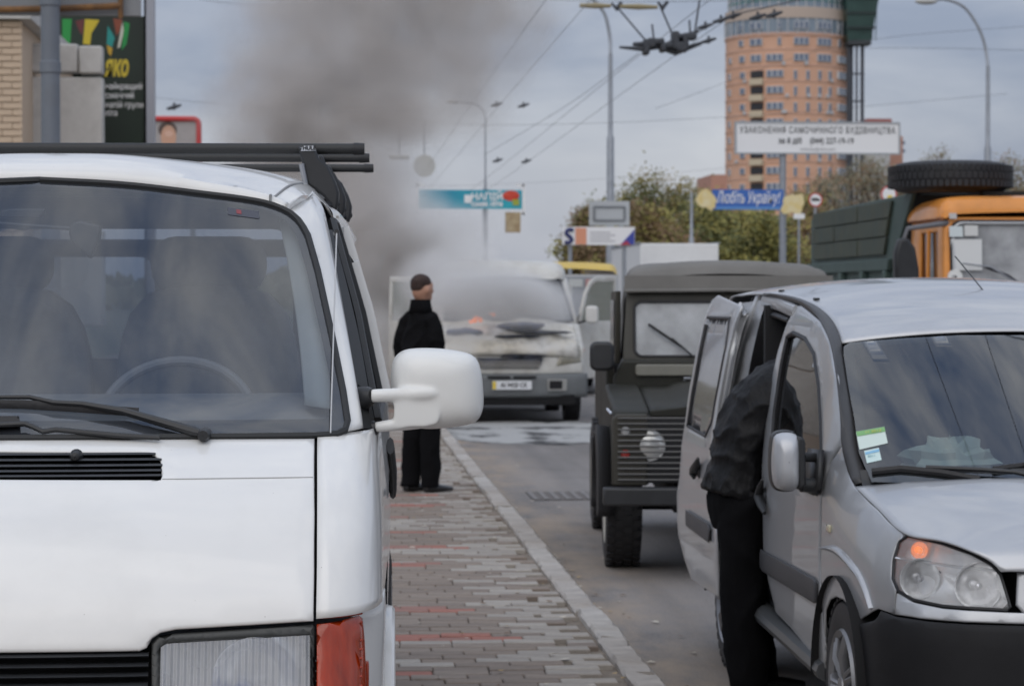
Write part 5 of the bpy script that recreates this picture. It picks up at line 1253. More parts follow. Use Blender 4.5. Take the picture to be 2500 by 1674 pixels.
# ------------------------------------------------------------------ orange tipper truck
def build_tipper():
    org = Vector((6.95, 22.75, 0)); T = Frame(org, 0)
    root = empty('tipper_truck', org, 0, 'orange-cabbed tipper truck with dark green body behind silver van', 'truck')
    ORG = M('orange paint', (.80, .30, .045), .4, coat=.4, var=.08, vs=3, dirt=.3, dirtcol=(.25, .13, .07))
    GRN = M('tipper green', (.055, .075, .062), .7, col2=(.075, .082, .055), vs=3.5, bump=.2, bs=12, dirt=.5, dirtcol=(.05, .045, .035))
    GR2 = M('tipper green blue', (.06, .095, .085), .6, var=.12, vs=3)
    GL = glass('cab glass', (.72, .75, .75), 1.6, haze=.85, hcol=(.58, .59, .60))
    W = 1.22
    # cab front corner at x=-W
    box('cab_lower', (0, .75, 1.05), (2 * W, 1.45, .9), ORG, root, bevel=.06)
    fr_o = [(-W, 1.5), (-W + .02, 2.28), (-W + .06, 2.42), (W - .06, 2.42), (W - .02, 2.28), (W, 1.5)]
    fr_h = rrect(-W + .10, W - .10, 1.58, 2.36, .10)
    FY = lambda a, b: Vector((a, .04 + (b - 1.5) * .10, b))
    panel('cab_front', fr_o, FY, ORG, root, holes=[fr_h], sp=.3, er=.02, thick=.06)
    panel('windscreen', fr_h, lambda a, b: FY(a, b) + Vector((0, .02, 0)), GL, root, sp=.3, thick=0)
    ring = [FY(a, b) + Vector((0, -.006, 0)) for a, b in resamp2(fr_h, .06)]; tube('screen_trim', ring + [ring[0]], .017, M('screen rubber', (.55, .56, .57), .35, metal=.5), root, n=8)
    ring = [FY(a * 1.012, 1.97 + (b - 1.97) * 1.03) + Vector((0, -.002, 0)) for a, b in resamp2(fr_h, .06)]; tube('screen_seal', ring + [ring[0]], .02, RUB, root, n=8)
    for s in (-1, 1):
        so = [(.06, 1.5), (.14, 2.40), (1.42, 2.40), (1.45, 1.5)]
        sh = [(.32, 1.58), (.36, 2.28), (1.02, 2.28), (1.02, 1.58)]
        panel('cab_side', so, lambda a, b, s=s: Vector((s * (W - .02 * (b - 1.5)), a, b)), ORG, root, holes=[sh], sp=.3, er=.02, thick=.05)
        panel('side_glass', sh, lambda a, b, s=s: Vector((s * (W - .04), a, b)), M('side glass dark', (.02, .022, .025), .1, coat=.6), root, sp=.4, thick=0)
        tube('door_post', [(s * (W + .004), .66, 1.5), (s * (W - .012), .68, 2.3)], .02, ORG, root, n=6)
        tube('gutter', [(s * (W + .005), .1, 2.40), (s * (W + .005), 1.44, 2.41)], .018, M('gutter rust', (.30, .11, .04), .6), root, n=6)
        mm = empty('cab_mirror'); mm.parent = root
        p = T(2210, 632, y=-.05); x = p.x if s < 0 else -p.x
        o2 = [(x - .10, p.z - .30), (x - .11, p.z + .05), (x - .07, p.z + .19), (x + .02, p.z + .20), (x + .09, p.z + .10), (x + .125, p.z - .1), (x + .125, p.z - .30)]
        prism('housing', o2, -.10, .02, BLKP, mm, bevel=.03)
        tube('arm', [(s * 1.16, .15, 2.36), (x + .02, -.05, 2.30), (x - .02, -.03, p.z + .15)], [.03, .022, .018], M('mirror arm grey', (.16, .16, .17), .4), mm, n=8)
        for y in (.9, 4.0, 5.2): wheel(root, s * 1.05, y, .5, .28, s)
    rf = [[Vector((x * w, y, z)) for x, z in ((-1, zb), (-.985, zb + (zt - zb) * .55), (-.93, zt), (-.5, zt + .02), (0, zt + .03), (.5, zt + .02), (.93, zt), (.985, zb + (zt - zb) * .55), (1, zb))] for y, w, zt, zb in ((.09, 1.19, 2.44, 2.40), (.10, 1.22, 2.52, 2.41), (.16, 1.23, 2.585, 2.41), (.4, 1.24, 2.60, 2.41), (1.45, 1.24, 2.58, 2.41))]
    loft('cab_roof', rf, ORG, root, nu=40, nv=20)
    box('cab_back', (0, 1.46, 2.0), (2.4, .04, 1.1), DARK, root)
    # papers behind the glass, round disc, wiper
    for (a, b, c, d), m in (((2318, 552, 2351, 578), (.62, .68, .68)), ((2355, 550, 2388, 576), (.62, .62, .60)), ((2322, 584, 2398, 660), (.72, .73, .72)), ((2318, 520, 2336, 534), (.5, .48, .46))):
        p0, p1 = T(a, d, y=.075), T(c, b, y=.075); mk('windscreen_paper', [(p0.x, .075, p0.z), (p1.x, .075, p0.z), (p1.x, .088, p1.z), (p0.x, .088, p1.z)], [(0, 1, 2, 3)], M('paper', m, .8), root)
    p = T(2334, 676, y=.03); lathe('disc_sticker', [(0, .001), (0, .07), (.01, .072)], M('disc white', (.8, .8, .78), .5), root, ax='y', c=(p.x, .055, p.z), n=28)
    lathe('disc_centre', [(-.004, .001), (-.004, .014)], BLKG, root, ax='y', c=(p.x, .052, p.z), n=16)
    w = empty('wiper'); w.parent = root
    tube('arm', [T(2350, 643, y=-.01), T(2420, 652, y=-.01), T(2480, 690, y=-.01)], .01, STEEL, w, n=6); tube('blade', [T(2405, 652, y=.0), T(2460, 672, y=.0), T(2500, 700, y=.0)], .014, RUB, w, n=6)
    # tipper body: side sheets with ribs, leaning front wall with canopy over the cab
    y0, y1 = 1.75, 6.3; zt, zb = 2.70, 1.2
    for s in (-1, 1):
        xo = s * 1.26
        fs = (y0 + .0, 2.02); side = [(y0 + .30, zb), (y0 + .24, 2.02), (y0 - .62, zt), (y0 - .1, zt - .02), (y0 + .7, zt - .02), (y1 - .6, zt - .05), (y1, zt - .12), (y1, zb)]
        prism('body_side', side, xo - s * .05, xo, GR2, root, ax='x', bevel=.01)
        # planked lining panels of the side
        for k in range(3):
            for j in range(3):
                ya = y0 + .55 + j * 1.25 - k * .0; yb2 = ya + 1.22
                za = 2.10 + k * .185; q = [(ya - (.0 if j else .12 * k), za), (yb2, za), (yb2, za + .172), (ya - (.0 if j else .12 * (k + 1)), za + .172)]
                prism('side_board', q, xo, xo + s * (.035 + .006 * ((j + k) % 2)), GRN, root, ax='x', bevel=.006)
        prism('side_rail', [(y0 + .26, 1.93), (y0 + .20, 2.05), (y1, 2.05), (y1, 1.93)], xo, xo + s * .06, GR2, root, ax='x', bevel=.01)
        for j in range(5):
            y = y0 + .32 + j * 1.1; prism('side_post', [(y, zb), (y, 1.93), (y + .13, 1.93), (y + .13, zb)], xo, xo + s * .07, GR2, root, ax='x', bevel=.01)
        rg = random.Random(8); pts = []
    mk('front_wall', [(-1.21, y0 + .28, zb), (1.21, y0 + .28, zb), (1.21, y0 + .22, 2.02), (-1.21, y0 + .22, 2.02), (1.21, y0 - .58, zt - .01), (-1.21, y0 - .58, zt - .01)], [(0, 1, 2, 3), (3, 2, 4, 5)], M('tipper front shade', (.012, .013, .013), .9), root, thick=.04)  # near-black colour stands for the shade between cab and body
    box('bed_floor', (0, 4.1, 1.2), (2.4, 4.5, .12), DARK, root); box('tailboard', (0, y1, 1.9), (2.5, .06, 1.3), GRN, root); box('chassis', (0, 3.6, .75), (.9, 6.0, .3), DARK, root)
    # rubble heaped on the body shows along the rim
    V, F = [], []; rg = random.Random(4); n = 40
    for i in range(n + 1):
        for j in range(5): V.append((-1.15 + j * .575, y0 - .2 + (y1 - y0) * i / n, zt - .06 + rg.uniform(-.02, .055) - (.03 if j in (0, 4) else 0)))
    for i in range(n):
        for j in range(4): a = i * 5 + j; F.append((a, a + 1, a + 6, a + 5))
    mk('rubble_load', V, F, M('rubble', (.36, .27, .19), .95, var=.4, vs=12), root, ang=10)
    box('canopy', (.25, 1.05, 2.655), (1.9, .9, .05), M('canopy dark', (.015, .016, .016), .8), root)
    # spare tyre lying on the canopy: its own thing
    p = T(2320, 436, y=1.0)
    sp = empty('spare_tyre', org + Vector((p.x, 1.0, 2.68)), 0, 'big black spare tyre lying flat on top of the tipper truck', 'tyre')
    r, h = .60, .30
    prof = [(0, .33), (.0, .42), (.015, .52), (.06, .575), (.09, .595), (h / 2, .60), (h - .09, .595), (h - .06, .575), (h - .015, .52), (h, .42), (h, .33), (h - .03, .30), (.03, .30), (0, .33)]
    lathe('carcass', prof, RUB, sp, ax='z', n=64)
    parts = []
    for k in range(64):
        a = 2 * math.pi * k / 64
        for z in (.075, .15, .225):
            V, F = box_vf((0, 0, 0), (.012, .045, .062)); aa = a + (.05 if z == .15 else 0); ca, sa = math.cos(aa), math.sin(aa)
            parts.append(([(ca * (.602 + q[0]) - sa * q[1], sa * (.602 + q[0]) + ca * q[1], z + q[2]) for q in V], F))
    V, F = join(parts); mk('tread', V, F, RUB, sp, smooth=False)
    return root
tipper = build_tipper()

# ------------------------------------------------------------------ yellow-roofed bus and white box lorry
def build_bus():
    org = Vector((3.76, 41.5, 0)); T = Frame(org, 0)
    root = empty('minibus', org, 0, 'grey-windowed minibus with a yellow roof behind the burning van', 'bus')
    YEL = M('bus yellow', (.72, .48, .03), .45, coat=.3); WHT = M('bus white', (.55, .56, .57), .5)
    root.scale = (1, 1, .95); W = 1.08
    def sec(y, zt, w, zb): return [Vector((x * w, y, z)) for x, z in ((-1, zb), (-.98, zb + (zt - zb) * .5), (-.9, zt - .02), (0, zt + .02), (.9, zt - .02), (.98, zb + (zt - zb) * .5), (1, zb))]
    loft('roof', [sec(0.0, 2.24, W * .94, 2.15), sec(.05, 2.32, W * .98, 2.15), sec(.3, 2.36, W, 2.14), sec(5.5, 2.36, W, 2.14)], YEL, root, nu=30, nv=16)
    prism('front_face', [(-W, .4), (-W, 1.2), (-W * .95, 2.15), (W * .95, 2.15), (W, 1.2), (W, .4)], .02, .12, WHT, root, bevel=.03)
    panel('windscreen', rrect(-W * .9, W * .9, 1.25, 2.11, .1), lambda a, b: Vector((a, .005, b)), M('bus screen', (.30, .32, .36), .12, coat=.5, col2=(.42, .44, .46), vs=3), root, sp=.4, thick=0)
    for x, c in ((.33, (.6, .62, .6)), (.62, (.55, .3, .28))): box('route_card', (x, -.012, 2.0), (.24, .01, .14), M('route card', c, .7), root)
    for s in (-1, 1):
        prism('side', [(.1, .4), (.1, 2.15), (5.5, 2.15), (5.5, .4)], s * W, s * (W - .05), WHT, root, ax='x')
        prism('side_window', [(.4, 1.25), (.35, 2.05), (5.3, 2.05), (5.3, 1.25)], s * W, s * (W + .006), BLKG, root, ax='x')
        box('headlight', (s * .8, .0, .8), (.3, .04, .18), M('bus lamp', (.7, .7, .68), .2), root, bevel=.02)
        wheel(root, s * .95, 1.0, .36, .22, s); wheel(root, s * .95, 4.2, .36, .22, s)
    box('bumper', (0, 0, .5), (2.1, .14, .22), M('bus bumper', (.1, .1, .11), .6), root, bevel=.03); box('chassis', (0, 2.8, .5), (1.9, 5.2, .3), DARK, root)
    org2 = Vector((8.38, 59, 0)); r2 = empty('box_lorry', org2, 0, 'lorry with a tall white box body standing beyond the parked row', 'lorry')
    BX = M('box white', (.74, .74, .73), .5, var=.03)
    box('cargo_box', (0, 3.4, 2.1), (1.92, 6.2, 1.72), BX, r2, bevel=.03)
    for s in (-1, 1):
        tube('box_rail', [(s * .965, .3, 2.965), (s * .965, 6.5, 2.965)], .03, STEEL, r2, n=6)
        wheel(r2, s * .85, .1, .4, .24, s); wheel(r2, s * .85, 4.8, .4, .24, s)
    prism('cab', [(-1.5, .6), (-1.5, 1.3), (-1.1, 1.95), (.2, 2.0), (.2, .6)], -.95, .95, M('lorry cab', (.5, .5, .5), .45, coat=.4), r2, ax='x', bevel=.06)
    prism('cab_glass', [(-.82, 1.35), (-.76, 1.85), (.76, 1.85), (.82, 1.35)], -1.36, -1.20, BLKG, r2)
    box('chassis', (0, 2.5, .8), (.9, 7.5, .3), DARK, r2)
build_bus()
# extinguisher powder and wet streaks on the road before the burning van
def powder():
    m = bpy.data.materials.new('powder'); m.use_nodes = True; t = m.node_tree; b = t.nodes['Principled BSDF']; L = t.links.new
    tc = t.nodes.new('ShaderNodeTexCoord'); n = t.nodes.new('ShaderNodeTexNoise'); n.inputs['Scale'].default_value = 1.1; n.inputs['Detail'].default_value = 8; n.inputs['Roughness'].default_value = .65
    mp = t.nodes.new('ShaderNodeMapping'); mp.inputs['Scale'].default_value = (1, .55, 1); L(tc.outputs['Object'], mp.inputs[0]); L(mp.outputs[0], n.inputs['Vector'])
    r = t.nodes.new('ShaderNodeValToRGB'); r.color_ramp.elements[0].position = .42; r.color_ramp.elements[0].color = (.03, .03, .03, 1); r.color_ramp.elements[1].position = .5; r.color_ramp.elements[1].color = (.40, .40, .39, 1)
    L(n.outputs['Fac'], r.inputs[0]); L(r.outputs[0], b.inputs['Base Color']); b.inputs['Roughness'].default_value = .7
    rg = random.Random(2); c = (2.55, 30.2)
    pts = [(c[0] + (1.45 + .15 * rg.random()) * math.cos(a) * (1.0 if math.cos(a) < 0 else 1.25), c[1] + (2.3 + .5 * rg.random()) * math.sin(a), .005) for a in np.linspace(0, 2 * math.pi, 28, endpoint=False)]
    pts = [(max(p[0], 1.36), p[1], p[2]) for p in pts]
    o = mk('extinguisher_powder', pts, [tuple(range(28))], m); tag(o, 'white extinguisher powder and soot on the road before the burning van', 'powder', kind='stuff')
powder()
# ------------------------------------------------------------------ people
def hand(w, d, n, s, sc=1.0):
    """palm and five fingers from wrist w along d, thumb side n"""
    w, d, n = Vector(w), Vector(d).normalized(), Vector(n).normalized(); c = d.cross(n).normalized(); parts = []
    parts.append(limb([w - d * .03, w + d * .03, w + d * .085], [(.024, .018), (.036, .017), (.040, .014)]))
    for k, (o, L) in enumerate(((.030, .062), (.010, .072), (-.011, .067), (-.030, .052))):
        b = w + d * .078 + n * o; parts.append(limb([b, b + d * L * .5 + c * .008 * s, b + d * L * .85 + c * .028 * s], [.0095, .0085, .007], 8, 3))
    b = w + d * .03 + n * .03; parts.append(limb([b, b + d * .03 + n * .025, b + d * .06 + n * .028 + c * .01 * s], [.012, .0105, .008], 8, 3))
    return parts
SKIN = M('skin', (.46, .25, .17), .55, var=.06); HAIR = M('dark brown hair', (.036, .018, .013), .7, var=.4, vs=40, bump=.5, bs=120)
def stander():
    rz = R(-52); loc = WF(1030, 1200, z=PZ); root = empty('person', (loc.x, loc.y, PZ), rz, 'person in black jacket and trousers standing on the pavement watching the fire', 'person')
    JK = M('black wool jacket', (.008, .008, .009), 1.0, bump=.3, bs=60, var=.3, spec=.1); TR = M('black trousers', (.007, .007, .008), 1.0, bump=.2, bs=40, spec=.1); SH = M('black leather', (.012, .012, .013), .3, coat=.3)
    H = 1.0
    # local: facing +y, x to the person's right-hand side is +x
    hip = .88; leg = lambda s, fy: [(s * .09, 0, hip), (s * .095, .01 + fy * .4, .50), (s * .10, fy * .8 - .01, .09)]
    legs = [(1, .02), (-1, -.03)]
    body = []
    for s, fy in legs: body.append(limb(leg(s, fy), [.075, .055, .04]))
    body.append(limb([(0, 0, hip - .04), (0, -.005, 1.05), (0, .0, 1.28), (0, -.01, 1.43)], [(.13, .09), (.12, .085), (.13, .085), (.05, .05)], 18))
    for s in (-1, 1): body.append(limb([(s * .12, -.01, 1.36), (s * .205, -.02, 1.12), (s * .20, .06, .90)], [.035, .036, .026])); body += hand((s * .20, .062, .89), (0, .15, -1), (0, 1, .1), s)
    # neck, head turned to the right of the stance
    tw = R(4); rot = lambda p: (p[0] * math.cos(tw) - p[1] * math.sin(tw), p[0] * math.sin(tw) + p[1] * math.cos(tw), p[2])
    body.append(limb([(0, -.015, 1.40), (0, 0, 1.52)], [.058, .055]))
    hd = []
    V, F = ell((0, .005, 1.605), (.075, .095, .112)); hd.append((V, F)); hd.append(ell((0, .035, 1.545), (.055, .062, .06)))
    hd.append(limb([(0, .095, 1.615), (0, .118, 1.585), (0, .10, 1.575)], [.010, .016, .014], 8, 3)); hd.append(ell((0, .085, 1.640), (.05, .018, .014))); hd.append(ell((0, .088, 1.545), (.024, .012, .007)))
    for s in (-1, 1): hd.append(ell((s * .078, -.005, 1.595), (.012, .022, .034)))
    for V, F in hd: body.append(([rot(p) for p in V], F))
    fuse('body', body, .011, SKIN, root, 4)
    for s in (-1, 1): V, F = ell((s * .03, .088, 1.612), (.012, .008, .007)); mk('eye', [rot(p) for p in V], F, M('eye white', (.6, .58, .55), .2), root)
    hp = [ell((0, -.010, 1.652), (.077, .092, .072)), ell((0, -.046, 1.622), (.064, .052, .056))]
    fuse('hair', [([rot(p) for p in V], F) for V, F in hp], .009, HAIR, root, 3, .006, .02)
    jk = [limb([(0, .0, .80), (0, -.005, .95), (0, -.01, 1.15), (0, -.015, 1.33), (0, -.02, 1.41), (0, -.015, 1.455)], [(.205, .135), (.19, .13), (.195, .14), (.185, .125), (.12, .095), (.078, .075)], 24)]
    for s in (-1, 1): jk.append(limb([(s * .11, -.015, 1.40), (s * .185, -.02, 1.31), (s * .222, -.025, 1.12), (s * .205, .05, .92)], [.05, .068, .062, .052]))
    fuse('jacket', jk, .011, JK, root, 6, .022, .16, True)
    V, F = lathe_vf([(1.42, .098), (1.48, .084), (1.520, .079), (1.522, .070), (1.46, .076)], 28, 'z', (0, -.012, 0)); mk('collar', V, F, JK, root, thick=.008)
    tr = [limb([(0, 0, .92), (0, 0, .82)], [(.175, .12), (.165, .12)], 20)]
    for s, fy in legs: tr.append(limb([(s * .085, 0, .88), (s * .092, .005 + fy * .4, .50), (s * .10, fy * .8 - .012, .035)], [.105, .085, .078]))
    fuse('trousers', tr, .011, TR, root, 6, .020, .20, True)
    for s, fy in legs:
        y = fy * .8; sh = [limb([(s * .10, y - .07, .03), (s * .105, y + .02, .035), (s * .112, y + .13, .028), (s * .116, y + .20, .022)], [(.035, .03), (.040, .040), (.044, .028), (.028, .018)], 14)]
        fuse('shoe', sh, .008, SH, root, 3)
    return root
stander()
def leaner():
    """bent through the open sliding door of the silver van, facing +X"""
    loc = Vector((1.70, 10.12, 0)); rz = R(-90); root = empty('person', loc, rz, 'person in black quilted jacket bending into the open side door of silver van', 'person')
    JK = M('black padded nylon', (.007, .007, .008), .55, bump=.6, bs=34, vscale=(1, 1.6, .8), spec=.25, var=.3); TR = M('black cloth trousers', (.007, .007, .008), 1.0, bump=.2, bs=40, spec=.1); SH = M('black shoe', (.012, .012, .013), .35)
    # local: facing +y (into the van), +x is towards the camera
    legs = [(.10, .02, -.04), (-.10, .09, .04)]
    hipz = .90; body, tr, jk = [], [], []
    for sx, fy, ky in legs:
        body.append(limb([(sx * .85, .0, hipz - .04), (sx, ky * .6, .50), (sx * 1.05, fy, .09)], [.055, .05, .04]))
        tr.append(limb([(sx * .8, .0, hipz - .06), (sx * .98, ky * .6, .52), (sx * 1.05, fy - .01, .04)], [.112, .098, .086]))
    body.append(limb([(0, -.02, hipz - .03), (0, .07, 1.06), (0, .20, 1.20), (0, .36, 1.29)], [(.12, .08), (.11, .075), (.14, .08), (.05, .05)], 18))
    body.append(limb([(0, .40, 1.33), (0, .50, 1.36)], [.058, .055])); body.append(ell((0, .60, 1.38), (.078, .105, .09))); body.append(ell((0, .66, 1.33), (.05, .06, .05)))
    body.append(limb([(0, .70, 1.38), (0, .725, 1.36)], [.012, .014], 8, 3))
    for s in (-1, 1): body.append(ell((s * .08, .58, 1.38), (.012, .022, .034)))
    for s in (-1, 1):
        sh_ = (s * .15, .30, 1.29); el = (s * .20, .45, 1.06); wr = (s * .15, .66, .98)
        body.append(limb([sh_, el, wr], [.045, .038, .026])); body += hand(wr, (-.2 * s, 1, -.15), (-s, 0, .2), s)
        jk.append(limb([(s * .13, .24, 1.29), (s * .185, .32, 1.22), el, wr], [.078, .08, .066, .05]))
    fuse('body', body, .011, SKIN, root, 4)
    fuse('hair', [ell((0, .585, 1.395), (.084, .10, .088))], .01, HAIR, root, 3, .006, .02)
    jk.append(limb([(0, -.05, .835), (0, -.025, .93), (0, .005, 1.07), (0, .065, 1.195), (0, .18, 1.285), (0, .36, 1.325)], [(.185, .130), (.18, .128), (.19, .134), (.20, .134), (.185, .125), (.09, .085)], 26))
    jo = fuse('jacket', jk, .0085, JK, root, 5, .020, .10, True)
    hem = [limb([(0, -.045, .822), (0, .0, .876)], [(.178, .126), (.182, .130)], 26)]
    fuse('jacket_hem', hem, .012, M('rib knit hem', (.014, .014, .016), .85, bump=.3, bs=80), root, 4)
    tr.append(limb([(0, -.015, .90), (0, -.022, .82), (0, -.008, .72)], [(.162, .108), (.172, .130), (.16, .122)], 20))
    fuse('trousers', tr, .011, TR, root, 6, .022, .20, True)
    for sx, fy, ky in legs:
        fuse('shoe', [limb([(sx * 1.05, fy - .08, .035), (sx * 1.06, fy + .03, .038), (sx * 1.1, fy + .13, .03), (sx * 1.12, fy + .19, .024)], [(.036, .032), (.042, .04), (.045, .028), (.028, .02)], 14)], .008, SH, root, 3)
    return root
leaner()
# ------------------------------------------------------------------ street furniture, signs, wires
POLE = M('painted pole', (.17, .19, .22), .55, var=.1, vs=1.5, dirt=.3, dirtcol=(.14, .13, .12)); GALV = M('galvanised pole', (.33, .35, .38), .5, metal=.4, var=.1)
def at(px, py, d): return WF(px, py, d=d)
def pole(name, px, d, ytop, r0, r1, label, cat, group=None, mat=GALV, parts=True):
    b = at(px, 725, d); top = at(px, ytop, d).z; root = empty(name, (b.x, b.y, 0), 0, label, cat, group)
    tube('post', [(0, 0, 0), (0, 0, top * .45), (0, 0, top * .46), (0, 0, top)], [r0, r0 * .95, r0 * .8, r1], mat, root, n=14)
    tube('base_flange', [(0, 0, 0), (0, 0, .25)], r0 * 1.5, mat, root, n=14)
    return root, b, top
def board(root, b, x0, y0, x1, y1, d, mat, name='panel', th=.08, frame=None, fr=.05):
    p0, p1 = at(x0, y1, d), at(x1, y0, d); w, h = p1.x - p0.x, p1.z - p0.z
    c = (p0.x + w / 2 - b.x, 0, p0.z + h / 2)
    box(name, c, (w, th, h), mat, root)
    if frame:
        for (cx, cz, sx, sz) in ((c[0], c[2] + h / 2, w + fr, fr), (c[0], c[2] - h / 2, w + fr, fr), (c[0] - w / 2, c[2], fr, h - fr), (c[0] + w / 2, c[2], fr, h - fr)): box('frame_bar', (cx, -.012, cz), (sx, th + .03, sz), frame, root)
    return c, w, h
INK = M('print black', (.03, .03, .035), .6); PW_ = M('print white', (.86, .86, .86), .6); FRM = M('sign frame grey', (.42, .44, .46), .5, metal=.3)
# long white sign on a pole
d = 72
r, b, t = pole('lettered_sign', 1912, d, 560, .10, .09, 'long white sign with black lettering on a tall grey pole before the tower', 'sign')
r.children[0].data.transform(Matrix.Scale(1.0, 4)); tube('mast', [(0, .1, 0), (0, .1, at(1912, 300, d).z)], .10, GALV, r, n=12)
c, w, h = board(r, b, 1793, 300, 2198, 375, d, PW_, frame=FRM)
text('lettering', 'УЗАКОНЕННЯ САМОЧИННОГО БУДІВНИЦТВА', .26, INK, r, facing(c[0], -.046, c[2] + h * .24), bold=.004, fit=w * .95, spacing=1.2)
text('lettering', 'за 8 діб    (044) 227-19-19', .24, INK, r, facing(c[0] - .05, -.046, c[2] - h * .10), bold=.004, fit=w * .46)
text('lettering', 'www.budpravo.com', .15, M('print grey', (.35, .35, .36), .6), r, facing(c[0], -.046, c[2] - h * .36), sx=.85)
# blue sign on the same kind of pole, nearer
d = 70
p0 = at(1735, 462, d)
bs = empty('blue_sign', (at(1826, 490, d).x, at(1826, 490, d).y, 0), 0, 'blue sign with white script lettering and yellow ends below the long white sign', 'sign')
bb = bs.location
BLU = M('print blue', (.04, .11, .42), .55, col2=(.05, .17, .50), vs=1.2); YEL = M('print yellow', (.75, .58, .22), .6, col2=(.80, .70, .45), vs=5); LBL = M('print sky blue', (.12, .30, .62), .55)
c, w, h = board(bs, bb, 1738, 463, 1913, 512, d, BLU)
text('lettering', 'Любіть Україну!', .46, PW_, bs, facing(c[0], -.046, c[2] + .04), fit=w * .90, bold=.003, shear=.28)
box('lower_band', (c[0], -.044, c[2] - h * .42), (w * .9, .006, h * .12), LBL, bs)
rgf = random.Random(6)
for px, py, s in ((1722, 487, .26), (1735, 500, .14), (1930, 490, .20), (1945, 505, .24), (1952, 488, .16), (1920, 508, .16)):
    p = at(px, py, d); pts = [(p.x - bb.x + s * (1 + rgf.uniform(-.3, .3)) * math.cos(a), p.z + s * (1 + rgf.uniform(-.3, .3)) * math.sin(a)) for a in np.linspace(0, 6.283, 12, endpoint=False)]
    prism('sunflower_cutout', pts, -.05 - .004 * s * 10, .03 + s * .05, YEL, bs)
bp_ = at(1826, 490, d); tube('bracket', [(c[0] + w / 2 - .1, .06, c[2]), (at(1912, 490, 72).x - bb.x, at(1912, 490, 72).y - bb.y, c[2])], .04, GALV, bs, n=8)
tube('leg', [(at(1912, 490, d).x - bb.x, .02, 0), (at(1912, 490, d).x - bb.x, .02, c[2])], .045, GALV, bs, n=8)
# lamp posts
def lamppost(px, d, y1, arm, head, r0, label):
    b = at(px, 725, d); root = empty('street_lamp', (b.x, b.y, 0), 0, label, 'street lamp', 'street lamps along the avenue')
    zt = at(px, y1, d).z; tube('post', [(0, 0, 0), (0, 0, zt * .35), (0, 0, zt * .36), (0, 0, zt * .72), (0, 0, zt * .73), (0, 0, zt)], [r0, r0 * .95, r0 * .85, r0 * .8, r0 * .55, r0 * .45], GALV, root, n=14)
    pts = [Vector((0, 0, zt))] + [at(a, c, d) - b + Vector((0, 0, b.z)) for a, c in arm]
    tube('arm', pts, r0 * .38, GALV, root, n=8, sm=20)
    if head:
        p = at(*head, d) - Vector((b.x, b.y, 0)); V, F = ell((p.x, 0, p.z), (.32, .13, .09)); mk('lamp_head', V, F, M('lamp head', (.5, .5, .48), .4), root)
    return root
lamppost(1490, 75, 135, [(1490, 100), (1484, 62), (1474, 30), (1440, -10)], (1425, -14), .14, 'tall lamp post rising between the road signs and the trolley wires')
lamppost(2410, 68, 165, [(2408, 130), (2400, 95), (2382, 55), (2350, 15), (2300, -2), (2262, 6)], (2255, 7), .12, 'lamp post with curved arm above the tipper truck')
lamppost(1185, 118, 300, [(1184, 285), (1178, 268), (1160, 255), (1120, 250)], (1105, 250), .08, 'faint lamp post half hidden by smoke')
lamppost(1688, 95, 485, [(1688, 470)], None, .12, 'short grey post beside the blue sign')
# thick pole left
b = at(125, 725, 26); r = empty('thick_pole', (b.x, b.y, 0), 0, 'thick grey-blue steel pole before the concrete blocks', 'pole')
tube('post', [(0, 0, 0), (0, 0, 4.0), (0, 0, 8.2)], [.105, .1, .098], POLE, r, n=24)
for z in (at(125, 165, 26).z, at(125, 2, 26).z): lathe('collar', [(z - .07, .1), (z - .06, .112), (z + .05, .112), (z + .06, .1)], POLE, r, ax='z', n=24)
# teal banner
d = 92; b = at(1150, 490, d); r = empty('teal_banner', (b.x, b.y, 0), 0, 'teal street banner with a red emblem seen through thin smoke', 'banner')
TEAL = M('print teal', (.02, .27, .42), .5, col2=(.03, .42, .50), vs=.5)
c, w, h = board(r, b, 1022, 464, 1275, 510, d, TEAL)
p = at(1248, 478, d); V, F = lathe_vf([(-.05, .001), (-.05, .3), (-.04, .32)], 24, 'y', (p.x - b.x, 0, p.z)); mk('red_emblem', [(v[0], v[1], (v[2] - p.z) * .62 + p.z) for v in V], F, M('print red', (.62, .06, .03), .5), r)
p = at(1260, 494, d); box('emblem_base', (p.x - b.x, -.05, p.z), (.25, .02, .22), M('print olive', (.35, .40, .05), .5), r)
p = at(1189, 481, d); text('lettering', 'НАПІЙ', .36, PW_, r, facing(p.x - b.x, -.05, p.z), bold=.012); p = at(1189, 498, d); text('lettering', 'смак літа', .26, PW_, r, facing(p.x - b.x, -.05, p.z), bold=.01)
p = at(1142, 486, d); box('pale_block', (p.x - b.x, -.046, p.z), (.26, .01, .3), PW_, r)
for px, s in ((1018, 1), (1279, -1)):
    p = at(px, 487, d); box('end_post', (p.x - b.x, 0, p.z), (.10, .12, 1.15), PW_, r); 
    for py in (452, 521): q = at(px + s * 8, py, d); box('end_cap', (q.x - b.x, 0, q.z), (.30, .12, .10), PW_, r)
tube('mast', [(at(1185, 500, d).x - b.x, .12, 0), (at(1185, 500, d).x - b.x, .12, at(1185, 460, d).z)], .09, GALV, r, n=10)
# hanging beige lantern box
p = at(1252, 543, 92); r = empty('hanging_box', (p.x, p.y, 0), 0, 'small beige advertising cube hanging under the teal banner', 'sign')
box('cube', (0, 0, p.z), (.55, .4, .75), M('beige cube', (.55, .45, .28), .7, col2=(.32, .22, .12), vs=4), r); tube('hanger', [(0, 0, p.z + .37), (0, 0, at(1252, 511, 92).z)], .03, PW_, r, n=6)
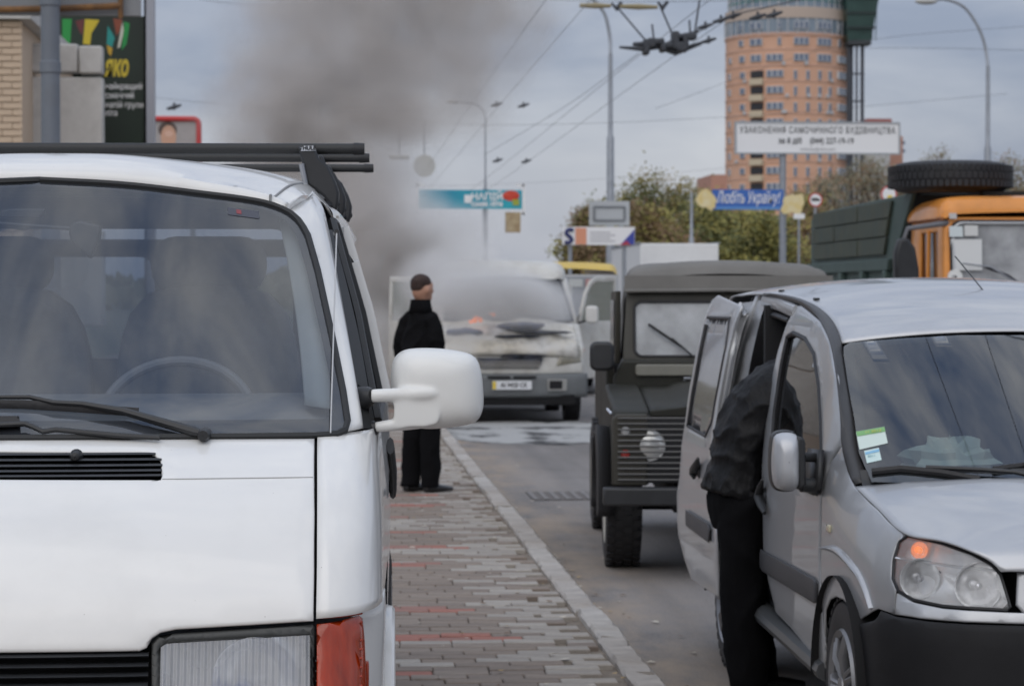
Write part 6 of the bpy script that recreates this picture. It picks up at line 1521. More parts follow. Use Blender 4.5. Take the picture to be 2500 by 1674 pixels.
# blue sign in smoke
d = 105; b = at(955, 570, d); r = empty('hazy_blue_sign', (b.x, b.y, 0), 0, 'blue and white roadside sign almost lost in the smoke', 'sign')
c, w, h = board(r, b, 905, 557, 978, 596, d, M('sign blue', (.10, .22, .55), .5, col2=(.4, .5, .7), vs=2)); board(r, b, 985, 556, 1010, 580, d, M('sign beige', (.6, .45, .32), .6), 'beige_panel')
tube('leg', [(0, .1, 0), (0, .1, c[2])], .08, GALV, r, n=8)
# round pale sign and lamp hung on a span wire
p = at(1036, 405, 80); r = empty('round_sign', (p.x, p.y, 0), 0, 'round pale sign hanging in the smoke above the teal banner', 'sign')
lathe('disc', [(-.02, .001), (-.02, .36), (.02, .36), (.02, .001)], M('sign back', (.50, .50, .47), .5), r, ax='y', c=(0, 0, p.z), n=32); tube('hanger', [(0, 0, p.z + .36), (0, 0, p.z + 1.4)], .02, STEEL, r, n=6)
p = at(975, 384, 80); r = empty('span_lamp', (p.x, p.y, 0), 0, 'flat pale lamp hanging beside the round sign in the smoke', 'lamp'); box('housing', (0, 0, p.z), (.65, .3, .13), M('lamp pale', (.5, .5, .47), .5), r, bevel=.04); tube('hanger', [(0, 0, p.z + .06), (0, 0, p.z + 1.6)], .02, STEEL, r, n=6)
# white sign with orange block and blue corner
d = 58; b = at(1460, 577, d); r = empty('white_roadside_sign', (b.x, b.y, 0), 0, 'white roadside sign with dark blue swirl, orange block and blue corner', 'sign')
c, w, h = board(r, b, 1372, 554, 1550, 598, d, PW_, frame=None)
def on(px, py): q = at(px, py, d); return (q.x - b.x, q.z)
prism('orange_block', [on(1404, 597), on(1404, 556), on(1431, 557), on(1431, 597)], -.052, -.04, M('print salmon', (.75, .33, .20), .5), r)
prism('blue_corner', [on(1549, 597), on(1515, 597), on(1549, 560)], -.052, -.04, M('print deep blue', (.05, .07, .35), .5), r); prism('red_corner', [on(1540, 598), on(1512, 598), on(1530, 588)], -.056, -.05, M('print crimson', (.45, .05, .07), .5), r)
tube('swirl', [(q[0], -.045, q[1]) for q in (on(1399, 562), on(1386, 561), on(1381, 570), on(1390, 578), on(1395, 585), on(1386, 593), on(1378, 590))], .05, M('print navy', (.03, .04, .15), .5), r, n=6, sm=20)
for k in range(4): prism('print_line', [on(1440, 566 + k * 7), on(1490 + (k % 2) * 12, 566 + k * 7), on(1490 + (k % 2) * 12, 569 + k * 7), on(1440, 569 + k * 7)], -.046, -.04, M('print pale grey', (.5, .5, .52), .6), r)
for px in (1392, 1525): q = on(px, 590); tube('leg', [(q[0], .06, 0), (q[0], .06, q[1])], .05, GALV, r, n=8)
# back of a large direction sign
d = 66; b = at(1487, 520, d); r = empty('direction_sign', (b.x, b.y, 0), 0, 'grey back of a direction sign with a stiffening frame by the lamp post', 'sign')
c, w, h = board(r, b, 1438, 491, 1537, 551, d, M('sign grey back', (.45, .47, .48), .5, metal=.2), th=.03)
for (x0, y0, x1, y1) in ((1450, 505, 1525, 505), (1450, 538, 1525, 538), (1450, 505, 1450, 538), (1525, 505, 1525, 538)): q0, q1 = at(x0, y0, d), at(x1, y1, d); tube('stiffener', [(q0.x - b.x, -.03, q0.z), (q1.x - b.x, -.03, q1.z)], .035, M('stiffener dark', (.20, .21, .22), .5), r, n=6)
q = at(1517, 550, d); tube('leg', [(q.x - b.x, .05, 0), (q.x - b.x, .05, q.z)], .05, GALV, r, n=8)
# round traffic signs and plate
RED = M('sign red', (.55, .04, .04), .5)
def round_sign(px, py, rp, d, label, inner):
    p = at(px, py, d); r = empty('traffic_sign', (p.x, p.y, 0), 0, label, 'traffic sign'); R_ = rp * d / FPX
    lathe('rim', [(-.01, R_ * .8), (-.012, R_), (.012, R_), (.012, R_ * .8)], RED, r, ax='y', c=(0, 0, p.z), n=32); lathe('face', [(-.014, .001), (-.014, R_ * .82)], PW_, r, ax='y', c=(0, 0, p.z), n=32)
    inner(r, p.z, R_); tube('post', [(0, .04, 0), (0, .04, p.z)], .035, GALV, r, n=8)
round_sign(1991, 488, 17, 60, 'round no-lorries sign with red rim by the tipper body', lambda r, z, R_: (box('lorry_symbol', (-.02, -.02, z + .01), (.16, .008, .07), INK, r), box('cab_symbol', (.085, -.02, z - .005), (.045, .008, .045), INK, r)))
round_sign(2170, 474, 20, 62, 'round red-rimmed sign partly hidden by the tipper body', lambda r, z, R_: box('yellow_symbol', (.02, -.02, z - .08), (.12, .008, .1), M('sign yellow', (.8, .6, .05), .5), r))
p = at(1951, 528, 62); r = empty('small_plate', (p.x, p.y, 0), 0, 'small blank white plate on a thin post below the blue sign', 'sign'); box('plate', (0, 0, p.z), (.28, .02, .13), PW_, r); tube('post', [(0, .03, 0), (0, .03, p.z)], .03, GALV, r, n=8)
# ------------------------------------------------------------------ trolley wires and fittings
WIRE = M('wire', (.10, .10, .11), .6); FIT = M('fitting dark', (.05, .055, .065), .6)
def wire(label, pts, r=.012, n=30, nm='overhead_wire'):
    o = tube(nm, pts, r, WIRE, None, n=5, sm=n); tag(o, label, 'wire', 'overhead wires'); return o
for k, x in enumerate((2.85, 3.45, 5.05, 5.65)):
    wire(['trolley wire over the kerb lane, nearest the pavement', 'trolley wire over the kerb lane, second from the pavement', 'trolley wire over the second lane running to the switch', 'trolley wire over the second lane, outermost'][k], [(x, -30, 5.7), (x, 10, 5.62), (x, 41, 5.66), (x, 80, 5.6), (x, 160, 5.7)], .0048 if k > 1 else .004)
for k, (y, z, lb) in enumerate(((11.2, 6.0, 'span wire crossing over the silver van'), (41, 6.6, 'span wire carrying the trolley switch'), (72, 6.7, 'span wire crossing beyond the white sign'), (118, 7.0, 'far span wire near the faint lamp'))):
    wire(lb, [(-7, y, z + .9), (1, y, z + .2), (5, y, z), (12, y, z + .3), (20, y, z + 1.0)], .005)
wire('thin cable sloping over the billboard', [at(300, -30, 50), at(700, 18, 60), at(1330, 5, 70)], .006)
wire('slack cable running to the lamp arm', [at(1180, 380, 78), at(1380, 260, 60), at(1560, 130, 45)], .006)
wire('feeder cable rising past the tower top', [at(1700, 80, 41), at(1790, 38, 38), at(1910, 10, 36), at(2100, -40, 33)], .012)
wire('high cable across the right of the sky', [at(1990, 120, 60), at(2250, 118, 60), at(2560, 125, 60)], .005)
wire('thin cable behind the lamp arm', [at(1600, 265, 70), at(2050, 112, 70), at(2560, 60, 70)], .005)
# trolley switch with hangers
sw = empty('trolley_switch', tuple(at(1615, 110, 41)), 0, 'dark trolley wire switch with fittings hanging over the second lane', 'wire fitting')
o0 = Vector(sw.location)
def L(px, py, dd=41): return at(px, py, dd) - o0
tube('runner', [L(1512, 116), L(1570, 120), L(1620, 113), L(1650, 100), L(1705, 76)], [.02, .045, .04, .05, .03], FIT, sw, n=8)
tube('runner', [L(1545, 108), L(1590, 108), L(1650, 128), L(1712, 106)], [.03, .05, .06, .03], FIT, sw, n=8)
for px, py, sx, sz in ((1577, 116, .10, .26), (1590, 106, .14, .16), (1606, 103, .20, .10), (1648, 100, .12, .30), (1664, 116, .20, .16), (1672, 100, .10, .24), (1686, 90, .18, .12), (1632, 112, .14, .10), (1618, 118, .10, .14), (1656, 90, .16, .08)):
    q = L(px, py); box('clamp_block', tuple(q), (sx, .3, sz), FIT, sw, bevel=.03)
for a, b_ in (((1505, 16), (1575, 98)), ((1612, 16), (1645, 92)), ((1592, 60), (1596, 95)), ((1683, 50), (1685, 80)), ((1697, 75), (1708, 0))): tube('hanger', [L(*a), L(*b_)], .016, FIT, sw, n=6)
INSY = M('insulator ochre', (.30, .25, .14), .5)
for a, b_ in (((1415, 14), (1492, 15)), ((1512, 16), (1606, 18))): tube('insulator', [L(*a), L(*[(a[0] + b_[0]) / 2, (a[1] + b_[1]) / 2]), L(*b_)], [.035, .05, .03], INSY, sw, n=8)
for px, py in ((1505, 12), (1618, 10)): tube('saddle', [L(px - 12, py - 4), L(px, py + 10), L(px + 12, py - 6)], [.02, .05, .03], FIT, sw, n=8)
for k, (px, py, dd) in enumerate(((1722, 65, 40), (1760, 50, 39), (1790, 40, 38), (1850, 42, 37), (1890, 36, 37), (1730, 100, 41), (1212, 256, 75), (1278, 258, 75), (1215, 392, 85), (1285, 394, 85), (425, 262, 60))):
    p = at(px, py, dd); o = empty('line_clamp', tuple(p), 0, ['small wire clamp just above the trolley switch', 'wire clamp on the feeder cable left of the tower', 'long clamp on the feeder cable by the tower top', 'dark clamp before the tower top', 'forked clamp before the tower top', 'small clamp beside the trolley switch', 'dark clamp in the open sky above the teal banner', 'winged clamp in the open sky above the teal banner', 'small clamp low in the sky left of the lamp post', 'small clamp low in the sky beside its twin', 'dark clamp above the red framed billboard'][k], 'wire fitting', 'clamps on the overhead wires')
    sz = .08 if dd < 50 else .11
    tube('jaw', [(-sz * 1.6, 0, -sz * .4), (0, 0, 0), (sz * 1.6, 0, sz * .5)], [sz * .3, sz * .55, sz * .25], FIT, o, n=6); tube('pin', [(0, 0, -sz * .6), (0, 0, sz)], sz * .25, FIT, o, n=6)
# ------------------------------------------------------------------ left: concrete blocks, brick house, billboards
d = 40
CON = M('pale concrete', (.56, .545, .52), .9, var=.12, vs=1.2, bump=.4, bs=14, dirt=.4, dirtcol=(.30, .28, .26))
b = at(155, 725, d)
cb = empty('concrete_wall', (b.x, b.y, 0), 0, 'stack of pale concrete blocks behind the thick pole', 'concrete wall')
def bl(x0, y0, x1, y1, dy=0):
    p0, p1 = at(x0, y1, d), at(x1, y0, d); box('block', ((p0.x + p1.x) / 2 - b.x, dy, (p0.z + p1.z) / 2), (p1.x - p0.x - .02, .35, p1.z - p0.z - .04), CON, cb, bevel=.03)
bl(56, 108, 195, 183); bl(195, 113, 254, 186, -.04); bl(52, 188, 254, 360, .03); bl(50, 360, 256, 560); bl(50, 560, 256, 800)
d2 = 38; BRI = M('beige brick', (.62, .48, .35), .85, var=.1, vs=5, bump=.2, bs=20); MOR = M('mortar', (.585, .46, .345), .9)
p1 = at(54, 50, d2); hb = empty('brick_house', (p1.x, p1.y, 0), 0, 'beige brick wall of a house at the picture edge', 'building')
box('wall', (-4.05, 4.05, p1.z / 2), (8, 8, p1.z), MOR, hb)
bv, bf = brick_vf(.30, .09, -.06, 0, .006); me = bpy.data.meshes.new('brick'); me.from_pydata([(v[0], -v[2], v[1]) for v in bv], [], bf); me.materials.append(BRI)
n = 0
for i in range(60):
    z = p1.z - .06 - i * .105
    if z < .1: break
    for j in range(5):
        x = -.155 - j * .308 + (i % 2) * .154 - (.077 if i % 2 and not j else 0)
        if n < 300: o = bpy.data.objects.new('brick', me); COL.objects.link(o); o.parent = hb; o.location = (x, .045 - .05, z); o.scale.x = .5 if i % 2 and not j else 1; n += 1
box('roof_slab', (-4.0, 4.0, p1.z + .1), (8.3, 8.3, .18), CON, hb)
# dark green billboard
d = 46; b = at(220, 725, d); gb = empty('green_billboard', (b.x, b.y, 0), 0, 'dark green billboard with yellow lettering behind the concrete blocks', 'billboard')
GD = M('print dark green', (.004, .008, .006), .5, col2=(.006, .022, .010), vs=.55, det=1)
c, w, h = board(gb, b, 72, 42, 356, 352, d, GD, th=.15)
p = at(366, 180, d); box('edge_post', (p.x - b.x, -.02, (at(366, -60, d).z + .0) / 2), (.19, .3, at(366, -60, d).z), M('post grey', (.33, .34, .38), .5), gb); q = at(356, 180, d); box('edge_painted_shadow', (q.x - b.x, -.03, at(366, -60, d).z / 2), (.04, .28, at(366, -60, d).z), INK, gb)  # black strip down the post edge: its shadow put in as colour
p = at(68, 75, d); box('edge_post', (p.x - b.x, -.02, p.z / 2 + 1), (.14, .3, p.z), M('post pale', (.45, .46, .55), .5), gb)
p = at(285, 95, d); text('lettering', 'яко', .52, M('print gold', (.55, .42, .03), .5), gb, facing(at(286, 168, d).x - b.x, -.08, at(286, 166, d).z), bold=.02, fit=.46, shear=.2)
for k, (s, py) in enumerate((('найкращий', 213), ('смачний', 235), ('напій групи', 258), ('літа', 278))): q = at(258, py, d); text('lettering', s, .16, PW_, gb, facing(q.x - b.x, -.08, q.z), align='LEFT', sx=.8)
for pts, col in (([(210, 50), (245, 52), (225, 85), (222, 112), (205, 110)], (.55, .42, .02)), ([(265, 65), (282, 95), (275, 118), (262, 110)], (.01, .25, .22)), ([(278, 48), (300, 50), (294, 78), (286, 90)], (.22, .05, .02)), ([(300, 55), (304, 78), (294, 118), (288, 120)], (.55, .55, .45)), ([(187, 55), (208, 50), (204, 90), (196, 80)], (.12, .02, .02)), ([(262, 112), (276, 120), (273, 140), (266, 132)], (.5, .3, .02)), ([(82, 50), (100, 50), (100, 108), (80, 105)], (.01, .16, .03)), ([(155, 50), (178, 50), (174, 110), (155, 108)], (.01, .25, .04)), ([(305, 55), (318, 60), (310, 110), (298, 125)], (.01, .25, .05))):
    q = [at(x, y, d) for x, y in pts]; prism('print_shape', [(v.x - b.x, v.z) for v in q], -.079, -.07, M('print colour', col, .5), gb)
# grey sign structure with rusty frame above
d = 26.6; b = at(150, 725, d); gs = empty('sheet_hoarding', (b.x, b.y, 0), 0, 'grey sheet panel on a rusty pipe frame at the top edge of the picture', 'hoarding')
c, w, h = board(gs, b, -60, -120, 344, 40, d, M('grey sheet', (.20, .21, .225), .6, col2=(.27, .275, .28), vs=.6), th=.08)
RU = M('rusty pipe', (.10, .055, .03), .8, col2=(.28, .14, .05), vs=5)
q0, q1, q2 = at(-60, 32, d), at(150, 26, d), at(298, 18, d); tube('pipe', [(v.x - b.x, -.12, v.z) for v in (q0, q1, q2)], .035, RU, gs, n=10)
q0, q1 = at(298, -100, d), at(297, 48, d); tube('pipe', [(v.x - b.x, -.12, v.z) for v in (q0, q1)], .028, RU, gs, n=10)
for z in (c[2] - h * .3, c[2] + h * .3): box('bracket', (at(125, 0, d).x - b.x, -.25, z), (.12, .5, .08), POLE, gs)
# red framed billboard with a portrait
d = 64; b = at(430, 725, d); rb = empty('red_framed_billboard', (b.x, b.y, 0), 0, 'grey billboard with a red rounded frame and a portrait above the van roof', 'billboard')
def Q(px, py): v = at(px, py, d); return (v.x - b.x, v.z)
x0, z1 = Q(340, 291); x1, z0 = Q(486, 430)
prism('face', rrect(x0, x1, z0, z1, .12), 0, .08, M('print warm grey', (.40, .37, .36), .6, var=.06), rb)
fr = [(v[0], -.02, v[1]) for v in rrect(x0, x1, z0, z1, .14)]; tube('frame', fr + [fr[0]], .07, RED, rb, n=8)
def dsk(nm, c, rx, rz, y, col): V = [(c[0] + rx * math.cos(a), y, c[1] + rz * math.sin(a)) for a in np.linspace(0, 6.283, 28, endpoint=False)]; mk(nm, V, [tuple(range(28))], M('print tone', col, .6), rb)
dsk('portrait_hair', Q(410, 318), .24, .22, -.004, (.10, .07, .06)); dsk('portrait_face', Q(412, 335), .20, .30, -.008, (.62, .36, .25)); dsk('portrait_brow', Q(413, 327), .11, .08, -.012, (.72, .46, .35)); dsk('portrait_shoulders', Q(410, 400), .55, .4, -.006, (.5, .5, .55))
for px in (360, 470): q = Q(px, 420); tube('leg', [(q[0], .1, 0), (q[0], .1, q[1])], .07, POLE, rb, n=8)
# ------------------------------------------------------------------ round brick tower and neighbours
D = 470.0; S = FPX / D
tb = at(1918, 725, D); tw = empty('round_tower', (tb.x, tb.y, 0), 0, 'round orange brick apartment tower with rows of windows', 'building')
RAD = 147 / S; zof = lambda py: 1.66 + (725 - py) / S
TOR = M('tower brick', (.68, .39, .26), .85, var=.06, vs=.12, col2=(.72, .44, .31)); TO2 = M('tower band', (.66, .42, .32), .85); TCR = M('balcony cream', (.62, .52, .38), .8); TGL = M('tower glass', (.10, .13, .19), .15, coat=.5, col2=(.2, .24, .32), vs=.2); TFR = M('window frame pale', (.55, .56, .58), .6); TGR = M('tower glazing', (.16, .21, .27), .15, coat=.6, col2=(.30, .36, .42), vs=.15); TGN = M('green roof edge', (.10, .30, .26), .5)
lathe('drum', [(0, RAD), (zof(100), RAD)], TOR, tw, ax='z', n=96)
lathe('glazed_storey', [(zof(100), RAD * 1.0), (zof(62), RAD * 1.005)], TGR, tw, ax='z', n=96)
lathe('crown_band', [(zof(62), RAD * 1.02), (zof(36), RAD * 1.015), (zof(34), RAD * .96)], M('crown beige', (.52, .42, .35), .8), tw, ax='z', n=96)
lathe('top_glazing', [(zof(36), RAD * .95), (zof(-40), RAD * .95), (zof(-42), .1)], TGR, tw, ax='z', n=96)
for k in range(40):
    a = 2 * math.pi * k / 40
    for z0, z1, rr in ((zof(100), zof(62), 1.012), (zof(36), zof(0), .958)): tube('glazing_post', [(RAD * rr * math.cos(a), RAD * rr * math.sin(a), z0), (RAD * rr * math.cos(a), RAD * rr * math.sin(a), z1)], .12, TFR, tw, n=4)
for py in (20, 0): lathe('roof_ring', [(zof(py), RAD * .96), (zof(py - 3), RAD * .965)], TGN, tw, ax='z', n=96)
lathe('cornice', [(zof(104), RAD), (zof(103), RAD * 1.02), (zof(99), RAD * 1.02)], TO2, tw, ax='z', n=96)
_wm = {}
def tower_window(px, py, wpx, hpx, n, glassm=TGL):
    s = (px - 1918) / 147.0
    if abs(s) > .985: return
    a = math.asin(s); key = (wpx, hpx, n); W_, H_ = wpx / S, hpx / S
    if key not in _wm:
        V, F = box_vf((0, 0, 0), (W_ / max(.3, 1), .5, H_)); f = bpy.data.meshes.new('window'); f.from_pydata(V, [], F); f.materials.append(TFR)
        pw = W_ / n * .74; V, F = box_vf((0, 0, 0), (pw, .3, H_ * .84)); g_ = bpy.data.meshes.new('pane'); g_.from_pydata(V, [], F); g_.materials.append(glassm); _wm[key] = (f, g_)
    f, g_ = _wm[key]; o = bpy.data.objects.new('window', f); COL.objects.link(o); o.parent = tw; o.location = (RAD * math.sin(a), -RAD * math.cos(a) - .0, zof(py)); o.rotation_euler.z = a
    o.scale = (min(2.2, 1 / max(.42, math.cos(a))), 1, 1)
    for k in range(n): c = bpy.data.objects.new('pane', g_); COL.objects.link(c); c.parent = o; c.location = ((k - (n - 1) / 2) * W_ / n, -.14, 0)
rgw = random.Random(21)
for i in range(15):
    py = 79 + i * 38.3
    if i < 3:
        row = [(1825, 26, 17, 2), (1876, 8, 18, 1), (1927, 36, 18, 3), (1985, 36, 18, 3), (2028, 8, 18, 1), (2054, 12, 16, 1), (1795, 8, 15, 1)]
        if i == 2: row = [(1865, 38, 17, 3), (1927, 36, 18, 3), (1985, 36, 18, 3), (2042, 36, 18, 3), (1825, 22, 17, 2), (1797, 10, 16, 1), (1776, 5, 15, 1)]
    else:
        row = [(1775, 5, 16, 1), (1798, 9, 15, 1), (1866, 38, 17, 3), (1913, 8, 22, 1), (1943, 8, 22, 1), (1973, 8, 22, 1), (2000, 8, 22, 1), (2042, 36, 18, 3)]
    for px, w_, h_, n_ in row: tower_window(px, py + (3 if w_ == 8 and i >= 3 else 0), w_, h_, n_)
    if i >= 3:
        a = math.asin((1827 - 1918) / 147.0)
        o = box('balcony', (0, 0, 0), (28 / S / .8, 1.4, 15 / S), TCR, tw); o.location = (RAD * math.sin(a), -RAD * math.cos(a), zof(py + 18)); o.rotation_euler.z = a
        o = box('balcony_recess', (0, 0, 0), (26 / S / .8, .5, 17 / S), M('recess dark', (.03, .03, .035), .6), tw); o.location = (RAD * math.sin(a), -RAD * math.cos(a), zof(py)); o.rotation_euler.z = a
    lathe('floor_band', [(zof(py + 20), RAD + .02), (zof(py + 19), RAD + .12), (zof(py + 17.5), RAD + .12), (zof(py + 16.5), RAD + .02)], TO2, tw, ax='z', n=96)
for k in range(26):
    i = rgw.randrange(2, 13); px = rgw.choice((1798, 1788, 1913, 1943, 1973, 2000, 1890)); py = 79 + i * 38.3 + 14; a = math.asin((px + rgw.uniform(-6, 6) - 1918) / 147.0)
    o = box('air_conditioner', (0, 0, 0), (.6, .5, .6), TFR, tw); o.location = (RAD * math.sin(a), -RAD * math.cos(a) - .2, zof(py)); o.rotation_euler.z = a
# green glass lift tower
gt_ = at(2100, 725, 462); g2 = empty('glass_tower', (gt_.x, gt_.y, 0), 0, 'dark green glazed tower head on slim steel columns beside the round tower', 'building'); s2 = FPX / 462
GG = M('green glass', (.035, .085, .075), .2, coat=.5, col2=(.06, .13, .11), vs=.25)
def gx(px): return (px - 2100) / s2
z2 = lambda py: 1.66 + (725 - py) / s2
V = [(gx(2068), 0, z2(104)), (gx(2125), 0, z2(104)), (gx(2125), 8, z2(104)), (gx(2068), 8, z2(104)), (gx(2062), -1, z2(-60)), (gx(2152), -1, z2(-60)), (gx(2152), 9, z2(-60)), (gx(2062), 9, z2(-60))]
mk('head', V, [(0, 3, 2, 1), (4, 5, 6, 7), (0, 1, 5, 4), (1, 2, 6, 5), (2, 3, 7, 6), (3, 0, 4, 7)], GG, g2)
for py in (0, 34, 70): box('floor_line', (gx(2098), -.6, z2(py)), ((2140 - 2066) / s2, .5, .35), M('floor dark', (.02, .035, .035), .5), g2)
for px in range(2072, 2136, 9): tube('mullion', [(gx(px), -.4, z2(100)), (gx(px) * 1.08, -1.2, z2(-55))], .1, M('mullion', (.05, .09, .08), .5), g2, n=4)
box('soffit', (gx(2096), 1.5, z2(106)), (4.4, 4, .8), M('soffit dark', (.04, .045, .05), .6), g2)
SC_ = M('column steel', (.06, .065, .08), .5)
for px, rr in ((2075, .5), (2094, .22), (2108, .35), (2083, .18)): tube('column', [(gx(px), 1.5, 0), (gx(px), 1.5, z2(104))], rr, SC_, g2, n=8)
for py in (180, 247, 400): box('tie_beam', (gx(2092), 1.5, z2(py)), (3.2, .4, .3), SC_, g2)
# lower buildings
def blockb(name, boxes, d, label, rows=(), mats=None):
    px = boxes[0][0]; b = at(px, 725, d); s = FPX / d; r = empty(name, (b.x, b.y, 0), 0, label, 'building')
    for x0, x1, yt, m, dy in boxes: h_ = 1.66 + (725 - yt) / s; box('wall', (((x0 + x1) / 2 - px) / s, 8 + dy, h_ / 2), ((x1 - x0) / s, 16, h_), m, r)
    for x0, x1, y0, y1, n, m in rows:
        for k in range(n): x = x0 + (x1 - x0) * (k + .5) / n; o = box('window', ((x - px) / s, -.05, 1.66 + (725 - (y0 + y1) / 2) / s), ((x1 - x0) / n * .5 / s, .2, (y1 - y0) / s), m, r)
    return r
PNK = M('pinkish brick', (.50, .27, .20), .85, var=.05); RDB = M('red cladding', (.36, .13, .11), .8); WBL = M('white render', (.55, .55, .55), .8)
blockb('stepped_house', [(1735, 1775, 490, PNK, 0), (1712, 1742, 516, TOR, 2), (1750, 1790, 422, PNK, 6)], 400, 'pink and orange stepped apartment house left of the round tower', [(1742, 1772, 500, 508, 3, TGL), (1742, 1772, 520, 528, 3, TGL)])
blockb('far_apartments', [(2128, 2215, 330, PNK, 4), (2135, 2198, 284, RDB, 8), (2110, 2170, 372, WBL, -1)], 520, 'far pink and red apartment block behind the white sign', [(2115, 2165, 380, 392, 4, TGL), (2115, 2165, 402, 414, 4, TGL), (2180, 2212, 345, 353, 3, TGL), (2180, 2212, 365, 373, 3, TGL)])
# ------------------------------------------------------------------ trees
BARK = M('bark', (.10, .08, .065), .9, var=.3, vs=8)
def leafmat(name, c1, c2): return M(name, c1, .75, col2=c2, vs=.9, det=3)
LM = {'rust': leafmat('leaves rust green', (.27, .18, .05), (.15, .16, .045)), 'green': leafmat('leaves green', (.09, .11, .035), (.14, .14, .05)), 'gold': leafmat('leaves gold', (.38, .31, .08), (.22, .23, .07)), 'grey': leafmat('leaves grey green', (.27, .25, .16), (.18, .17, .11)), 'brown': leafmat('leaves brown', (.26, .15, .08), (.16, .125, .06))}
def tree(px, py_top, d, wid, kind, label, n=1500, leaf=.16, seed=0, sparse=False, group='trees and bushes behind the parked row', name='tree', z0=.18):
    rg = random.Random(seed); b = at(px, 725, d); top = at(px, py_top, d).z; root = empty(name, (b.x, b.y, 0), 0, label, 'tree', group)
    parts = [tube_vf(cr([(0, 0, 0), (rg.uniform(-.2, .2), 0, top * .4), (rg.uniform(-.3, .3), rg.uniform(-.2, .2), top * .9)], 9), [.022 * top * (1 - .1 * k) for k in range(9)], 7)]
    cl = []; nb = 14 if not sparse else 22
    for k in range(nb):
        h = top * (z0 + (.92 - z0) * (k + rg.random()) / nb); a = rg.uniform(0, 6.28); R_ = wid * (.35 + .65 * math.sin(math.pi * min(1, (h / top - z0 + .15) / (1.12 - z0)) ** .8)) * rg.uniform(.55, 1.0)
        e = (R_ * math.cos(a), R_ * math.sin(a), h + top * rg.uniform(.02, .10)); st = (0, 0, h * .72)
        parts.append(tube_vf(cr([st, ((st[0] + e[0]) * .5, (st[1] + e[1]) * .5, (st[2] + e[2]) * .5 + .1), e], 6), [.008 * top * (1 - .14 * q) for q in range(6)], 5)); cl.append((e, R_))
        for q in range(3): cl.append(((e[0] * rg.uniform(.3, .9), e[1] * rg.uniform(.3, .9), e[2] + rg.uniform(-.5, .5)), R_))
    cl.append(((0, 0, top * .95), wid * .5))
    V, F = join(parts); mk('trunk', V, F, BARK, root)
    V, F, MI = [], [], []; cs = .10 * wid + .18
    for k in range(n):
        ci = rg.randrange(len(cl)); c, R_ = cl[ci]; MI.append(0 if (ci * 7) % 5 < 3 else 1); p = Vector((c[0] + rg.gauss(0, cs), c[1] + rg.gauss(0, cs), c[2] + rg.gauss(0, cs * .7)))
        u = Vector((rg.gauss(0, 1), rg.gauss(0, 1), rg.gauss(0, .8))).normalized(); v = u.orthogonal().normalized(); w_ = leaf * rg.uniform(.6, 1.5); q = len(V)
        V += [p - u * w_, p + v * w_ * .55, p + u * w_, p - v * w_ * .55]; F.append((q, q + 1, q + 2, q + 3))
    o = mk('crown', V, F, [LM[kind], LM['green' if kind in ('rust', 'gold') else 'rust' if kind == 'green' else 'brown' if kind == 'grey' else 'gold']], root, smooth=False)
    if len(o.data.polygons) == len(MI): o.data.polygons.foreach_set('material_index', MI)
TR = [(1425, 520, 120, 1.5, 'brown', 'rusty bush at the end of the tree row behind the white roadside sign'), (1470, 500, 125, 2.4, 'rust', 'rust coloured tree behind the grey direction sign'), (1560, 470, 128, 3.0, 'green', 'dark green tree with pointed crown right of the direction sign'), (1620, 468, 118, 3.2, 'rust', 'brown and green tree between the lamp post and the blue sign'),
      (1700, 520, 112, 2.4, 'green', 'low green tree below the left end of the blue sign'), (1770, 520, 108, 2.6, 'gold', 'yellowish bush below the blue sign'), (1850, 545, 105, 2.2, 'gold', 'olive bush left of the sign pole'), (1935, 560, 110, 1.8, 'brown', 'rusty bush between sign pole and tipper body'), (1560, 520, 105, 2.6, 'brown', 'broad brown bush above the white box lorry')]
for k, (px, py, d, w_, kd, lb) in enumerate(TR): tree(px, py, d, w_, kd, lb, n=11000, leaf=.085, seed=k + 1)
TR2 = [(2030, 430, 170, 3.2, 'grey', 'thin grey tree before the tower right of the sign pole'), (2085, 408, 175, 3.4, 'grey', 'sparse grey tree under the long white sign'), (2150, 400, 165, 3.0, 'grey', 'sparse tree left of the spare tyre'), (2190, 425, 160, 2.6, 'grey', 'low grey tree touching the spare tyre'), (1985, 470, 160, 2.6, 'brown', 'brownish thin tree above the round lorry sign'), (2490, 392, 150, 2.6, 'grey', 'grey green tree at the picture edge beyond the spare tyre'), (2280, 395, 190, 3.0, 'grey', 'hazy tree behind the spare tyre')]
for k, (px, py, d, w_, kd, lb) in enumerate(TR2): tree(px, py, d, w_, kd, lb, n=5000, leaf=.10, seed=40 + k, sparse=True, z0=.25)
# distant wood closing the street
rg = random.Random(9); V, F = [], []
for k in range(9000):
    x = rg.uniform(-160, 230); y = rg.uniform(300, 420); h = 5 + 2.5 * math.sin(x * .09) + 2 * math.sin(x * .031 + 1); z = h * rg.random() ** .6
    if 1000 < 815 + x * FPX / y < 1372: z *= .35
    u = Vector((rg.gauss(0, 1), rg.gauss(0, .4), rg.gauss(0, 1))).normalized() * rg.uniform(.7, 1.6); v = Vector((-u.z, rg.uniform(-.5, .5), u.x)); q = len(V); p = Vector((x, y, z))
    V += [p - u, p + v * .6, p + u, p - v * .6]; F.append((q, q + 1, q + 2, q + 3))
o = mk('distant_wood', V, F, LM['grey'], None, smooth=False); tag(o, 'distant line of hazy trees along the horizon', 'wood', kind='stuff')
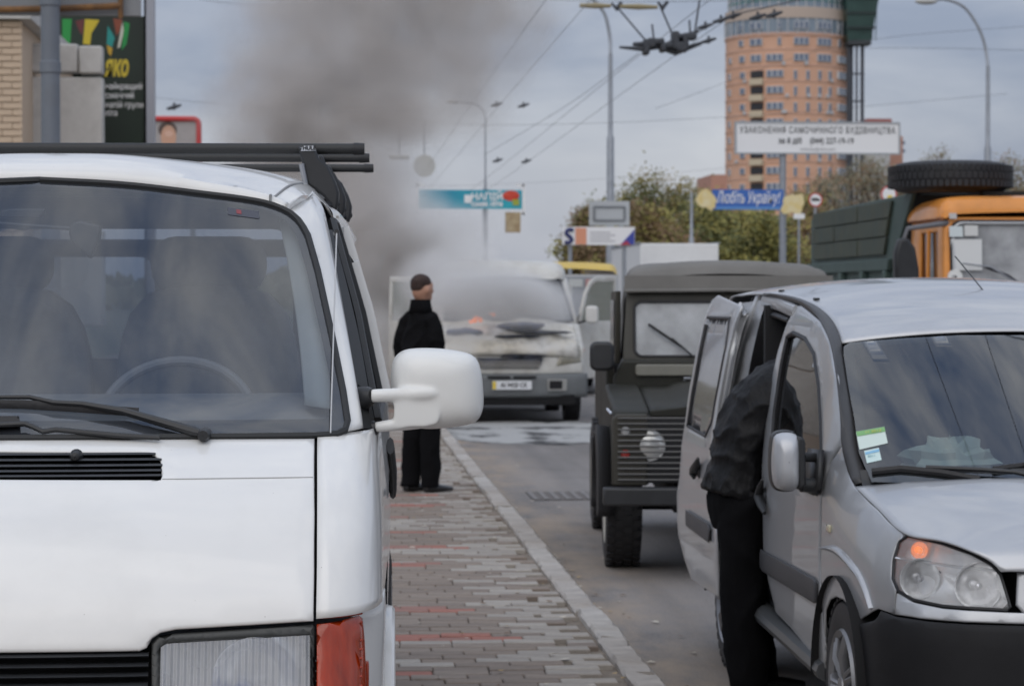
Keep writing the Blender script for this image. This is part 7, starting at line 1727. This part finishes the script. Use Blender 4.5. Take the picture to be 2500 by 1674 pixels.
# ------------------------------------------------------------------ smoke: voxel fields built from soft puffs
def smoke(name, puffs, lo, hi, vox, col, dens, label, nscale=.9, namp=.8, seed=0., aniso=.2, absorb=None):
    """puffs: (x, y, z, rx, ry, rz, weight) in world metres"""
    ng = bpy.data.node_groups.new(name, 'GeometryNodeTree'); ng.interface.new_socket('Geometry', in_out='OUTPUT', socket_type='NodeSocketGeometry')
    N = ng.nodes.new; L = ng.links.new
    out = N('NodeGroupOutput'); pos = N('GeometryNodeInputPosition')
    def math_(op, a, b=None, c=None, clamp=False):
        n = N('ShaderNodeMath'); n.operation = op; n.use_clamp = clamp
        for i, v in enumerate((a, b, c)):
            if v is None: continue
            if isinstance(v, (int, float)): n.inputs[i].default_value = v
            else: L(v, n.inputs[i])
        return n.outputs[0]
    def vec(op, a, b=None, s=None):
        n = N('ShaderNodeVectorMath'); n.operation = op
        for i, v in enumerate((a, b)):
            if v is None: continue
            if isinstance(v, tuple): n.inputs[i].default_value = v
            else: L(v, n.inputs[i])
        if s is not None: n.inputs['Scale'].default_value = s
        return n
    # domain warp gives billows
    nz = N('ShaderNodeTexNoise'); nz.inputs['Scale'].default_value = nscale; nz.inputs['Detail'].default_value = 4; nz.inputs['Roughness'].default_value = .55
    L(vec('ADD', pos.outputs[0], (seed, seed * 2, 0)).outputs[0], nz.inputs['Vector'])
    off = vec('SCALE', vec('SUBTRACT', nz.outputs['Color'], (.5, .5, .5)).outputs[0], s=namp)
    wp = vec('ADD', pos.outputs[0], off.outputs[0]).outputs[0]
    tot = None
    for x, y, z, rx, ry, rz_, w in puffs:
        q = vec('DIVIDE', vec('SUBTRACT', wp, (x, y, z)).outputs[0], (rx, ry, rz_)).outputs[0]; ln = vec('LENGTH', q).outputs['Value']
        s = N('ShaderNodeMapRange'); s.interpolation_type = 'SMOOTHSTEP'; s.inputs['From Min'].default_value = 1.0; s.inputs['From Max'].default_value = .25; s.inputs['To Min'].default_value = 0; s.inputs['To Max'].default_value = w; L(ln, s.inputs[0])
        tot = s.outputs[0] if tot is None else math_('ADD', tot, s.outputs[0])
    n2 = N('ShaderNodeTexNoise'); n2.inputs['Scale'].default_value = nscale * 1.6; n2.inputs['Detail'].default_value = 4; n2.inputs['Roughness'].default_value = .6; L(vec('ADD', pos.outputs[0], (7.3 + seed, 1, 4)).outputs[0], n2.inputs['Vector'])
    br = N('ShaderNodeMapRange'); br.inputs['From Min'].default_value = .3; br.inputs['From Max'].default_value = .7; br.inputs['To Min'].default_value = .12; br.inputs['To Max'].default_value = 1.7; L(n2.outputs['Fac'], br.inputs[0])
    den = math_('MULTIPLY', tot, br.outputs[0])
    vc = N('GeometryNodeVolumeCube'); vc.inputs['Min'].default_value = lo; vc.inputs['Max'].default_value = hi
    for k, ax in enumerate('XYZ'): vc.inputs['Resolution ' + ax].default_value = max(8, int((hi[k] - lo[k]) / vox))
    L(den, vc.inputs['Density'])
    m = bpy.data.materials.new(name); m.use_nodes = True; t = m.node_tree; t.nodes.clear()
    o_ = t.nodes.new('ShaderNodeOutputMaterial'); pv = t.nodes.new('ShaderNodeVolumePrincipled'); pv.inputs['Color'].default_value = (*col, 1); pv.inputs['Density'].default_value = dens; pv.inputs['Anisotropy'].default_value = aniso
    pv.inputs['Density Attribute'].default_value = 'density'
    t.links.new(pv.outputs[0], o_.inputs['Volume'])
    sm = N('GeometryNodeSetMaterial'); sm.inputs['Material'].default_value = m; L(vc.outputs[0], sm.inputs[0]); L(sm.outputs[0], out.inputs[0])
    me = bpy.data.meshes.new(name); me.from_pydata([], [], []); me.materials.append(m)
    o = bpy.data.objects.new(name, me); COL.objects.link(o); g = o.modifiers.new('field', 'NODES'); g.node_group = ng
    return tag(o, label, 'smoke', kind='stuff')
def pf(px, py, d, rx, rz, w, ry=None):
    p = at(px, py, d); k = d / FPX; return (p.x, p.y, p.z, rx * k, (ry or min(rx, 130)) * k, rz * k, w)
# brown-grey plume leaning up over the picture
PL_ = [pf(930, 800, 35, 150, 150, .8), pf(955, 650, 34.6, 190, 150, 2.2), pf(890, 600, 35, 150, 130, 1.6), pf(880, 560, 35, 190, 180, .9), pf(850, 440, 35.5, 200, 170, .9), pf(780, 350, 36, 260, 170, 1.1), pf(640, 270, 36, 190, 210, .8),
       pf(840, 240, 36, 300, 230, 1.0), pf(1000, 190, 36.5, 330, 220, .85), pf(760, 110, 36.5, 290, 220, .9), pf(1050, 40, 37, 400, 210, .8), pf(1180, 110, 37, 240, 170, .32), pf(880, -60, 37, 420, 200, .9), pf(1240, -60, 37, 300, 180, .35), pf(960, 310, 36, 220, 120, .55), pf(700, 420, 36, 200, 150, .6)]
smoke('dark_smoke', PL_, (-3.6, 32.6, .15), (5.6, 40.2, 8.4), .09, (.845, .81, .782), 2.1, 'brown-grey smoke plume rising from the burning van and leaning over the street', .8, 1.05, 1.7)
# pale steam over bonnet and roof
PW2 = [pf(1080, 600, 34.6, 150, 130, .7), pf(1160, 580, 35, 100, 100, .6), pf(1060, 690, 33.2, 130, 110, .9), pf(1170, 720, 32.3, 190, 95, 1.8, 110), pf(1290, 735, 32.4, 160, 85, 1.3, 100), pf(1000, 530, 35, 130, 110, .5), pf(920, 850, 34, 120, 140, .9), pf(900, 720, 34.5, 120, 140, .9), pf(1100, 830, 31.9, 100, 90, .7, 50), pf(1230, 780, 32.2, 130, 40, .4, 40), pf(960, 440, 36, 150, 110, .3), pf(1130, 640, 33.8, 130, 90, .8)]
smoke('pale_smoke', PW2, (-.8, 30.4, .15), (5.6, 38.0, 5.2), .075, (.965, .955, .945), 3.0, 'pale smoke drifting round the burning van and the person watching', 1.1, .45, 5.1)
